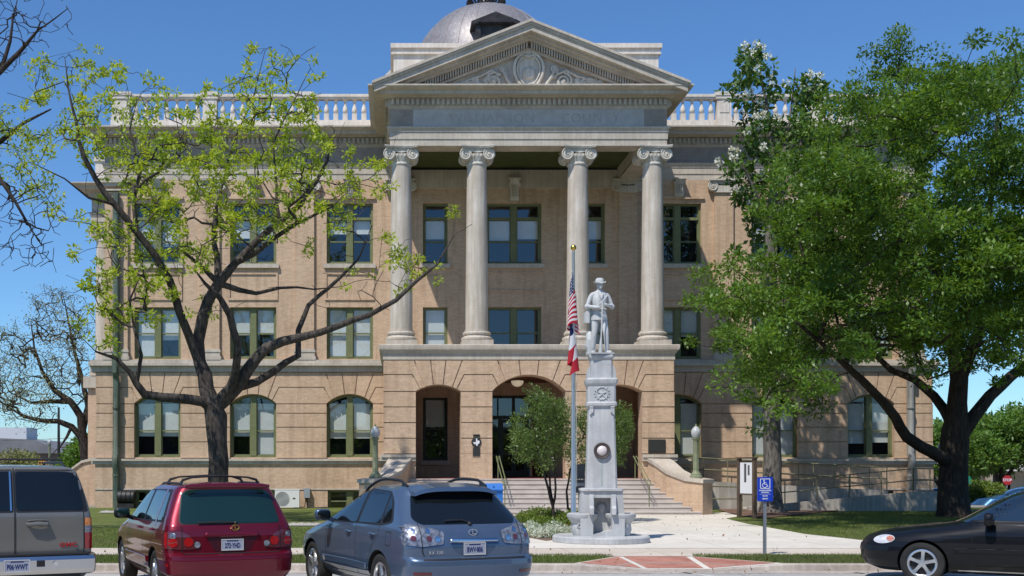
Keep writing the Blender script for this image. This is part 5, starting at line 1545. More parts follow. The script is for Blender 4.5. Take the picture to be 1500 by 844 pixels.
for a in range(5): 
    t_ = a*2*math.pi/5+.3; m.tube([(0, -.325, 3.44), (.10*math.cos(t_), -.33, 3.44+.10*math.sin(t_))], [.03, .01], 5)
for a in range(14):
    t_ = a*.449; m.ball((.17*math.cos(t_), -.325, 3.44+.15*math.sin(t_)), .022, 6)
m.build('carved_seal', GR, cp)
for s in (-1, 1):
    m = MB(); m.box(s*.22-.025, s*.22+.025, -.345, -.30, 3.0, 3.14); m.box(s*.26-.02, s*.26+.02, -.345, -.30, 2.96, 3.1); m.tube([(s*.20, -.34, 3.12), (s*.28, -.34, 3.12)], .02, 6); m.build('drop_ornament', GR, cp, smooth=False)
m = MB(); sqr(m, [(.255, 3.79), (.245, 4.22), (.27, 4.25), (.28, 4.30), (.275, 4.34), (.26, 4.36)])
for s in (-1, 1):
    m.prism([(s*.25, 3.80), (s*.33, 3.80), (s*.33, 3.92), (s*.29, 4.05), (s*.25, 4.10)][::s], -.24, .24)
m.build('upper_block', GR, mo)
# base with niche
m = MB()
m.box(-.50, -.21, -.50, .48, .16, .66); m.box(.21, .50, -.50, .48, .16, .66); m.box(-.21, .21, -.12, .48, .16, .66)
m.prism([(-.50, .66), (-.46, 1.20), (-.19, 1.20), (-.19, .66)], -.44, .44); m.prism([(.50, .66), (.19, .66), (.19, 1.20), (.46, 1.20)], -.44, .44); m.box(-.19, .19, -.14, .44, .66, 1.20)
m.box(-.19, .19, -.44, -.14, 1.04, 1.20)
sqr(m, [(.485, 1.195), (.49, 1.20), (.49, 1.24), (.40, 1.255)])
for s in (-1, 1): m.prism([(-.62, .66), (-.44, .66), (-.44, 1.12), (-.50, 1.10), (-.54, .95), (-.56, .86), (-.62, .80)], s*.20, s*.30, 'x')
m.prism([(-.21, .16), (.21, .16), (.21, .3), (-.21, .2)], -.50, -.12)
m.build('base', GR, mo, smooth=False)
m = MB(); m.lathe([(.0, -.22), (.07, -.21), (.10, -.17), (.13, -.15), (.15, -.12)], (0, 0, .82), 24, axis='y'); m.build('niche_boss', GR, mo)
# side basins with rounded rims
for s in (-1, 1):
    m = MB(); prof = [(.22, .16), (.26, .30), (.24, .44), (.31, .52), (.36, .60), (.36, .66), (.32, .68), (.29, .67), (.26, .60), (0, .58)]
    m.M = Matrix.Translation((s*.43, -.16, 0))@Matrix.Scale(1.0, 4, (1, 0, 0)); m.lathe(prof, (0, 0, 0), 28); m.M = None
    o = m.build('basin', GR, mo)
    m = MB(); m.tube([(s*.45+dx_, -.40-.02*math.cos(dx_*9), .42+dz_) for dx_, dz_ in ((0, 0), (.08, .03), (.13, -.03), (.07, -.07), (0, -.03), (-.07, -.07), (-.13, -.02), (-.08, .03), (0, 0))], .014, 6); m.build('carved_relief', GR, o)
# bowl medallion
m = MB(); m.lathe([(.115, -.34), (.14, -.39), (.175, -.40), (.19, -.36), (.19, -.30)], (0, .0, 2.12), 32, axis='y', cap=False); md = m.build('bronze_ring', plain('aged_bronze', (.10, .08, .07), .5, .5), mo)
m = MB(); m.M = Matrix.Translation((0, -.34, 2.12)); m.ball((0, 0, 0), .125, 20, sc=(1, .7, 1)); m.M = None; m.build('white_bowl', plain('pinkish_white_glass', (.66, .60, .58), .35), md)
m = MB(); m.prism([(-.012, 1.30), (.012, 1.30), (.008, 1.93), (-.008, 1.93)], -.3765, -.372); 
m = MB(); m.poly([(-.02, -.3520, 1.30), (.02, -.3520, 1.30), (.012, -.3335, 1.93), (-.012, -.3335, 1.93)])
m.build('water_stain', plain('green_stain', (.30, .36, .33), .7), mo, smooth=False)
m = MB(); m.box(-.10, .10, -.31, -.26, 4.36, 4.36); 

# ------------------------------------------------------------------ flagpole and flags
fp = thing('flagpole', 'tall silver flagpole with gold ball behind the monument', 'flagpole', tuple(P(840, 682, 33).xy)+(gz(33),))
m = MB(); m.lathe([(.14, 0), (.14, .05), (.085, .08), (.075, .12), (.062, 3), (.045, 7.95), (.05, 7.97), (.03, 8.0)], (0, 0, 0), 16); m.build('pole', plain('brushed_aluminium', (.55, .55, .56), .3, .85), fp)
m = MB(); m.ball((0, 0, 8.08), .085, 16); m.lathe([(.03, 8.0), (.03, 8.02)], (0, 0, 0), 10); m.build('ball_finial', plain('gilt', (.65, .42, .10), .25, 1), fp)
m = MB(); m.tube([(.09, -.02, 1.2), (.075, -.02, 7.9)], .006, 5); m.build('halyard', plain('rope', (.5, .5, .48), .8), fp)
def flag(label, loc, H_, W_, colfun, mats, seed):
    """furled hanging flag: cloth bunched against the pole; colfun(u,v)->mat index, u hoist->fly, v top->bottom"""
    rd = random.Random(seed); N, K = 44, 36
    m = MB(); rows = []
    for j in range(K+1):
        v = j/K; row = []
        for i in range(N+1):
            u = i/N
            fold = math.sin(u*15+seed+v*1.5)*.045*(.3+u)+math.sin(u*31+v*4)*.010
            x = (.02+u*(.17+.05*math.sin(v*2.5+seed)))*(1-.5*u*(1-v)*.3); x = x*W_/1.5
            z = -v*H_ - u*W_*.62 + .05*math.sin(u*9)
            y = fold-.02
            row.append(m.vert((-x if seed == 1 and u > .0 and i % 1 == 0 else -x, y, z)))
        rows.append(row)
    for j in range(K):
        for i in range(N): m.face((rows[j][i], rows[j][i+1], rows[j+1][i+1], rows[j+1][i]), colfun((i+.5)/N, (j+.5)/K))
    o = m.build('flag', mats, None, ang=180, loc=loc); tag(o, label, 'flag'); return o
def cloth(name, c):
    m_, nt, bs = newmat(name); bs.inputs['Base Color'].default_value = (*c, 1); bs.inputs['Roughness'].default_value = .8
    tl = nt.nodes.new('ShaderNodeBsdfTranslucent'); tl.inputs[0].default_value = (*c, 1); mx = nt.nodes.new('ShaderNodeMixShader'); mx.inputs[0].default_value = .3
    nt.links.new(bs.outputs[0], mx.inputs[1]); nt.links.new(tl.outputs[0], mx.inputs[2]); nt.links.new(mx.outputs[0], nt.nodes['Material Output'].inputs[0]); return m_
FR, FW, FB = cloth('flag_red', (.52, .02, .04)), cloth('flag_white', (.78, .78, .80)), cloth('flag_navy', (.02, .03, .12))
def usa(u, v):
    if u < .40 and v < 7/13: 
        return 1 if (int(u*30) % 2 == 0 and int(v*22) % 2 == 0) else 2
    return int(v*13) % 2
def tex(u, v): return 2 if u < .34 else (1 if v < .5 else 0)
def hang(label, seed, ztop, hoist, fly, colfun, sgn):
    """cloth hanging: hoist edge along pole, fly corner collapses straight down in vertical folds"""
    N, K = 56, 40; m = MB(); rows = []
    for j in range(K+1):
        v = j/K; row = []
        for i in range(N+1):
            u = i/N
            amp = (.05+.20*u**.7)*(.45+.55*v)*(1-.25*u)
            x = -.07*sgn*0-.02+amp*math.sin(u*13+seed+v*.9)-.05*(1-u)
            y = -.09+.13*u*math.cos(u*13+seed+v*.9)-.04*u
            z = ztop-v*hoist*(1-.12*u)-fly*.58*u-.03*math.sin(u*26)
            row.append(m.vert((x, y, z)))
        rows.append(row)
    for j in range(K):
        for i in range(N): m.face((rows[j][i], rows[j][i+1], rows[j+1][i+1], rows[j+1][i]), colfun((i+.5)/N, (j+.5)/K))
    o = m.build('flag', [FR, FW, FB], None, ang=180, loc=(fp.location.x, fp.location.y, 0)); tag(o, label, 'flag')
hang('red, white and blue striped flag hanging furled high on the flagpole', 0.4, 7.5, 1.0, 1.75, usa, -1)
hang('navy, white and red state flag hanging furled below the striped flag', 2.6, 6.1, .9, 1.45, tex, -1)

# ------------------------------------------------------------------ signs and small things
def sgn_text(t, parent, y, z, size, mat, x=0, space=1, bold=.0, sx=1): return add_text('sign_lettering', t, size, mat, parent, (x, y, z), (0, 0, 0), .001, space, bold, sx)
sp_ = G(1120, 813)
sg = thing('parking_sign', 'blue accessible parking sign with wheelchair symbol on a grey post', 'sign', tuple(sp_))
m = MB(); m.box(-.03, .03, -.01, .012, -.1, 1.56); m.box(-.03, -.022, -.025, .012, -.1, 1.56); m.box(.022, .03, -.025, .012, -.1, 1.56); m.build('post', plain('galvanised_post', (.30, .32, .35), .45, .5), sg, smooth=False)
m = MB(); rr_ = rounded([(-.155, 1.06), (.155, 1.06), (.155, 1.54), (-.155, 1.54)], .03); m.prism(rr_, -.034, -.028); pn = m.build('panel', plain('sign_blue', (.01, .045, .42), .35), sg, smooth=False)
SW = plain('sign_white', (.70, .72, .75), .5)
def ring2(mb, outer, inner, y0, y1):
    n = len(outer)
    for i in range(n):
        j = (i+1) % n; mb.prism([outer[i], outer[j], inner[j], inner[i]], y0, y1)
m = MB(); ring2(m, rounded([(-.10, 1.31), (.10, 1.31), (.10, 1.51), (-.10, 1.51)], .02), rounded([(-.086, 1.324), (.086, 1.324), (.086, 1.496), (-.086, 1.496)], .015), -.0365, -.034)
m.build('symbol_border', SW, pn, smooth=False)
m = MB()
def flatdisc(cx, cz, r): m.prism([(cx+r*math.cos(a*.3927), cz+r*math.sin(a*.3927)) for a in range(16)], -.0365, -.034)
flatdisc(-.022, 1.475, .014)
m.prism(line([(-.022, 1.46), (-.018, 1.40), (.028, 1.40), (.048, 1.355), (.062, 1.36)], .015), -.0368, -.034)
m.prism(line([(-.018, 1.432), (.022, 1.432)], .011), -.0372, -.034)
wr = [(-.008+.046*math.cos(R(a)), 1.378+.043*math.sin(R(a))) for a in range(110, 345, 15)]
m.prism(line(wr, .011), -.0376, -.034); m.build('wheelchair_symbol', SW, pn, smooth=False)
for t_, z_, s_ in (('HANDICAPPED', 1.275, .034), ('PARKING', 1.236, .034), ('STATE', 1.165, .034), ('PERMIT', 1.11, .034)): sgn_text(t_, pn, -.036, z_, s_, SW, 0, 1.05, .0015)
m = MB(); m.box(-.11, .11, -.0365, -.034, 1.200, 1.204); m.build('divider', SW, pn, smooth=False)

kp = G(1094, 759)
ks = thing('notice_board', 'narrow dark wooden notice board with white papers beside the tree', 'notice board', (kp.x, kp.y, kp.z), R(-70))
WD = mottled('dark_wood', (.075, .05, .035), (.12, .085, .06), 3, .8, 30, .3)
m = MB(); 
for x in (-.42, .42): m.box(x-.06, x+.06, -.06, .06, -.1, 2.1)
m.build('posts', WD, ks, smooth=False) if False else None
for x in (-.42, .42):
    m = MB(); m.box(x-.06, x+.06, -.06, .06, -.1, 2.08); m.build('post', WD, ks, smooth=False)
m = MB(); m.box(-.36, .36, -.03, .03, .80, 2.0); m.box(-.50, .50, -.10, .10, 2.08, 2.13); m.build('board', WD, ks, smooth=False)
m = MB(); m.box(-.33, .33, -.036, -.031, .86, 1.94); bd = m.build('paper', plain('white_paper', (.70, .70, .72), .7), ks, smooth=False)
m = MB(); m.box(-.1, .02, -.040, -.037, 1.25, 1.9); m.box(.1, .2, -.040, -.037, 1.5, 1.85); m.build('dark_notice', plain('dark_notice', (.08, .08, .09), .7), bd, smooth=False)

# historical marker on post, behind the monument
mk = thing('marker_sign', 'small dark metal marker on a post left of the monument shaft', 'marker', (P(849, 690, 36).x, 36, gz(36)))
m = MB(); m.tube([(0, 0, 0), (0, 0, 1.2)], .04, 8); m.build('post', M['darkmetal'], mk)
m = MB(); m.box(-.16, .16, -.05, .03, 1.40, 1.86); m.box(-.18, .18, -.12, .10, 1.33, 1.38); m.box(-.17, .17, -.06, .04, .96, 1.33); m.build('panel', plain('marker_dark', (.06, .065, .07), .4, .4), mk, smooth=False)
m = MB(); m.box(-.13, .13, -.066, -.06, 1.18, 1.28); m.build('plate', plain('marker_plate', (.25, .26, .27), .4, .4), mk, smooth=False)

# blue drop box
bb = thing('drop_box', 'bright blue metal box standing before the entrance steps', 'drop box', (P(722, 705, 30).x, 30, gz(30)))
m = MB(); prof = [(-.22, .0), (.22, .0), (.22, 1.22), (.15, 1.33), (-.12, 1.33), (-.22, 1.17)]
m.prism(prof, -.24, .24, 'x'); m.build('body', plain('blue_enamel', (.02, .15, .48), .35, 0, .5, .5), bb, smooth=False)
m = MB(); m.box(-.26, .26, -.26, .26, 1.14, 1.17); m.ball((0, -.2, 1.26), .02, 8); m.build('lid_trim', plain('blue_trim', (.015, .10, .36), .4), bb, smooth=False)

# AC unit, meter box, barrel at the foot of the wall
ac = thing('air_conditioner', 'white outdoor air conditioner unit against the base of the wall', 'air conditioner', ((422-VX)*50.3/F, 50.0, .06))
m = MB(); m.box(-.53, .53, -.2, .2, 0, .76); m.box(-.55, .55, -.21, .21, .76, .79); bo = m.build('casing', plain('off_white_casing', (.70, .69, .66), .5), ac, smooth=False)
m = MB(); 
for r_ in (.08, .15, .22, .29): m.tube([(-.2+r_*math.cos(a*.2094), -.215, .38+r_*math.sin(a*.2094)) for a in range(31)], .007, 5, cap=False)
m.lathe([(0, -.205), (.30, -.205)], (-.2, 0, .38), 28, 0, axis='y', cap=False); m.build('fan_grille', plain('grille_grey', (.36, .36, .35), .6), bo)
m = MB(); m.box(.25, .36, -.207, -.2, .36, .42); m.build('nameplate', plain('dark_plate', (.05, .05, .06), .5), bo, smooth=False)
mb_ = thing('meter_box', 'small grey electric box on the wall right of the air conditioner', 'electric box', ((450-VX)*50.8/F, 50.75, .45))
m = MB(); m.box(-.13, .13, -.12, .12, 0, .42); m.build('box', plain('grey_enamel', (.28, .32, .35), .5), mb_, smooth=False)
m = MB(); m.tube([(0, 0, 0), (0, 0, -.42), (.4, -.05, -.44), (.9, -.05, -.42)], .03, 6); m.tube([(-.05, 0, 0), (-.1, -.1, -.4), (-.6, -.1, -.43)], .025, 6); m.build('conduit', M['darkmetal'], mb_)
br = thing('ribbed_drum', 'black ribbed drum lying against the wall beside the green downspout', 'drum', ((184-VX)*50/F, 50.2, .0))
m = MB(); m.box(-.35, .35, -.25, .25, 0, .22); m.build('cradle', M['darkmetal'], br, smooth=False)
m = MB(); m.lathe([(.0, -.38), (.26, -.38), (.29, -.34), (.29, -.2), (.27, -.18), (.29, -.16), (.29, 0), (.27, .02), (.29, .04), (.29, .2), (.27, .22), (.29, .24), (.29, .34), (.26, .38), (0, .38)], (0, 0, .50), 24, axis='x'); m.build('drum', CM['black'], br)
# rough stone edging on the left lawn
rd = random.Random(5)
for k, px in enumerate((156, 168, 430, 441, 452, 463)):
    c = G(px, 752 if px < 300 else 771); m = MB()
    m.ball((0, 0, 0), 1, 8, sc=(.22+rd.random()*.1, .14, .07)); m.v = [(x*(1+.2*rd.random()), y, z*(1+.3*rd.random())) for x, y, z in m.v]
    o = m.build('edging_stone', M['concrete'], None, loc=(c.x, c.y, c.z+.03)); tag(o, 'flat rough stone on the lawn %s' % ('behind the red and grey vehicles' if px < 300 else 'between the red and blue vehicles'), 'stone', 'edging stones on the left lawn')

# ------------------------------------------------------------------ far surroundings
bt = thing('shop_building', 'low cream arcade shop with dark bays across the street on the right', 'building', (46, 112, -1.75))
m = MB(); m.box(-13, 30, 0, 10, 0, 5.2); m.build('wall', mottled('cream_render', (.50, .45, .38), (.60, .55, .47), .5, .9, 10, .1), bt, smooth=False)
m = MB(); m.box(-13.4, 30, -2.6, .0, 3.1, 3.7); m.build('canopy', mottled('canopy_white', (.55, .53, .50), (.68, .66, .62), .5, .8, 10, .1), bt, smooth=False)
for x in range(-13, 30, 4):
    m = MB(); m.box(x-.3, x+.3, -2.5, -1.9, 0, 3.1); m.build('column', mottled('tan_pier', (.36, .29, .22), (.42, .35, .27), 1, .9, 10, .1) if x == -13 else bpy.data.materials['tan_pier'], bt, smooth=False)
    m = MB(); m.box(x+.7, x+3.3, -.06, -.01, .3, 2.8); m.build('shop_window', CM['tint'], bt, smooth=False)
fb = thing('far_building', 'long low dark-roofed building beyond the side street on the left', 'building', (-48, 125, 0))
m = MB(); m.box(-25, 12, 0, 14, 0, 3.2); m.build('wall', mottled('brown_wall', (.16, .12, .10), (.22, .17, .14), .5, .9, 10, .1), fb, smooth=False)
m = MB(); m.prism([(-25.5, 3.2), (-25.5, 3.5), (-4, 5.2), (9, 4.7), (12.5, 3.2)], -.6, 14.6); m.build('roof', mottled('grey_roof', (.14, .14, .15), (.20, .20, .21), .5, .8, 10, .1), fb, smooth=False)
m = MB(); m.box(2, 6.5, 5, 9, 4.6, 6.2); m.build('roof_unit', plain('pale_unit', (.55, .56, .58), .6), fb, smooth=False)
for x in range(-24, 12, 5):
    m = MB(); m.box(x, x+2.4, -.05, .0, .9, 2.5); m.build('window', CM['tint'], fb, smooth=False)
# traffic signals and mast
ts = thing('traffic_signal', 'tall steel mast with yellow traffic signals beyond the left corner', 'traffic signal', ((86-VX)*95/F, 95, 0))
m = MB(); m.tube([(0, 0, 0), (0, 0, 6.7)], [.14, .09], 10); m.tube([(0, 0, 3.4), (3.0, 0, 3.3)], .05, 8); m.tube([(0, 0, 3.4), (-1.3, 0, 1.9)], .04, 8); m.build('mast', M['darkmetal'], ts)
SIG = plain('signal_yellow', (.55, .27, .03), .5)
for x, z in ((1.3, 3.05), (2.1, 2.95), (-1.3, 2.1)):
    m = MB(); m.box(x-.35, x+.35, -.15, .15, z-.15, z+.15); s_ = m.build('signal_head', SIG, ts, smooth=False)
    m = MB()
    for q in (-.22, 0, .22): m.lathe([(0, -.17), (.09, -.17), (.10, -.15)], (x+q, 0, z), 12, axis='y')
    m.build('signal_lens', CM['black'], s_)
wl = thing('utility_pole', 'thin utility pole with overhead wires off to the far left', 'utility pole', (-55, 100, 0))
m = MB(); m.tube([(0, 0, 0), (0, 0, 8)], .14, 8); m.build('pole', WD, wl)
for z in (4.4, 7.6):
    m = MB(); m.tube([(i*1.5, i*.1, z-1.2*math.sin(math.pi*i/24)*.5+i*.02) for i in range(25)], .02, 5); m.build('wire', CM['black'], wl)
# stop sign + street sign
ss = thing('stop_sign', 'red octagonal stop sign beyond the black sedan', 'sign', ((1475-VX)*80/F, 80, -1.72))
m = MB(); m.tube([(0, 0, 0), (0, 0, 2.9)], .04, 8); m.build('post', plain('steel_post', (.3, .3, .3), .5, .5), ss)
m = MB(); m.prism([(.36*math.cos(R(22.5+45*k))*.98, 2.58+.36*math.sin(R(22.5+45*k))*.98) for k in range(8)], -.06, -.05); pn = m.build('panel', plain('stop_red', (.42, .015, .02), .5), ss, smooth=False)
sgn_text('STOP', pn, -.062, 2.58, .26, SW, 0, 1, .006)
ps = thing('street_sign', 'small green round-topped sign on a green post right of the big trunk', 'sign', ((1416-VX)*72/F, 72, -1.5))
gm = plain('sign_green', (.01, .22, .13), .5)
m = MB(); m.tube([(0, 0, 0), (0, 0, 3.1)], .045, 8); m.build('post', gm, ps)
m = MB(); m.prism([(.30*math.cos(R(30*k)), 2.35+.42*math.sin(R(30*k))) for k in range(12)], -.07, -.05); m.build('panel', gm, ps, smooth=False)
# far parked cars, built small
def far_car(label, loc, rz, pm):
    c = thing('parked_car', label, 'car', loc, rz)
    tab = [(.2, .1, 4.4, .75, .4, .6), (.5, 0, 4.6, .88, .5, .9), (.8, .05, 4.3, .88, .5, 1.2), (.92, .3, 3.6, .84, .5, .9), (1.05, .7, 3.2, .80, .5, .6), (1.3, 1.2, 2.6, .68, .5, .5), (1.4, 1.5, 2.2, .58, .4, .4)]
    o = car_shell(tab, 24, .04, 3, 3).build('body', [pm, CM['well']], c, fix=True); cut_wheels(o, [(.95, .33), (3.6, .33)], .37); sk = Skin(o)
    for s in (1, -1):
        sk.patch('side_window', rounded([(1.0, .98), (3.25, .98), (2.5, 1.32), (1.5, 1.34)], .06), 'side', CM['tint'], c, .004, .1, s)
    sk.patch('windscreen', rounded([(-.62, 1.0), (.62, 1.0), (.52, 1.33), (-.52, 1.33)], .05), 'front', CM['tint'], c, .004, .1)
    add_wheels(c, (.95, 3.6), .76, .33, .2)
far_car('small blue car behind the black sedan on the far street', ((1565-VX)*58/F, 58, -.62), R(172), paint('mid_blue_paint', (.02, .07, .16), .3))
far_car('dark blue car half hidden behind the big tree trunk', ((1412-VX)*64/F, 64, -.80), R(178), paint('navy_paint', (.012, .02, .06), .3))
# ------------------------------------------------------------------ granite soldier (standing, hat, hands on a grounded rifle)
stt = thing('soldier_statue', 'pale stone statue of a hatted soldier resting both hands on a rifle atop the monument', 'statue', (4.85-.03, 26.7, .10+4.36), R(4))
STN = mottled('statue_stone', (.50, .50, .49), (.64, .64, .62), 3, .7, 50, .2, streak=(.78, .79, .80))
def skin_mesh(name, joints, edges, root, mat, parent, sub=2):
    me = bpy.data.meshes.new(name)
    keys = list(joints); ix = {k: i for i, k in enumerate(keys)}
    me.from_pydata([joints[k][0] for k in keys], [(ix[a], ix[b]) for a, b in edges], [])
    o = bpy.data.objects.new(name, me); COL.objects.link(o)
    o.modifiers.new('s', 'SKIN'); sk = me.skin_vertices[0].data
    for k in keys:
        r = joints[k][1]; sk[ix[k]].radius = (r, r) if not isinstance(r, tuple) else r
        sk[ix[k]].use_root = (k == root)
    sb = o.modifiers.new('b', 'SUBSURF'); sb.levels = sub; sb.render_levels = sub
    dg = bpy.context.evaluated_depsgraph_get(); dg.update()
    nm = bpy.data.meshes.new_from_object(o.evaluated_get(dg)); o.modifiers.clear(); o.data = nm
    nm.materials.clear(); nm.materials.append(mat)
    nm.polygons.foreach_set('use_smooth', [True]*len(nm.polygons)); o.parent = parent; return o
S_ = 1.0
J = {
 'pel': ((0, .02, .90), 0.1305), 'wst': ((.0, .02, 1.06), 0.1215), 'chs': ((0, .015, 1.26), 0.1485), 'sho': ((0, .02, 1.40), 0.1125), 'nck': ((0, .01, 1.50), 0.0522), 'hed': ((.0, -.005, 1.585), 0.0630), 'top': ((0, -.0, 1.665), 0.0675),
 'hl': ((-.10, .02, .84), 0.0945), 'kl': ((-.125, -.015, .48), 0.0702), 'al': ((-.15, .04, .12), 0.0558), 'hel': ((-.15, .055, .055), 0.0495), 'fl': ((-.19, -.16, .035), 0.0378),
 'hr': ((.10, .02, .84), 0.0945), 'kr': ((.13, -.09, .48), 0.0684), 'ar': ((.155, -.06, .12), 0.0540), 'her': ((.155, -.045, .055), 0.0468), 'fr': ((.21, -.26, .035), 0.0378),
 'sl': ((-.19, .02, 1.385), 0.0675), 'el': ((-.29, .0, 1.12), 0.0540), 'wl': ((-.10, -.20, 1.07), 0.0360), 'pl': ((-.035, -.235, 1.07), 0.0324),
 'sr': ((.19, .02, 1.385), 0.0675), 'er': ((.29, .0, 1.13), 0.0540), 'wr': ((.115, -.20, 1.13), 0.0360), 'pr': ((.05, -.235, 1.14), 0.0324)}
E = [('pel','wst'),('wst','chs'),('chs','sho'),('sho','nck'),('nck','hed'),('hed','top'),('pel','hl'),('hl','kl'),('kl','al'),('al','hel'),('hel','fl'),('pel','hr'),('hr','kr'),('kr','ar'),('ar','her'),('her','fr'),
     ('sho','sl'),('sl','el'),('el','wl'),('wl','pl'),('sho','sr'),('sr','er'),('er','wr'),('wr','pr')]
body = skin_mesh('figure', J, E, 'pel', STN, stt)
# hands : fingers closed round the muzzle
def hand(cx, cz, s):
    for k in range(4):
        z = cz+.03-.022*k; r = .0105
        jj = {0: ((cx, -.235, z), r), 1: ((cx-s*.035, -.272, z), r), 2: ((cx-s*.062, -.268, z-.004), r*.95), 3: ((cx-s*.072, -.242, z-.006), r*.85)}
        skin_mesh('finger', jj, [(0, 1), (1, 2), (2, 3)], 0, STN, body, 1)
    jj = {0: ((cx, -.225, cz+.035), .013), 1: ((cx-s*.02, -.235, cz+.065), .012), 2: ((cx-s*.045, -.25, cz+.075), .010)}
    skin_mesh('thumb', jj, [(0, 1), (1, 2)], 0, STN, body, 1)
hand(-.03, 1.07, -1); hand(.045, 1.14, 1)
# face
m = MB()
m.ball((0, -.055, 1.60), .066, 16, sc=(.95, .75, 1.25))
m.tube([(0, -.108, 1.628), (0, -.124, 1.60), (0, -.118, 1.588)], [.009, .014, .012], 8)
for s in (-1, 1):
    m.ball((s*.027, -.098, 1.628), .011, 8); m.tube([(s*.010, -.107, 1.643), (s*.028, -.108, 1.647), (s*.045, -.098, 1.642)], .007, 6)
    m.ball((s*.082, -.01, 1.61), .02, 8, sc=(.4, .9, 1.3))
m.tube([(-.022, -.108, 1.562), (0, -.115, 1.564), (.022, -.108, 1.562)], .006, 6); m.ball((0, -.105, 1.54), .02, 8)
m.tube([(-.03, -.105, 1.572), (0, -.118, 1.576), (.03, -.105, 1.572)], .009, 6)
m.build('face', STN, body)
# slouch hat
m = MB(); n = 32; prof = [(.145, 1.652), (.152, 1.66), (.135, 1.668), (.105, 1.665), (.10, 1.70), (.095, 1.745), (.075, 1.775), (.03, 1.78), (0, 1.775)]
m.lathe([(.0, 1.655), (.13, 1.652)]+prof, (0, -.01, 0), n); m.v = [(x, y, z+(.05*abs(x)/.19 if math.hypot(x, y) > .115 else 0)-(.02 if (y < -.1 and math.hypot(x, y) > .115) else 0)) for x, y, z in m.v]
m.lathe([(.103, 1.672), (.106, 1.676), (.104, 1.70)], (0, -.01, 0), 24, cap=False); m.build('hat', STN, stt)
# jacket : lapels, skirt, belt, buttons, sleeves cuffs
m = MB(); rows = []
for z, rx, ry in ((.80, .215, .165), (.88, .205, .16), (1.0, .172, .15), (1.06, .160, .145), (1.14, .175, .155), (1.26, .20, .17), (1.36, .20, .155), (1.43, .15, .11), (1.475, .085, .075)):
    row = []; rx *= .9; ry *= .9
    for k in range(28):
        a = 2*math.pi*k/28; fl = 1+.03*math.sin(a*7)*(z < 1.0)
        row.append(m.vert((rx*fl*math.cos(a), .02+ry*fl*math.sin(a), z)))
    rows.append(row)
for a, b in zip(rows, rows[1:]):
    for k in range(28): m.face((a[k], a[(k+1) % 28], b[(k+1) % 28], b[k]))
m.lathe([(.168, 1.03), (.176, 1.035), (.176, 1.07), (.168, 1.075)], (0, .02, 0), 28, cap=False)
m.tube([(.17, -.06, 1.38), (.08, -.165, 1.28), (-.04, -.175, 1.15), (-.15, -.09, 1.04)], .015, 6)
m.tube([(-.05, -.10, 1.44), (-.035, -.15, 1.36), (0, -.16, 1.28)], .012, 6); m.tube([(.05, -.10, 1.44), (.035, -.15, 1.36), (0, -.16, 1.28)], .012, 6)
for z in (1.24, 1.18, 1.12): m.ball((0.0, -.158, z), .011, 8)
m.build('jacket', STN, stt, ang=60)
m = MB(); 
for x, y in ((-.29, 0), (.29, 0)): m.ball((x*1.0, y, 1.12), .068, 10)
m.build('sleeve_fold', STN, body)
m = MB(); m.box(-.36, -.24, -.02, .10, .74, .98); m.tube([(-.3, .02, .98), (-.22, .02, 1.05)], .03, 6); m.build('haversack', STN, stt, smooth=False)
m = MB(); m.tube([(.0, -.26, 1.20), (-.01, -.265, .80), (-.03, -.27, .35)], [.014, .017, .02], 10); m.tube([(-.03, -.27, .36), (-.038, -.27, .22), (-.045, -.27, .02)], [.024, .034, .048], 10)
m.build('rifle', STN, stt)
m = MB(); m.ball((0, 0, 0), 1, 14, sc=(.11, .12, .30)); m.M = None; m.v = [(x-.20+.02*math.sin(z*20), y+.12, z+.28+.0) for x, y, z in m.v]; m.box(-.27, -.10, .0, .2, 0, .35); m.build('tree_stump', STN, stt)
m = MB(); m.box(-.27, .27, -.32, .24, -.005, .02); m.build('statue_base', STN, stt, smooth=False)
# ------------------------------------------------------------------ trees
def bark(name, c1, c2, sc=3):
    m, nt, bs = newmat(name); v = coords(nt, 'Object', (1, 1, .22)); f = noise(nt, v, sc*4, 6, .7)
    col = ramp(nt, f, [(.35, c1), (.65, c2)])
    col = mix(nt, col, ramp(nt, noise(nt, coords(nt, 'Object'), 1.2, 4), [(.3, (.75,)*3), (.7, (1.2,)*3)]), .8, 'MULTIPLY')
    nt.links.new(col, bs.inputs['Base Color']); bs.inputs['Roughness'].default_value = .95; bs.inputs['Specular IOR Level'].default_value = .1
    bump(nt, bs, f, 1, .05); return m
BARK_D = bark('dark_grey_bark', (.032, .027, .024), (.115, .098, .085))
BARK_G = bark('grey_bark', (.09, .08, .07), (.24, .215, .19))
BARK_O = bark('brown_black_bark', (.03, .024, .02), (.07, .057, .047))

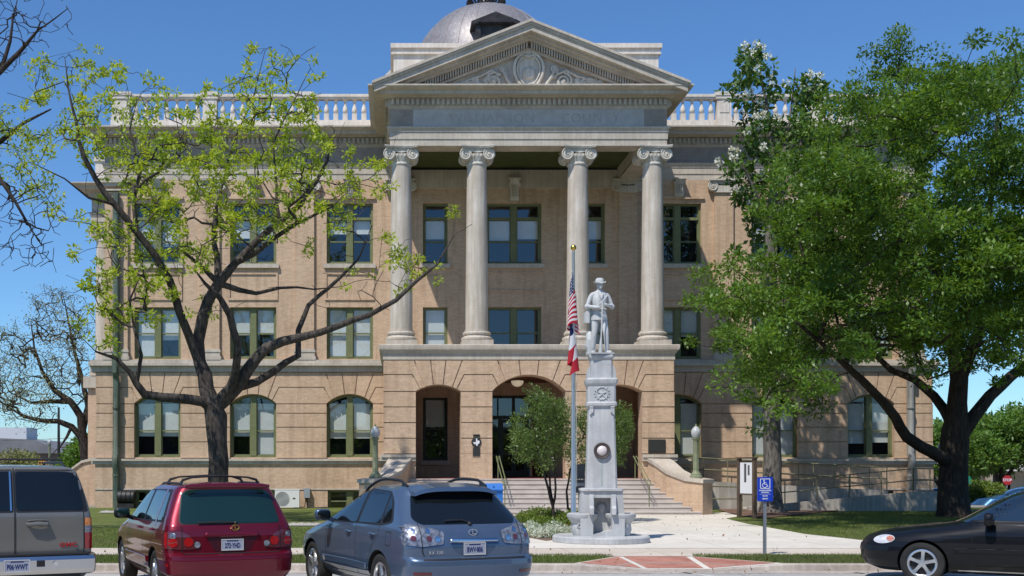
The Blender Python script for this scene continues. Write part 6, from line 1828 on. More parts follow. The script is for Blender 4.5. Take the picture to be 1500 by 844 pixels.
class Tree:
    def __init__(s, seed): s.p = []; s.par = []; s.r = []; s.rng = random.Random(seed); s.tips = []
    def limb(s, pts, start=None, sub=.45, wob=.03):
        """pts: [(Vector, r)]; joined to nearest existing node when start given"""
        prev = None
        if s.p:
            a = np.array(s.p); d = ((a-np.array(pts[0][0]))**2).sum(1); prev = int(d.argmin())
        ids = []
        for k in range(len(pts)-1):
            (a, ra), (b, rb) = pts[k], pts[k+1]; a = Vector(a); b = Vector(b); n = max(1, int((b-a).length/sub))
            for i in range(n):
                if k == 0 and i == 0 and prev is not None: continue
                t = i/n; q = a.lerp(b, t); w = wob*(ra+.3)*getattr(s, 'wobk', 1)
                if i: q = q+Vector((s.rng.gauss(0, w), s.rng.gauss(0, w), s.rng.gauss(0, w)))
                s.p.append(tuple(q)); s.par.append(prev if prev is not None else -1); s.r.append(ra+(rb-ra)*t); prev = len(s.p)-1
        s.p.append(tuple(pts[-1][0])); s.par.append(prev); s.r.append(pts[-1][1])
    def grow(s, attr, step=.35, up=.15, jit=.10, zmin=0, minr=.02, penalty=1.0):
        A = np.array([tuple(a) for a in attr]); P0 = np.array(s.p)
        d0 = np.array([((P0-a)**2).sum(1).min() for a in A]); order = d0.argsort()
        buf = np.zeros((len(s.p)+len(A)*60, 3)); n = len(s.p); buf[:n] = P0
        for k in order:
            a = A[k]; v = a-buf[:n]; d = np.sqrt((v**2).sum(1))
            cost = d+penalty*np.maximum(0, -v[:, 2])*.8
            j = int(cost.argmin()); L = d[j]
            if L < .05: s.tips.append((Vector(a), Vector((0, 0, 1)))); continue
            b = Vector(buf[j]); e = Vector(a)
            pj = s.par[j]; pd = (b-Vector(s.p[pj])).normalized() if pj >= 0 else Vector((0, 0, 1))
            m1 = b+(pd*.55+Vector((0, 0, up))+(e-b).normalized()*.4)*L*.35
            N = max(2, int(L/step)); prev = j
            for i in range(1, N+1):
                t = i/N; q = b*(1-t)**2+m1*2*t*(1-t)+e*t*t
                if i < N: q = q+Vector((s.rng.gauss(0, jit), s.rng.gauss(0, jit), s.rng.gauss(0, jit)))*min(step, .5)
                s.p.append(tuple(q)); s.par.append(prev); s.r.append(None); buf[n] = q; n += 1; prev = len(s.p)-1
                if n >= len(buf): buf = np.vstack([buf, np.zeros((2000, 3))])
            s.tips.append((e, (e-Vector(s.p[s.par[prev]])).normalized()))
    def mesh(s, mats, parent, name='trunk', rt=.010, ex=.48, sides=(9, 6, 4)):
        n = len(s.p); cnt = np.zeros(n); kids = [[] for _ in range(n)]
        for i in range(n):
            if s.par[i] >= 0: kids[s.par[i]].append(i)
        for i in range(n-1, -1, -1):
            cnt[i] = max(1, cnt[i]) if not kids[i] else cnt[i]
            if s.par[i] >= 0: cnt[s.par[i]] += cnt[i] if kids[i] else 1
        R_ = [0]*n
        for i in range(n):
            if s.r[i] is not None: R_[i] = s.r[i]
            else: R_[i] = min(rt*max(1, cnt[i])**ex, R_[s.par[i]]*.97)
        mb = MB(); done = [False]*n
        roots = [i for i in range(n) if s.par[i] < 0]
        stack = [(r, None) for r in roots]
        while stack:
            i, base = stack.pop(); chain = [i]
            while kids[chain[-1]]:
                ks = sorted(kids[chain[-1]], key=lambda k: -(R_[k]*10+cnt[k]*.001)); chain.append(ks[0])
                for k in ks[1:]: stack.append((k, chain[-2] if False else s.par[k]))
            pts = [Vector(s.p[k]) for k in chain]; rr = [R_[k] for k in chain]
            if base is not None: pts = [Vector(s.p[base])]+pts; rr = [min(R_[base]*.9, rr[0]*1.25)]+rr
            if len(pts) < 2: continue
            mx = max(rr); ns = sides[0] if mx > .08 else sides[1] if mx > .03 else sides[2]
            mb.tube(pts, rr, ns, cap=False)
        return mb.build(name, mats, parent, ang=180)

def leaves(name, centres, n, rad, L, W, mat, parent, seed=0, flat=.6, dirs=None, droop=0, squash=(1, 1, 1), matidx=None):
    """n leaf-sized faces round each centre"""
    rg = np.random.default_rng(seed); C_ = np.array([tuple(c) for c in centres]); K = len(C_)
    c = np.repeat(C_, n, 0)
    u = rg.normal(size=(K*n, 3)); u /= np.linalg.norm(u, axis=1)[:, None]
    rr = rad if np.isscalar(rad) else np.repeat(np.array(rad), n)[:, None]
    pos = c+u*rr*(rg.random((K*n, 1))**.45)*np.array(squash)
    d = u*.8+rg.normal(size=(K*n, 3))*.6; d[:, 2] -= droop; d /= np.linalg.norm(d, axis=1)[:, None]
    up = rg.normal(size=(K*n, 3))*.55; up[:, 2] += flat; 
    side = np.cross(d, up); side /= (np.linalg.norm(side, axis=1)[:, None]+1e-6)
    nrm = np.cross(side, d)
    l = L*(.65+.7*rg.random((K*n, 1))); w = W*(.7+.6*rg.random((K*n, 1)))
    v = np.empty((K*n, 4, 3)); v[:, 0] = pos; v[:, 1] = pos+d*l*.5+side*w*.5-nrm*w*.12; v[:, 2] = pos+d*l; v[:, 3] = pos+d*l*.5-side*w*.5-nrm*w*.12
    return arrmesh(name, v.reshape(-1, 3), 4, mat, parent)

def ell_pts(rg, els, n, Yc, depth, cx, cy, rx, shell=.35):
    """random crown points inside a set of ellipses measured on the photo, with real depth"""
    w = np.array([e[2]*e[3]*(e[4] if len(e) > 4 else 1) for e in els]); w = w/w.sum(); out = []
    while len(out) < n:
        e = els[rg.choices(range(len(els)), w)[0]]
        a = rg.random()*6.283; q = rg.random()**.5
        px, py = e[0]+e[2]*q*math.cos(a), e[1]+e[3]*q*math.sin(a)
        k = 1-min(1, ((px-cx)/rx)**2)*.8
        t = rg.uniform(-1, 1); t = math.copysign(abs(t)**.7, t)
        out.append(P(px, py, Yc+t*depth*math.sqrt(max(k, .05))))
    return out
def LP(Y0, pts):
    return [(P(x, y, Y0+dy), r) for x, y, dy, r in pts]

# ---- young-leaved tree on the left lawn
rg = random.Random(11)
loc = P(320, 682, 36); loc = Vector((loc.x, 36, gz(36)))
pec = thing('young_leafed_tree', 'spreading dark-branched tree with sparse fresh yellow-green leaf tufts on the left lawn', 'tree', loc)
def place(t, loc): pass
T = Tree(3); T.wobk = 2.0
Y = 36
T.limb([(P(320, 768, Y), .42), (P(320, 745, Y), .36), (P(319, 700, Y), .325), (P(318, 650, Y), .31), (P(316, 610, Y), .36), (P(312, 598, Y), .30)])
T.limb(LP(Y, [(312, 600, 0, .27), (302, 570, 0, .25), (292, 530, .1, .23), (290, 500, .2, .22), (297, 465, .2, .22), (305, 440, .2, .20), (320, 415, .2, .19)]))
T.limb(LP(Y, [(292, 525, .1, .17), (276, 490, -.2, .16), (262, 455, -.5, .15), (248, 410, -.8, .14), (228, 375, -1, .13), (200, 340, -1.3, .12), (168, 300, -1.6, .11), (140, 262, -1.8, .095), (122, 228, -2, .08), (112, 180, -2.1, .055), (100, 130, -2.2, .03), (95, 85, -2.2, .012)]))
T.limb(LP(Y, [(200, 340, -1.3, .09), (196, 300, -1.4, .07), (205, 250, -1.2, .05), (190, 190, -1, .03), (200, 150, -1, .012)]))
T.limb(LP(Y, [(168, 300, -1.6, .06), (130, 290, -2.4, .04), (95, 262, -3, .025), (50, 240, -3.5, .012)]))
T.limb(LP(Y, [(320, 415, .2, .15), (345, 385, .4, .14), (375, 355, .7, .13), (410, 325, .9, .12), (440, 300, 1.1, .10), (462, 268, 1.3, .08), (480, 235, 1.5, .05), (490, 190, 1.6, .02)]))
T.limb(LP(Y, [(320, 415, .2, .12), (300, 395, .0, .09), (280, 378, -.2, .06), (262, 365, -.4, .04), (240, 352, -.6, .015)]))
T.limb(LP(Y, [(320, 415, .2, .14), (318, 375, .5, .11), (313, 335, .8, .09), (318, 300, 1, .07), (330, 255, 1.2, .05), (345, 200, 1.3, .035), (372, 140, 1.4, .02), (388, 75, 1.5, .010)]))
T.limb(LP(Y, [(345, 385, .4, .11), (372, 372, -.1, .10), (400, 350, -.5, .085), (430, 330, -.9, .07), (455, 318, -1.2, .05), (490, 300, -1.5, .03), (520, 270, -1.6, .012)]))
T.limb(LP(Y, [(331, 405, .3, .11), (350, 425, .5, .10), (375, 430, .8, .075), (410, 422, 1, .055), (460, 424, 1.2, .03), (500, 420, 1.3, .012)]))
T.limb(LP(Y, [(410, 325, .9, .07), (405, 270, .8, .05), (400, 210, .8, .035), (430, 150, .9, .02), (455, 100, 1, .010)]))
T.r = [None if r is None else r*(.88 if q[2] > 5 else 1) for r, q in zip(T.r, T.p)]
# inner upright and right limbs
T.limb(LP(Y, [(330, 585, 0, .20), (345, 545, -.5, .13), (349, 505, -.9, .12), (337, 462, -1.2, .11), (322, 436, -1.4, .09), (300, 415, -1.6, .05), (285, 395, -1.7, .02)]))
T.limb([(P(312, 600, Y), .24), (P(330, 585, Y), .23), (P(347, 567, Y-.1), .22), (P(363, 542, Y-.2), .20), (P(390, 510, Y-.4), .17), (P(415, 500, Y-.5), .15), (P(437, 495, Y-.6), .13), (P(470, 487, Y-.8), .11), (P(500, 476, Y-1), .10), (P(540, 462, Y-1.2), .085), (P(580, 440, Y-1.4), .07), (P(610, 412, Y-1.5), .055), (P(640, 388, Y-1.6), .035), (P(662, 350, Y-1.7), .018), (P(668, 315, Y-1.7), .008)])
T.limb([(P(352, 560, Y), .16), (P(375, 560, Y+.3), .13), (P(400, 545, Y+.5), .12), (P(437, 521, Y+.8), .105), (P(437, 484, Y+1), .09), (P(452, 447, Y+1.2), .075), (P(500, 405, Y+1.5), .055), (P(525, 380, Y+1.6), .035), (P(545, 330, Y+1.7), .015)])
T.limb([(P(312, 600, Y), .20), (P(297, 588, Y-.2), .17), (P(270, 584, Y-.5), .15), (P(240, 582, Y-.8), .14), (P(212, 578, Y-1), .135), (P(200, 562, Y-1.1), .11), (P(190, 545, Y-1.2), .08), (P(170, 525, Y-1.4), .06), (P(140, 515, Y-1.6), .03), (P(120, 495, Y-1.7), .012)])
T.limb([(P(205, 560, Y-1.1), .09), (P(207, 520, Y-1.2), .06), (P(196, 480, Y-1.3), .045), (P(190, 440, Y-1.4), .035), (P(205, 405, Y-1.5), .02), (P(230, 385, Y-1.6), .010)])
els = [(95, 110, 50, 45), (70, 180, 60, 45, .7), (150, 130, 60, 50, .8), (215, 130, 45, 45, .6), (180, 210, 70, 70), (260, 190, 60, 55, .8), (250, 270, 75, 50), (330, 190, 60, 70, .7), (395, 120, 70, 55), (440, 130, 45, 50, .6), (430, 200, 70, 60, .9), (370, 270, 90, 60), (480, 250, 60, 55, .9), (540, 250, 35, 40, .5), (470, 320, 60, 40, .6),
       (215, 350, 60, 40, .8), (160, 380, 50, 60, .5), (180, 440, 55, 50, .7), (240, 400, 60, 40, .5), (300, 330, 70, 50, .6), (280, 455, 50, 30, .35), (580, 385, 50, 45, .5), (660, 320, 20, 25, .4), (545, 400, 60, 35, .25), (380, 345, 60, 35, .5), (120, 300, 50, 50, .5), (60, 280, 40, 40, .25), (150, 480, 40, 40, .5)]
els += [(240, 300, 120, 90, .5), (420, 300, 90, 70, .5), (200, 420, 70, 60, .5), (600, 400, 60, 40, .4), (350, 230, 90, 60, .4)]
at = ell_pts(rg, els, 560, Y, 2.8, 300, 300, 300)
T.grow(at, .30, .15, .16)
# bare side twigs
tw = []
for _ in range(430):
    i = rg.randrange(len(T.p))
    if T.r[i] is not None and T.r[i] > .12: continue
    q = Vector(T.p[i]); tw.append(q+Vector((rg.gauss(0, .5), rg.gauss(0, .4), rg.gauss(.2, .4))))
tips0 = list(T.tips); T.grow(tw, .2, .1, .16); T.tips = tips0
for o in (T.mesh(BARK_D, pec, rt=.0095),): pass
LFY = leaf_mat('fresh_yellow_green_leaf', (.30, .40, .03), (.46, .53, .07), (.26, .37, .04), .5, .4, .42, .8)
tips = [t[0] for t in tips0]
ctr = []
for c in tips:
    for _ in range(rg.choice((1, 1, 2, 3))): ctr.append(c+Vector((rg.gauss(0, .15), rg.gauss(0, .15), rg.gauss(0, .10))))
leaves('crown', ctr, 22, .13, .15, .072, LFY, pec, 5, 1.2, droop=.1, squash=(1.2, 1.2, .7))
for ch in pec.children: ch.matrix_parent_inverse = Matrix.Translation(-Vector(pec.location))

def fix_children(t):
    for ch in t.children: ch.matrix_parent_inverse = Matrix.Translation(-Vector(t.location))

# ---- bare tree reaching in from the left edge
rg = random.Random(21)
Y = 29
nb = thing('bare_branched_tree', 'bare dark tree whose drooping twigs reach in from the left edge of the view', 'tree', Vector((P(-190, 682, Y).x, Y, gz(Y))))
T = Tree(8)
T.limb([(P(-190, 800, Y), .45), (P(-190, 650, Y), .36), (P(-185, 500, Y), .33), (P(-175, 380, Y), .30)])
T.limb([(P(-175, 380, Y), .25), (P(-140, 280, Y), .20), (P(-90, 190, Y), .14), (P(-40, 140, Y), .10), (P(0, 105, Y), .075), (P(30, 75, Y), .055), (P(55, 45, Y), .03), (P(100, 12, Y), .010)])
T.limb([(P(-175, 380, Y), .22), (P(-130, 300, Y+1), .16), (P(-70, 240, Y+1), .11), (P(0, 208, Y+1.2), .07), (P(35, 180, Y+1.2), .045), (P(75, 160, Y+1.2), .02)])
T.limb([(P(-110, 270, Y), .12), (P(-50, 245, Y-.4), .09), (P(0, 262, Y-.6), .055), (P(22, 295, Y-.7), .04), (P(42, 330, Y-.7), .028), (P(62, 360, Y-.7), .012)])
T.limb([(P(0, 105, Y), .06), (P(15, 60, Y+.3), .04), (P(20, 20, Y+.4), .02), (P(28, -10, Y+.4), .012)])
bare = ell_pts(rg, [(40, 20, 65, 45), (10, 60, 50, 50), (80, 45, 30, 30, .5), (45, 330, 45, 55), (60, 370, 35, 35), (10, 300, 40, 40), (-60, 60, 60, 80, .6), (-120, 180, 80, 120, .5), (-220, 200, 100, 160, .5), (20, 350, 30, 60), (60, 385, 25, 20)], 520, Y, 1.3, -50, 200, 250)
T.grow(bare, .30, -.1, .09, penalty=.2)
lf = ell_pts(rg, [(30, 250, 60, 50), (15, 190, 40, 35), (60, 215, 30, 25), (80, 170, 30, 20, .5), (-30, 210, 50, 60, .6)], 70, Y+1, 1.2, 0, 200, 200)
n0 = len(T.tips); T.grow(lf, .22, .1, .15); lt = [t[0] for t in T.tips[n0:]]
T.mesh(BARK_O, nb, rt=.0085, ex=.42)
leaves('crown', lt, 26, .15, .11, .05, LFY, nb, 6, .8)
fix_children(nb)

# ---- far sparse tree behind the left corner
rg = random.Random(31); Y = 74
ft = thing('sparse_far_tree', 'wide sparsely leafed tree leaning left behind the west corner of the courthouse', 'tree', Vector((P(129, 682, Y).x, Y, -.03)))
T = Tree(4)
T.limb([(P(132, 725, Y), .5), (P(128, 680, Y), .38), (P(122, 645, Y), .33)])
T.limb([(P(122, 645, Y), .24), (P(105, 625, Y), .20), (P(85, 617, Y), .17), (P(60, 616, Y), .14), (P(35, 610, Y), .10), (P(10, 595, Y), .05)])
T.limb([(P(122, 645, Y), .28), (P(118, 610, Y), .25), (P(103, 588, Y), .22), (P(80, 572, Y), .17), (P(62, 545, Y), .12), (P(50, 510, Y), .08), (P(45, 470, Y), .03)])
T.limb([(P(103, 588, Y), .18), (P(75, 588, Y), .14), (P(45, 590, Y), .08), (P(15, 575, Y), .03)])
T.limb([(P(120, 635, Y), .24), (P(129, 595, Y+1), .20), (P(122, 560, Y+1), .17), (P(110, 520, Y+1), .11), (P(100, 470, Y+1), .06), (P(92, 430, Y+1), .02)])
T.limb([(P(129, 595, Y+1), .16), (P(150, 560, Y+3), .13), (P(175, 520, Y+4), .08), (P(190, 470, Y+4), .04)])
T.limb([(P(108, 628, Y), .10), (P(98, 640, Y-.5), .09), (P(88, 655, Y-.6), .04)])
els = [(60, 520, 65, 65), (30, 560, 50, 50), (90, 470, 50, 45), (110, 520, 40, 60, .7), (40, 600, 45, 30), (100, 560, 40, 40, .6), (5, 540, 40, 60), (170, 500, 40, 50, .5), (65, 440, 30, 25, .6), (-50, 560, 60, 60, .5)]
at = ell_pts(rg, els, 1000, Y, 5, 70, 530, 130)
T.grow(at, .5, .1, .2, penalty=.3); T.mesh(BARK_O, ft, rt=.016, ex=.42, sides=(8, 5, 3))
LFD = leaf_mat('dull_olive_leaf', (.20, .215, .10), (.32, .34, .15), (.20, .20, .12), .6, .3, .35)
leaves('crown', [t[0] for t in T.tips], 9, .45, .13, .07, LFD, ft, 9)
fix_children(ft)

# ---- big dense tree on the right
rg = random.Random(41); Y = 41
oak = thing('dense_green_tree', 'huge dense glossy-leaved green tree with forked dark trunk on the right lawn', 'tree', Vector((P(1398, 682, Y).x, Y, gz(Y))))
T = Tree(6)
T.limb([(P(1397, 766, Y), .66), (P(1397, 748, Y), .56), (P(1396, 715, Y), .50), (P(1397, 680, Y), .47), (P(1398, 650, Y), .48), (P(1400, 628, Y), .46)])
T.limb([(P(1400, 628, Y), .38), (P(1402, 590, Y), .33), (P(1405, 555, Y), .30), (P(1400, 520, Y+.5), .27), (P(1390, 460, Y+1), .22), (P(1370, 380, Y+1.5), .16), (P(1350, 280, Y+2), .10), (P(1330, 180, Y+2), .05)])
T.limb([(P(1404, 560, Y), .24), (P(1430, 500, Y-.5), .2), (P(1450, 420, Y-1), .15), (P(1450, 300, Y-1), .10), (P(1460, 180, Y-1), .05)])
T.limb([(P(1405, 640, Y), .28), (P(1425, 612, Y), .24), (P(1450, 580, Y+.3), .21), (P(1480, 552, Y+.5), .19), (P(1520, 520, Y+.8), .15), (P(1570, 440, Y+1), .11), (P(1610, 340, Y+1), .06)])
T.limb([(P(1393, 665, Y), .24), (P(1375, 668, Y-.4), .22), (P(1350, 655, Y-.8), .20), (P(1328, 640, Y-1.2), .19), (P(1312, 612, Y-1.6), .17), (P(1290, 585, Y-2), .15), (P(1262, 556, Y-2.4), .13), (P(1235, 532, Y-2.8), .10), (P(1200, 500, Y-3.2), .07), (P(1150, 460, Y-3.4), .04)])
T.limb([(P(1397, 630, Y), .22), (P(1383, 600, Y+.5), .18), (P(1368, 580, Y+.8), .16), (P(1340, 556, Y+1), .14), (P(1305, 542, Y+1.2), .11), (P(1260, 500, Y+1.4), .08), (P(1220, 440, Y+1.5), .05)])
els = [(1290, 180, 75, 60), (1275, 135, 40, 40, .6), (1325, 105, 60, 30, .8), (1350, 150, 60, 50), (1440, 150, 90, 60), (1470, 110, 50, 35, .8), (1380, 230, 140, 90), (1235, 260, 60, 65), (1195, 320, 55, 55, .8), (1265, 340, 90, 80), (1110, 410, 62, 60), (1145, 350, 60, 45, .7), (1180, 400, 80, 70), (1085, 470, 40, 40, .7), (1130, 510, 65, 45), (1150, 550, 50, 32, .9), (1205, 500, 60, 50), (1290, 430, 100, 75), (1400, 400, 110, 100),
       (1480, 330, 90, 120), (1480, 480, 60, 60), (1420, 500, 50, 30, .6), (1340, 510, 60, 30, .7), (1270, 505, 45, 28, .8), (1060, 395, 28, 18, .3), (1595, 340, 100, 130, .8), (1560, 450, 70, 60, .6)]
els += [(1390, 340, 90, 80, .8), (1440, 420, 80, 70, .8), (1350, 450, 80, 50, .7), (1480, 400, 60, 80, .7)]
els += [(1215, 240, 50, 50), (1190, 280, 40, 50), (1240, 200, 40, 35)]
bo = ell_pts(rg, els, 228, 37.3, 6.3, 1380, 330, 400)
at = []
for b in bo:
    rr_ = rg.uniform(.7, 1.25)
    for _ in range(8): at.append(b+Vector((rg.gauss(0, rr_*.66), rg.gauss(0, rr_*.66), rg.gauss(0, rr_*.38))))
T.grow(at, .55, .15, .12); T.mesh(BARK_O, oak, rt=.013, ex=.44, sides=(12, 6, 3))
LFO = leaf_mat('glossy_green_leaf', (.09, .182, .022), (.165, .275, .036), (.065, .135, .018), .42, .42, .38, .45)
tips = [t[0] for t in T.tips]; rads = [rg.uniform(.20, .55) for _ in tips]
leaves('crown', tips, 105, rads, .15, .07, LFO, oak, 12, 1.1, squash=(1.15, 1.15, .65))
fix_children(oak)

# ---- tall tree with white blossoms
rg = random.Random(51); Y = 45.2
cat = thing('blossoming_tree', 'tall narrow large-leaved tree with white blossoms at its branch tips beside the portico', 'tree', Vector((P(1131, 682, Y).x, Y, .02)))
T = Tree(9)
T.limb([(P(1131, 752, Y), .62), (P(1131, 738, Y), .42), (P(1131, 700, Y), .36), (P(1131, 620, Y), .33), (P(1130, 520, Y), .28), (P(1127, 420, Y), .23), (P(1128, 330, Y), .19), (P(1133, 270, Y), .15), (P(1130, 200, Y), .09), (P(1118, 130, Y), .05), (P(1110, 85, Y), .02)])
T.limb([(P(1133, 270, Y), .10), (P(1150, 215, Y+.5), .07), (P(1160, 150, Y+.7), .04), (P(1165, 100, Y+.8), .015)])
T.limb([(P(1128, 330, Y), .10), (P(1110, 290, Y-.5), .07), (P(1092, 250, Y-.8), .04), (P(1075, 232, Y-1), .015)])
T.limb([(P(1129, 300, Y), .10), (P(1160, 260, Y), .06), (P(1180, 190, Y), .04), (P(1200, 140, Y), .015)])
els = [(1105, 90, 28, 14), (1150, 98, 12, 12), (1078, 128, 16, 14), (1110, 115, 24, 20), (1085, 160, 22, 22, .8), (1130, 160, 30, 35), (1165, 120, 20, 16), (1190, 135, 24, 14), (1170, 175, 26, 22), (1115, 205, 35, 25), (1165, 220, 30, 28), (1072, 232, 18, 10), (1100, 250, 35, 20), (1145, 262, 35, 25), (1110, 295, 38, 22), (1165, 300, 25, 25), (1130, 330, 30, 15), (1160, 420, 50, 50, .4), (1110, 380, 40, 40, .4)]
at = ell_pts(rg, els, 125, Y, 1.6, 1130, 200, 110)
T.grow(at, .3, .2, .1); T.mesh(BARK_G, cat, rt=.014, ex=.45, sides=(12, 6, 4))
LFC = leaf_mat('broad_green_leaf', (.065, .135, .025), (.11, .20, .04), (.05, .11, .022), .5, .35, .3)
tips = [t[0] for t in T.tips]
leaves('crown', tips, 36, .30, .27, .15, LFC, cat, 15, .7, droop=.3)
fl = [t for t in tips if rg.random() < .55 and t.z > 11]; fc = [t+Vector((rg.gauss(-.1, .12), -.25, .27)) for t in fl]
leaves('blossom', fc, 40, .15, .10, .07, leaf_mat('white_blossom', (.70, .70, .66), (.78, .78, .74), None, .6, .3, .2), cat, 16, .3)
fix_children(cat)

# ---- small multi-stem trees by the steps
def small_tree(label, px, Y, stems, els, n, seed):
    rg = random.Random(seed)
    t = thing('small_ornamental_tree', label, 'tree', Vector((P(px, 682, Y).x, Y, gz(Y)))); T = Tree(seed)
    for st_ in stems: 
        T2 = [(P(x, y, Y+dy), r) for x, y, dy, r in st_]
        prev = len(T.p)
        T.limb(T2, sub=.25)
    at = ell_pts(rg, els, n, Y, 1.0, px, 630, 75)
    T.grow(at, .2, .15, .12); T.mesh(BARK_O, t, rt=.008, ex=.42, sides=(7, 5, 3))
    leaves('crown', [q[0] for q in T.tips], 34, .18, .085, .030, LFS, t, seed, .5)
    fix_children(t); return t
LFS = leaf_mat('narrow_green_leaf', (.085, .15, .03), (.16, .24, .06), (.09, .15, .035), .4, .5, .35, 1.2)
small_tree('small bushy multi-stem tree before the steps left of the flagpole', 806, 36,
    [[(812, 765, 0, .07), (810, 742, 0, .05), (803, 715, 0, .04), (796, 690, 0, .035), (785, 650, 0, .025), (780, 610, 0, .012)], [(811, 745, 0, .045), (806, 715, .1, .035), (800, 670, .2, .03), (795, 600, .2, .015)], [(812, 742, 0, .045), (814, 715, -.1, .035), (812, 680, -.1, .03), (815, 620, 0, .012)]],
    [(790, 590, 26, 26), (815, 615, 26, 32), (775, 625, 26, 26), (765, 650, 20, 22), (800, 655, 36, 28), (830, 640, 14, 30, .6), (755, 632, 10, 14, .5), (795, 685, 16, 12, .6), (822, 600, 14, 18)], 330, 61)
small_tree('small bushy multi-stem tree half hidden behind the monument', 880, 37,
    [[(853, 760, 0, .06), (852, 730, 0, .045), (858, 700, 0, .035), (862, 680, 0, .03), (870, 640, 0, .02), (880, 610, 0, .012)], [(833, 758, 0, .05), (830, 720, 0, .035), (835, 690, 0, .03), (850, 640, 0, .015)]],
    [(885, 640, 30, 40), (908, 625, 18, 34), (915, 620, 10, 25), (860, 640, 22, 38, .9), (850, 610, 12, 16, .5), (895, 605, 20, 16), (905, 660, 14, 20, .7), (845, 680, 14, 22, .6)], 300, 62)

# ---- rounded street trees far right and left
def round_tree(label, px, Y, els, n, seed, zb, mat, nl=60, ls=.34, group='rounded trees beyond the side street'):
    rg = random.Random(seed); t = thing('street_tree', label, 'tree', Vector((P(px, 682, Y).x, Y, zb)), group=group); T = Tree(seed)
    cy = min(e[1]+e[3]*.3 for e in els); T.limb([((P(px, 682, Y).x, Y, zb-.2), .3), ((P(px, 682, Y).x, Y, zb+1.8), .22), (P(px, cy+25, Y), .16), (P(px+4, cy, Y), .08)])
    T.limb([((P(px, 682, Y).x, Y, zb+1.9), .18), (P(px-30, cy+20, Y), .08)]); T.limb([((P(px, 682, Y).x, Y, zb+1.9), .18), (P(px+30, cy+20, Y), .08)])
    at = ell_pts(rg, els, n, Y, 4.0, px, cy, 90); T.grow(at, .8, .1, .1); T.mesh(BARK_O, t, rt=.02, ex=.42, sides=(8, 5, 3))
    leaves('crown', [q[0] for q in T.tips], nl, .75, ls, ls*.55, mat, t, seed, .7, squash=(1.1, 1.1, .8)); fix_children(t)
LFR = leaf_mat('light_green_leaf', (.10, .20, .03), (.16, .27, .05), (.09, .17, .03), .5, .4, .35, .3)
round_tree('broad light green tree over the shop canopy at the right edge', 1468, 88, [(1470, 650, 50, 38), (1500, 625, 40, 30), (1440, 660, 30, 26), (1540, 640, 50, 50)], 330, 71, -1.75, LFR)
round_tree('light green tree just right of the big dark trunk', 1425, 92, [(1425, 655, 34, 36), (1440, 630, 22, 18, .7)], 200, 72, -1.75, LFR)
round_tree('light green tree between the courthouse corner and the big trunk', 1378, 96, [(1376, 650, 18, 28), (1372, 675, 14, 18)], 110, 73, -1.75, LFR)
round_tree('small dense green tree beyond the west stair wall', 118, 92, [(116, 672, 16, 16), (122, 655, 10, 12), (108, 685, 16, 12)], 110, 74, 0, LFO, 60, .28)
round_tree('low green shrubby tree before the dark-roofed building far left', 15, 100, [(18, 676, 26, 9), (40, 678, 14, 7, .6)], 70, 75, 0, LFD, 60, .3)

# ---- planting bed at the foot of the flagpole
def bush(name, label, c, rx, ry, rz_, n, L, W, mat, seed, group, cat='shrub'):
    rg = np.random.default_rng(seed); t = thing(name, label, cat, (c[0], c[1], gz(c[1])), group=group)
    pts = []
    for _ in range(n):
        a = rg.random()*6.283; q = rg.random()**.5; h = rg.random()
        pts.append((q*rx*math.cos(a), q*ry*math.sin(a), rz_*h*math.sqrt(max(0, 1-q*q*.8))))
    leaves('foliage', pts, 9, .07, L, W, mat, t, seed, .3, squash=(1, 1, 1))
    m = MB()
    for i in range(8):
        p = pts[i*3]; m.tube([(0, 0, 0), (p[0]*.5, p[1]*.5, p[2]*.6), p], [.012, .008, .004], 4)
    m.build('stem', BARK_D, t); return t
LFB = leaf_mat('bed_green_leaf', (.13, .20, .03), (.24, .30, .06), (.12, .19, .035), .5, .4, .35, 2)
LFW = leaf_mat('silver_white_leaf', (.50, .53, .46), (.68, .70, .64), (.35, .42, .28), .6, .3, .2, 3)
for i, (px, py, rx, h) in enumerate(((792, 762, .50, .42), (815, 766, .45, .36), (838, 768, .42, .40), (800, 774, .5, .32), (852, 772, .35, .34), (770, 768, .4, .34))):
    bush('green_shrub', ('low yellow-green shrub in the bed by the flagpole, ' + ['back left', 'back middle', 'right of the pole', 'front middle', 'against the monument', 'far left behind the blue vehicle'][i]), G(px, py), rx, rx, h, 190, .10, .04, LFB, 80+i, 'green shrubs in the flagpole bed')
for i, (px, py, rx, h) in enumerate(((786, 787, .28, .24), (803, 789, .30, .26), (821, 788, .30, .25), (835, 786, .24, .24), (776, 779, .26, .25), (812, 783, .30, .30))):
    bush('silver_plant', 'silvery white-leaved bedding plant before the green shrubs, ' + ['second from the left', 'front middle', 'front right', 'nearest the monument', 'far left', 'back middle'][i], G(px, py), rx, rx, h, 130, .075, .03, LFW, 90+i, 'silver plants in the flagpole bed', 'plant')
c = G(760, 775); sheet('bed_soil', [G(762, 786)[:2], G(800, 793)[:2], G(842, 789)[:2], G(868, 772)[:2], G(850, 758)[:2], G(800, 755)[:2], G(768, 764)[:2]], bpy.data.materials['brown_mulch'], .02)
for i, (px, Y, rx, h) in enumerate(((1425, 62, .9, .75), (1445, 60, 1.0, .9))):
    bush('clipped_bush', ('yellow-green bush right of the big trunk', 'rounder yellow-green bush between the big trunk and the black sedan')[i], (P(px, 700, Y).x, Y), rx, .7, h+.25, 260, .20, .09, LFB, 99+i, 'bushes beyond the right lawn')

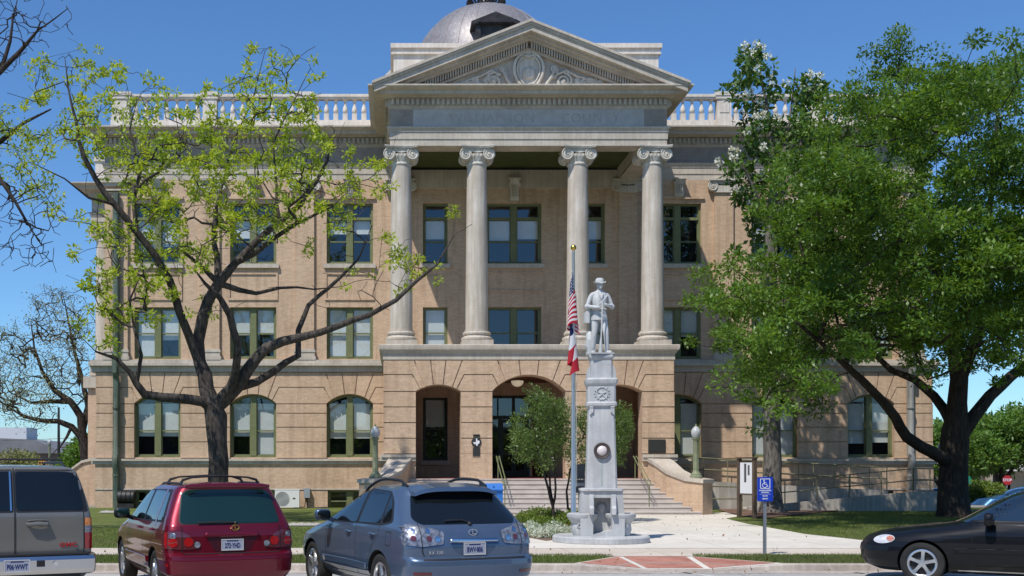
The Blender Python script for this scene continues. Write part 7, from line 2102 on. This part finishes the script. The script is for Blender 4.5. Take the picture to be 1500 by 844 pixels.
# ---- grass blades on the nearer turf
def grass(name, polys, n, seed, h=.055):
    rg = np.random.default_rng(seed); out = []
    for poly, k in polys:
        xs_, ys_ = [p[0] for p in poly], [p[1] for p in poly]
        x = rg.uniform(min(xs_), max(xs_), k*3); y = rg.uniform(min(ys_), max(ys_), k*3)
        ins = np.zeros(len(x), bool); j = len(poly)-1
        for i in range(len(poly)):
            xi, yi, xj, yj = poly[i][0], poly[i][1], poly[j][0], poly[j][1]
            c_ = ((yi > y) != (yj > y)) & (x < (xj-xi)*(y-yi)/(yj-yi+1e-9)+xi); ins ^= c_; j = i
        x, y = x[ins][:k], y[ins][:k]; z = .12*(1-np.clip((y-20.6)/30.4, 0, 1))
        m_ = len(x); b = np.stack([x, y, z], 1); a = rg.uniform(0, 6.283, m_); w = rg.uniform(.004, .008, m_)[:, None]; hh = (h*rg.uniform(.5, 1.3, m_))[:, None]
        d = np.stack([np.cos(a), np.sin(a), np.zeros(m_)], 1); lean = rg.normal(0, .35, (m_, 3)); lean[:, 2] = 1
        v = np.empty((m_, 3, 3)); v[:, 0] = b-d*w; v[:, 1] = b+d*w; v[:, 2] = b+lean*hh; out.append(v.reshape(-1, 3))
    o = arrmesh(name, np.concatenate(out), 3, leaf_mat('grass_blade', (.10, .15, .03), (.19, .23, .06), (.13, .15, .06), .6, .2, .3, .5), None); tag(o, 'short green grass blades on the verge and lawns', 'grass', kind='stuff')
rbx = [(p.x, p.y) for p in rb]
grass('grass', [([(-8, 20.66), (3.2, 20.66), (4.3, 22.3), (4.3, 22.58), (-8, 22.58)], 26000), ([(7.1, 20.66), (14, 20.66), (14, 22.58), (5.9, 22.58), (5.85, 22.3)], 24000),
                ([(-14, 24.7), (-2, 24.7), (-2, 33), (-14, 33)], 30000), (rbx[2:]+[(24, 30), (24, 44)]+[tuple(G(*q)[:2]) for q in ((1245, 750), (1180, 756), (1125, 763))], 60000)], 0, 5)

# ------------------------------------------------------------------ unseen shopfronts and trees added behind the camera for the cars to reflect
sb = thing('unseen_street_front', 'unseen row of two-storey brick shopfronts opposite, added for reflections', 'building', (0, -22, 0))
DB = mottled('dark_brick_front', (.10, .06, .045), (.16, .10, .075), .6, .9, 10, .1)
m = MB(); x = -70; rgb = random.Random(2)
while x < 70:
    w = rgb.uniform(8, 13); hgt = rgb.uniform(6, 9.5); m.box(x+.02, x+w-.02, -9+rgb.random(), rgb.random()*.3, 0, hgt); x += w
m.build('wall', DB, sb, smooth=False)
m = MB(); m.box(-70, 70, .3, 3.0, 3.1, 3.4); m.build('canopy', M['darkmetal'], sb, smooth=False)
m = MB()
for k in range(30): m.box(-68+k*4.6, -65+k*4.6, .3, .34, .5, 2.9)
for k in range(40): m.box(-68+k*3.5, -66.8+k*3.5, .3, .34, 4.4, 6)
m.build('shop_windows', CM['tint'], sb, smooth=False)
for i, x in enumerate((-30, -17, -6, 7, 19, 32)):  # unseen trees added for the car paint and glass to reflect
    t = thing('street_tree', 'unseen dense street tree opposite, added for reflections', 'tree', (x, -13-i % 2*2, 0), group='unseen street trees added for reflections'); t['label'] = 'unseen dense street tree opposite the courthouse, added for reflections'
    m = MB(); m.tube([(0, 0, 0), (.1, 0, 2.2), (0, .1, 4.5)], [.22, .17, .1], 8); m.build('trunk', BARK_D, t)
    rr = random.Random(i); cs = [(rr.gauss(0, 1.8), rr.gauss(0, 1.6), 4.6+rr.gauss(0, 1.3)) for _ in range(60)]
    leaves('crown', cs, 50, .8, .42, .24, LFO, t, 200+i, .7)

# ---- leaf litter on paving and turf
rgl = np.random.default_rng(77); pts = []
for x0, x1, y0, y1, k in ((-12, 18, 20.7, 24.5, 260), (6, 22, 27, 44, 420), (-14, -2, 24.6, 40, 300), (-6, 14, 19.7, 20.45, 120), (-1, 11, 26, 42, 90)):
    for _ in range(k):
        x, y = rgl.uniform(x0, x1), rgl.uniform(y0, y1); pts.append((x, y, (gz(y) if y > 20.5 else 0)+.016))
o = leaves('leaf_litter', pts, 1, .01, .07, .035, leaf_mat('dry_leaf', (.16, .09, .04), (.30, .20, .08), None, .8, .2, .2), None, 7, 6, squash=(1, 1, .1))
tag(o, 'scattered small dry leaves on the paving and turf', 'leaf litter', kind='stuff')
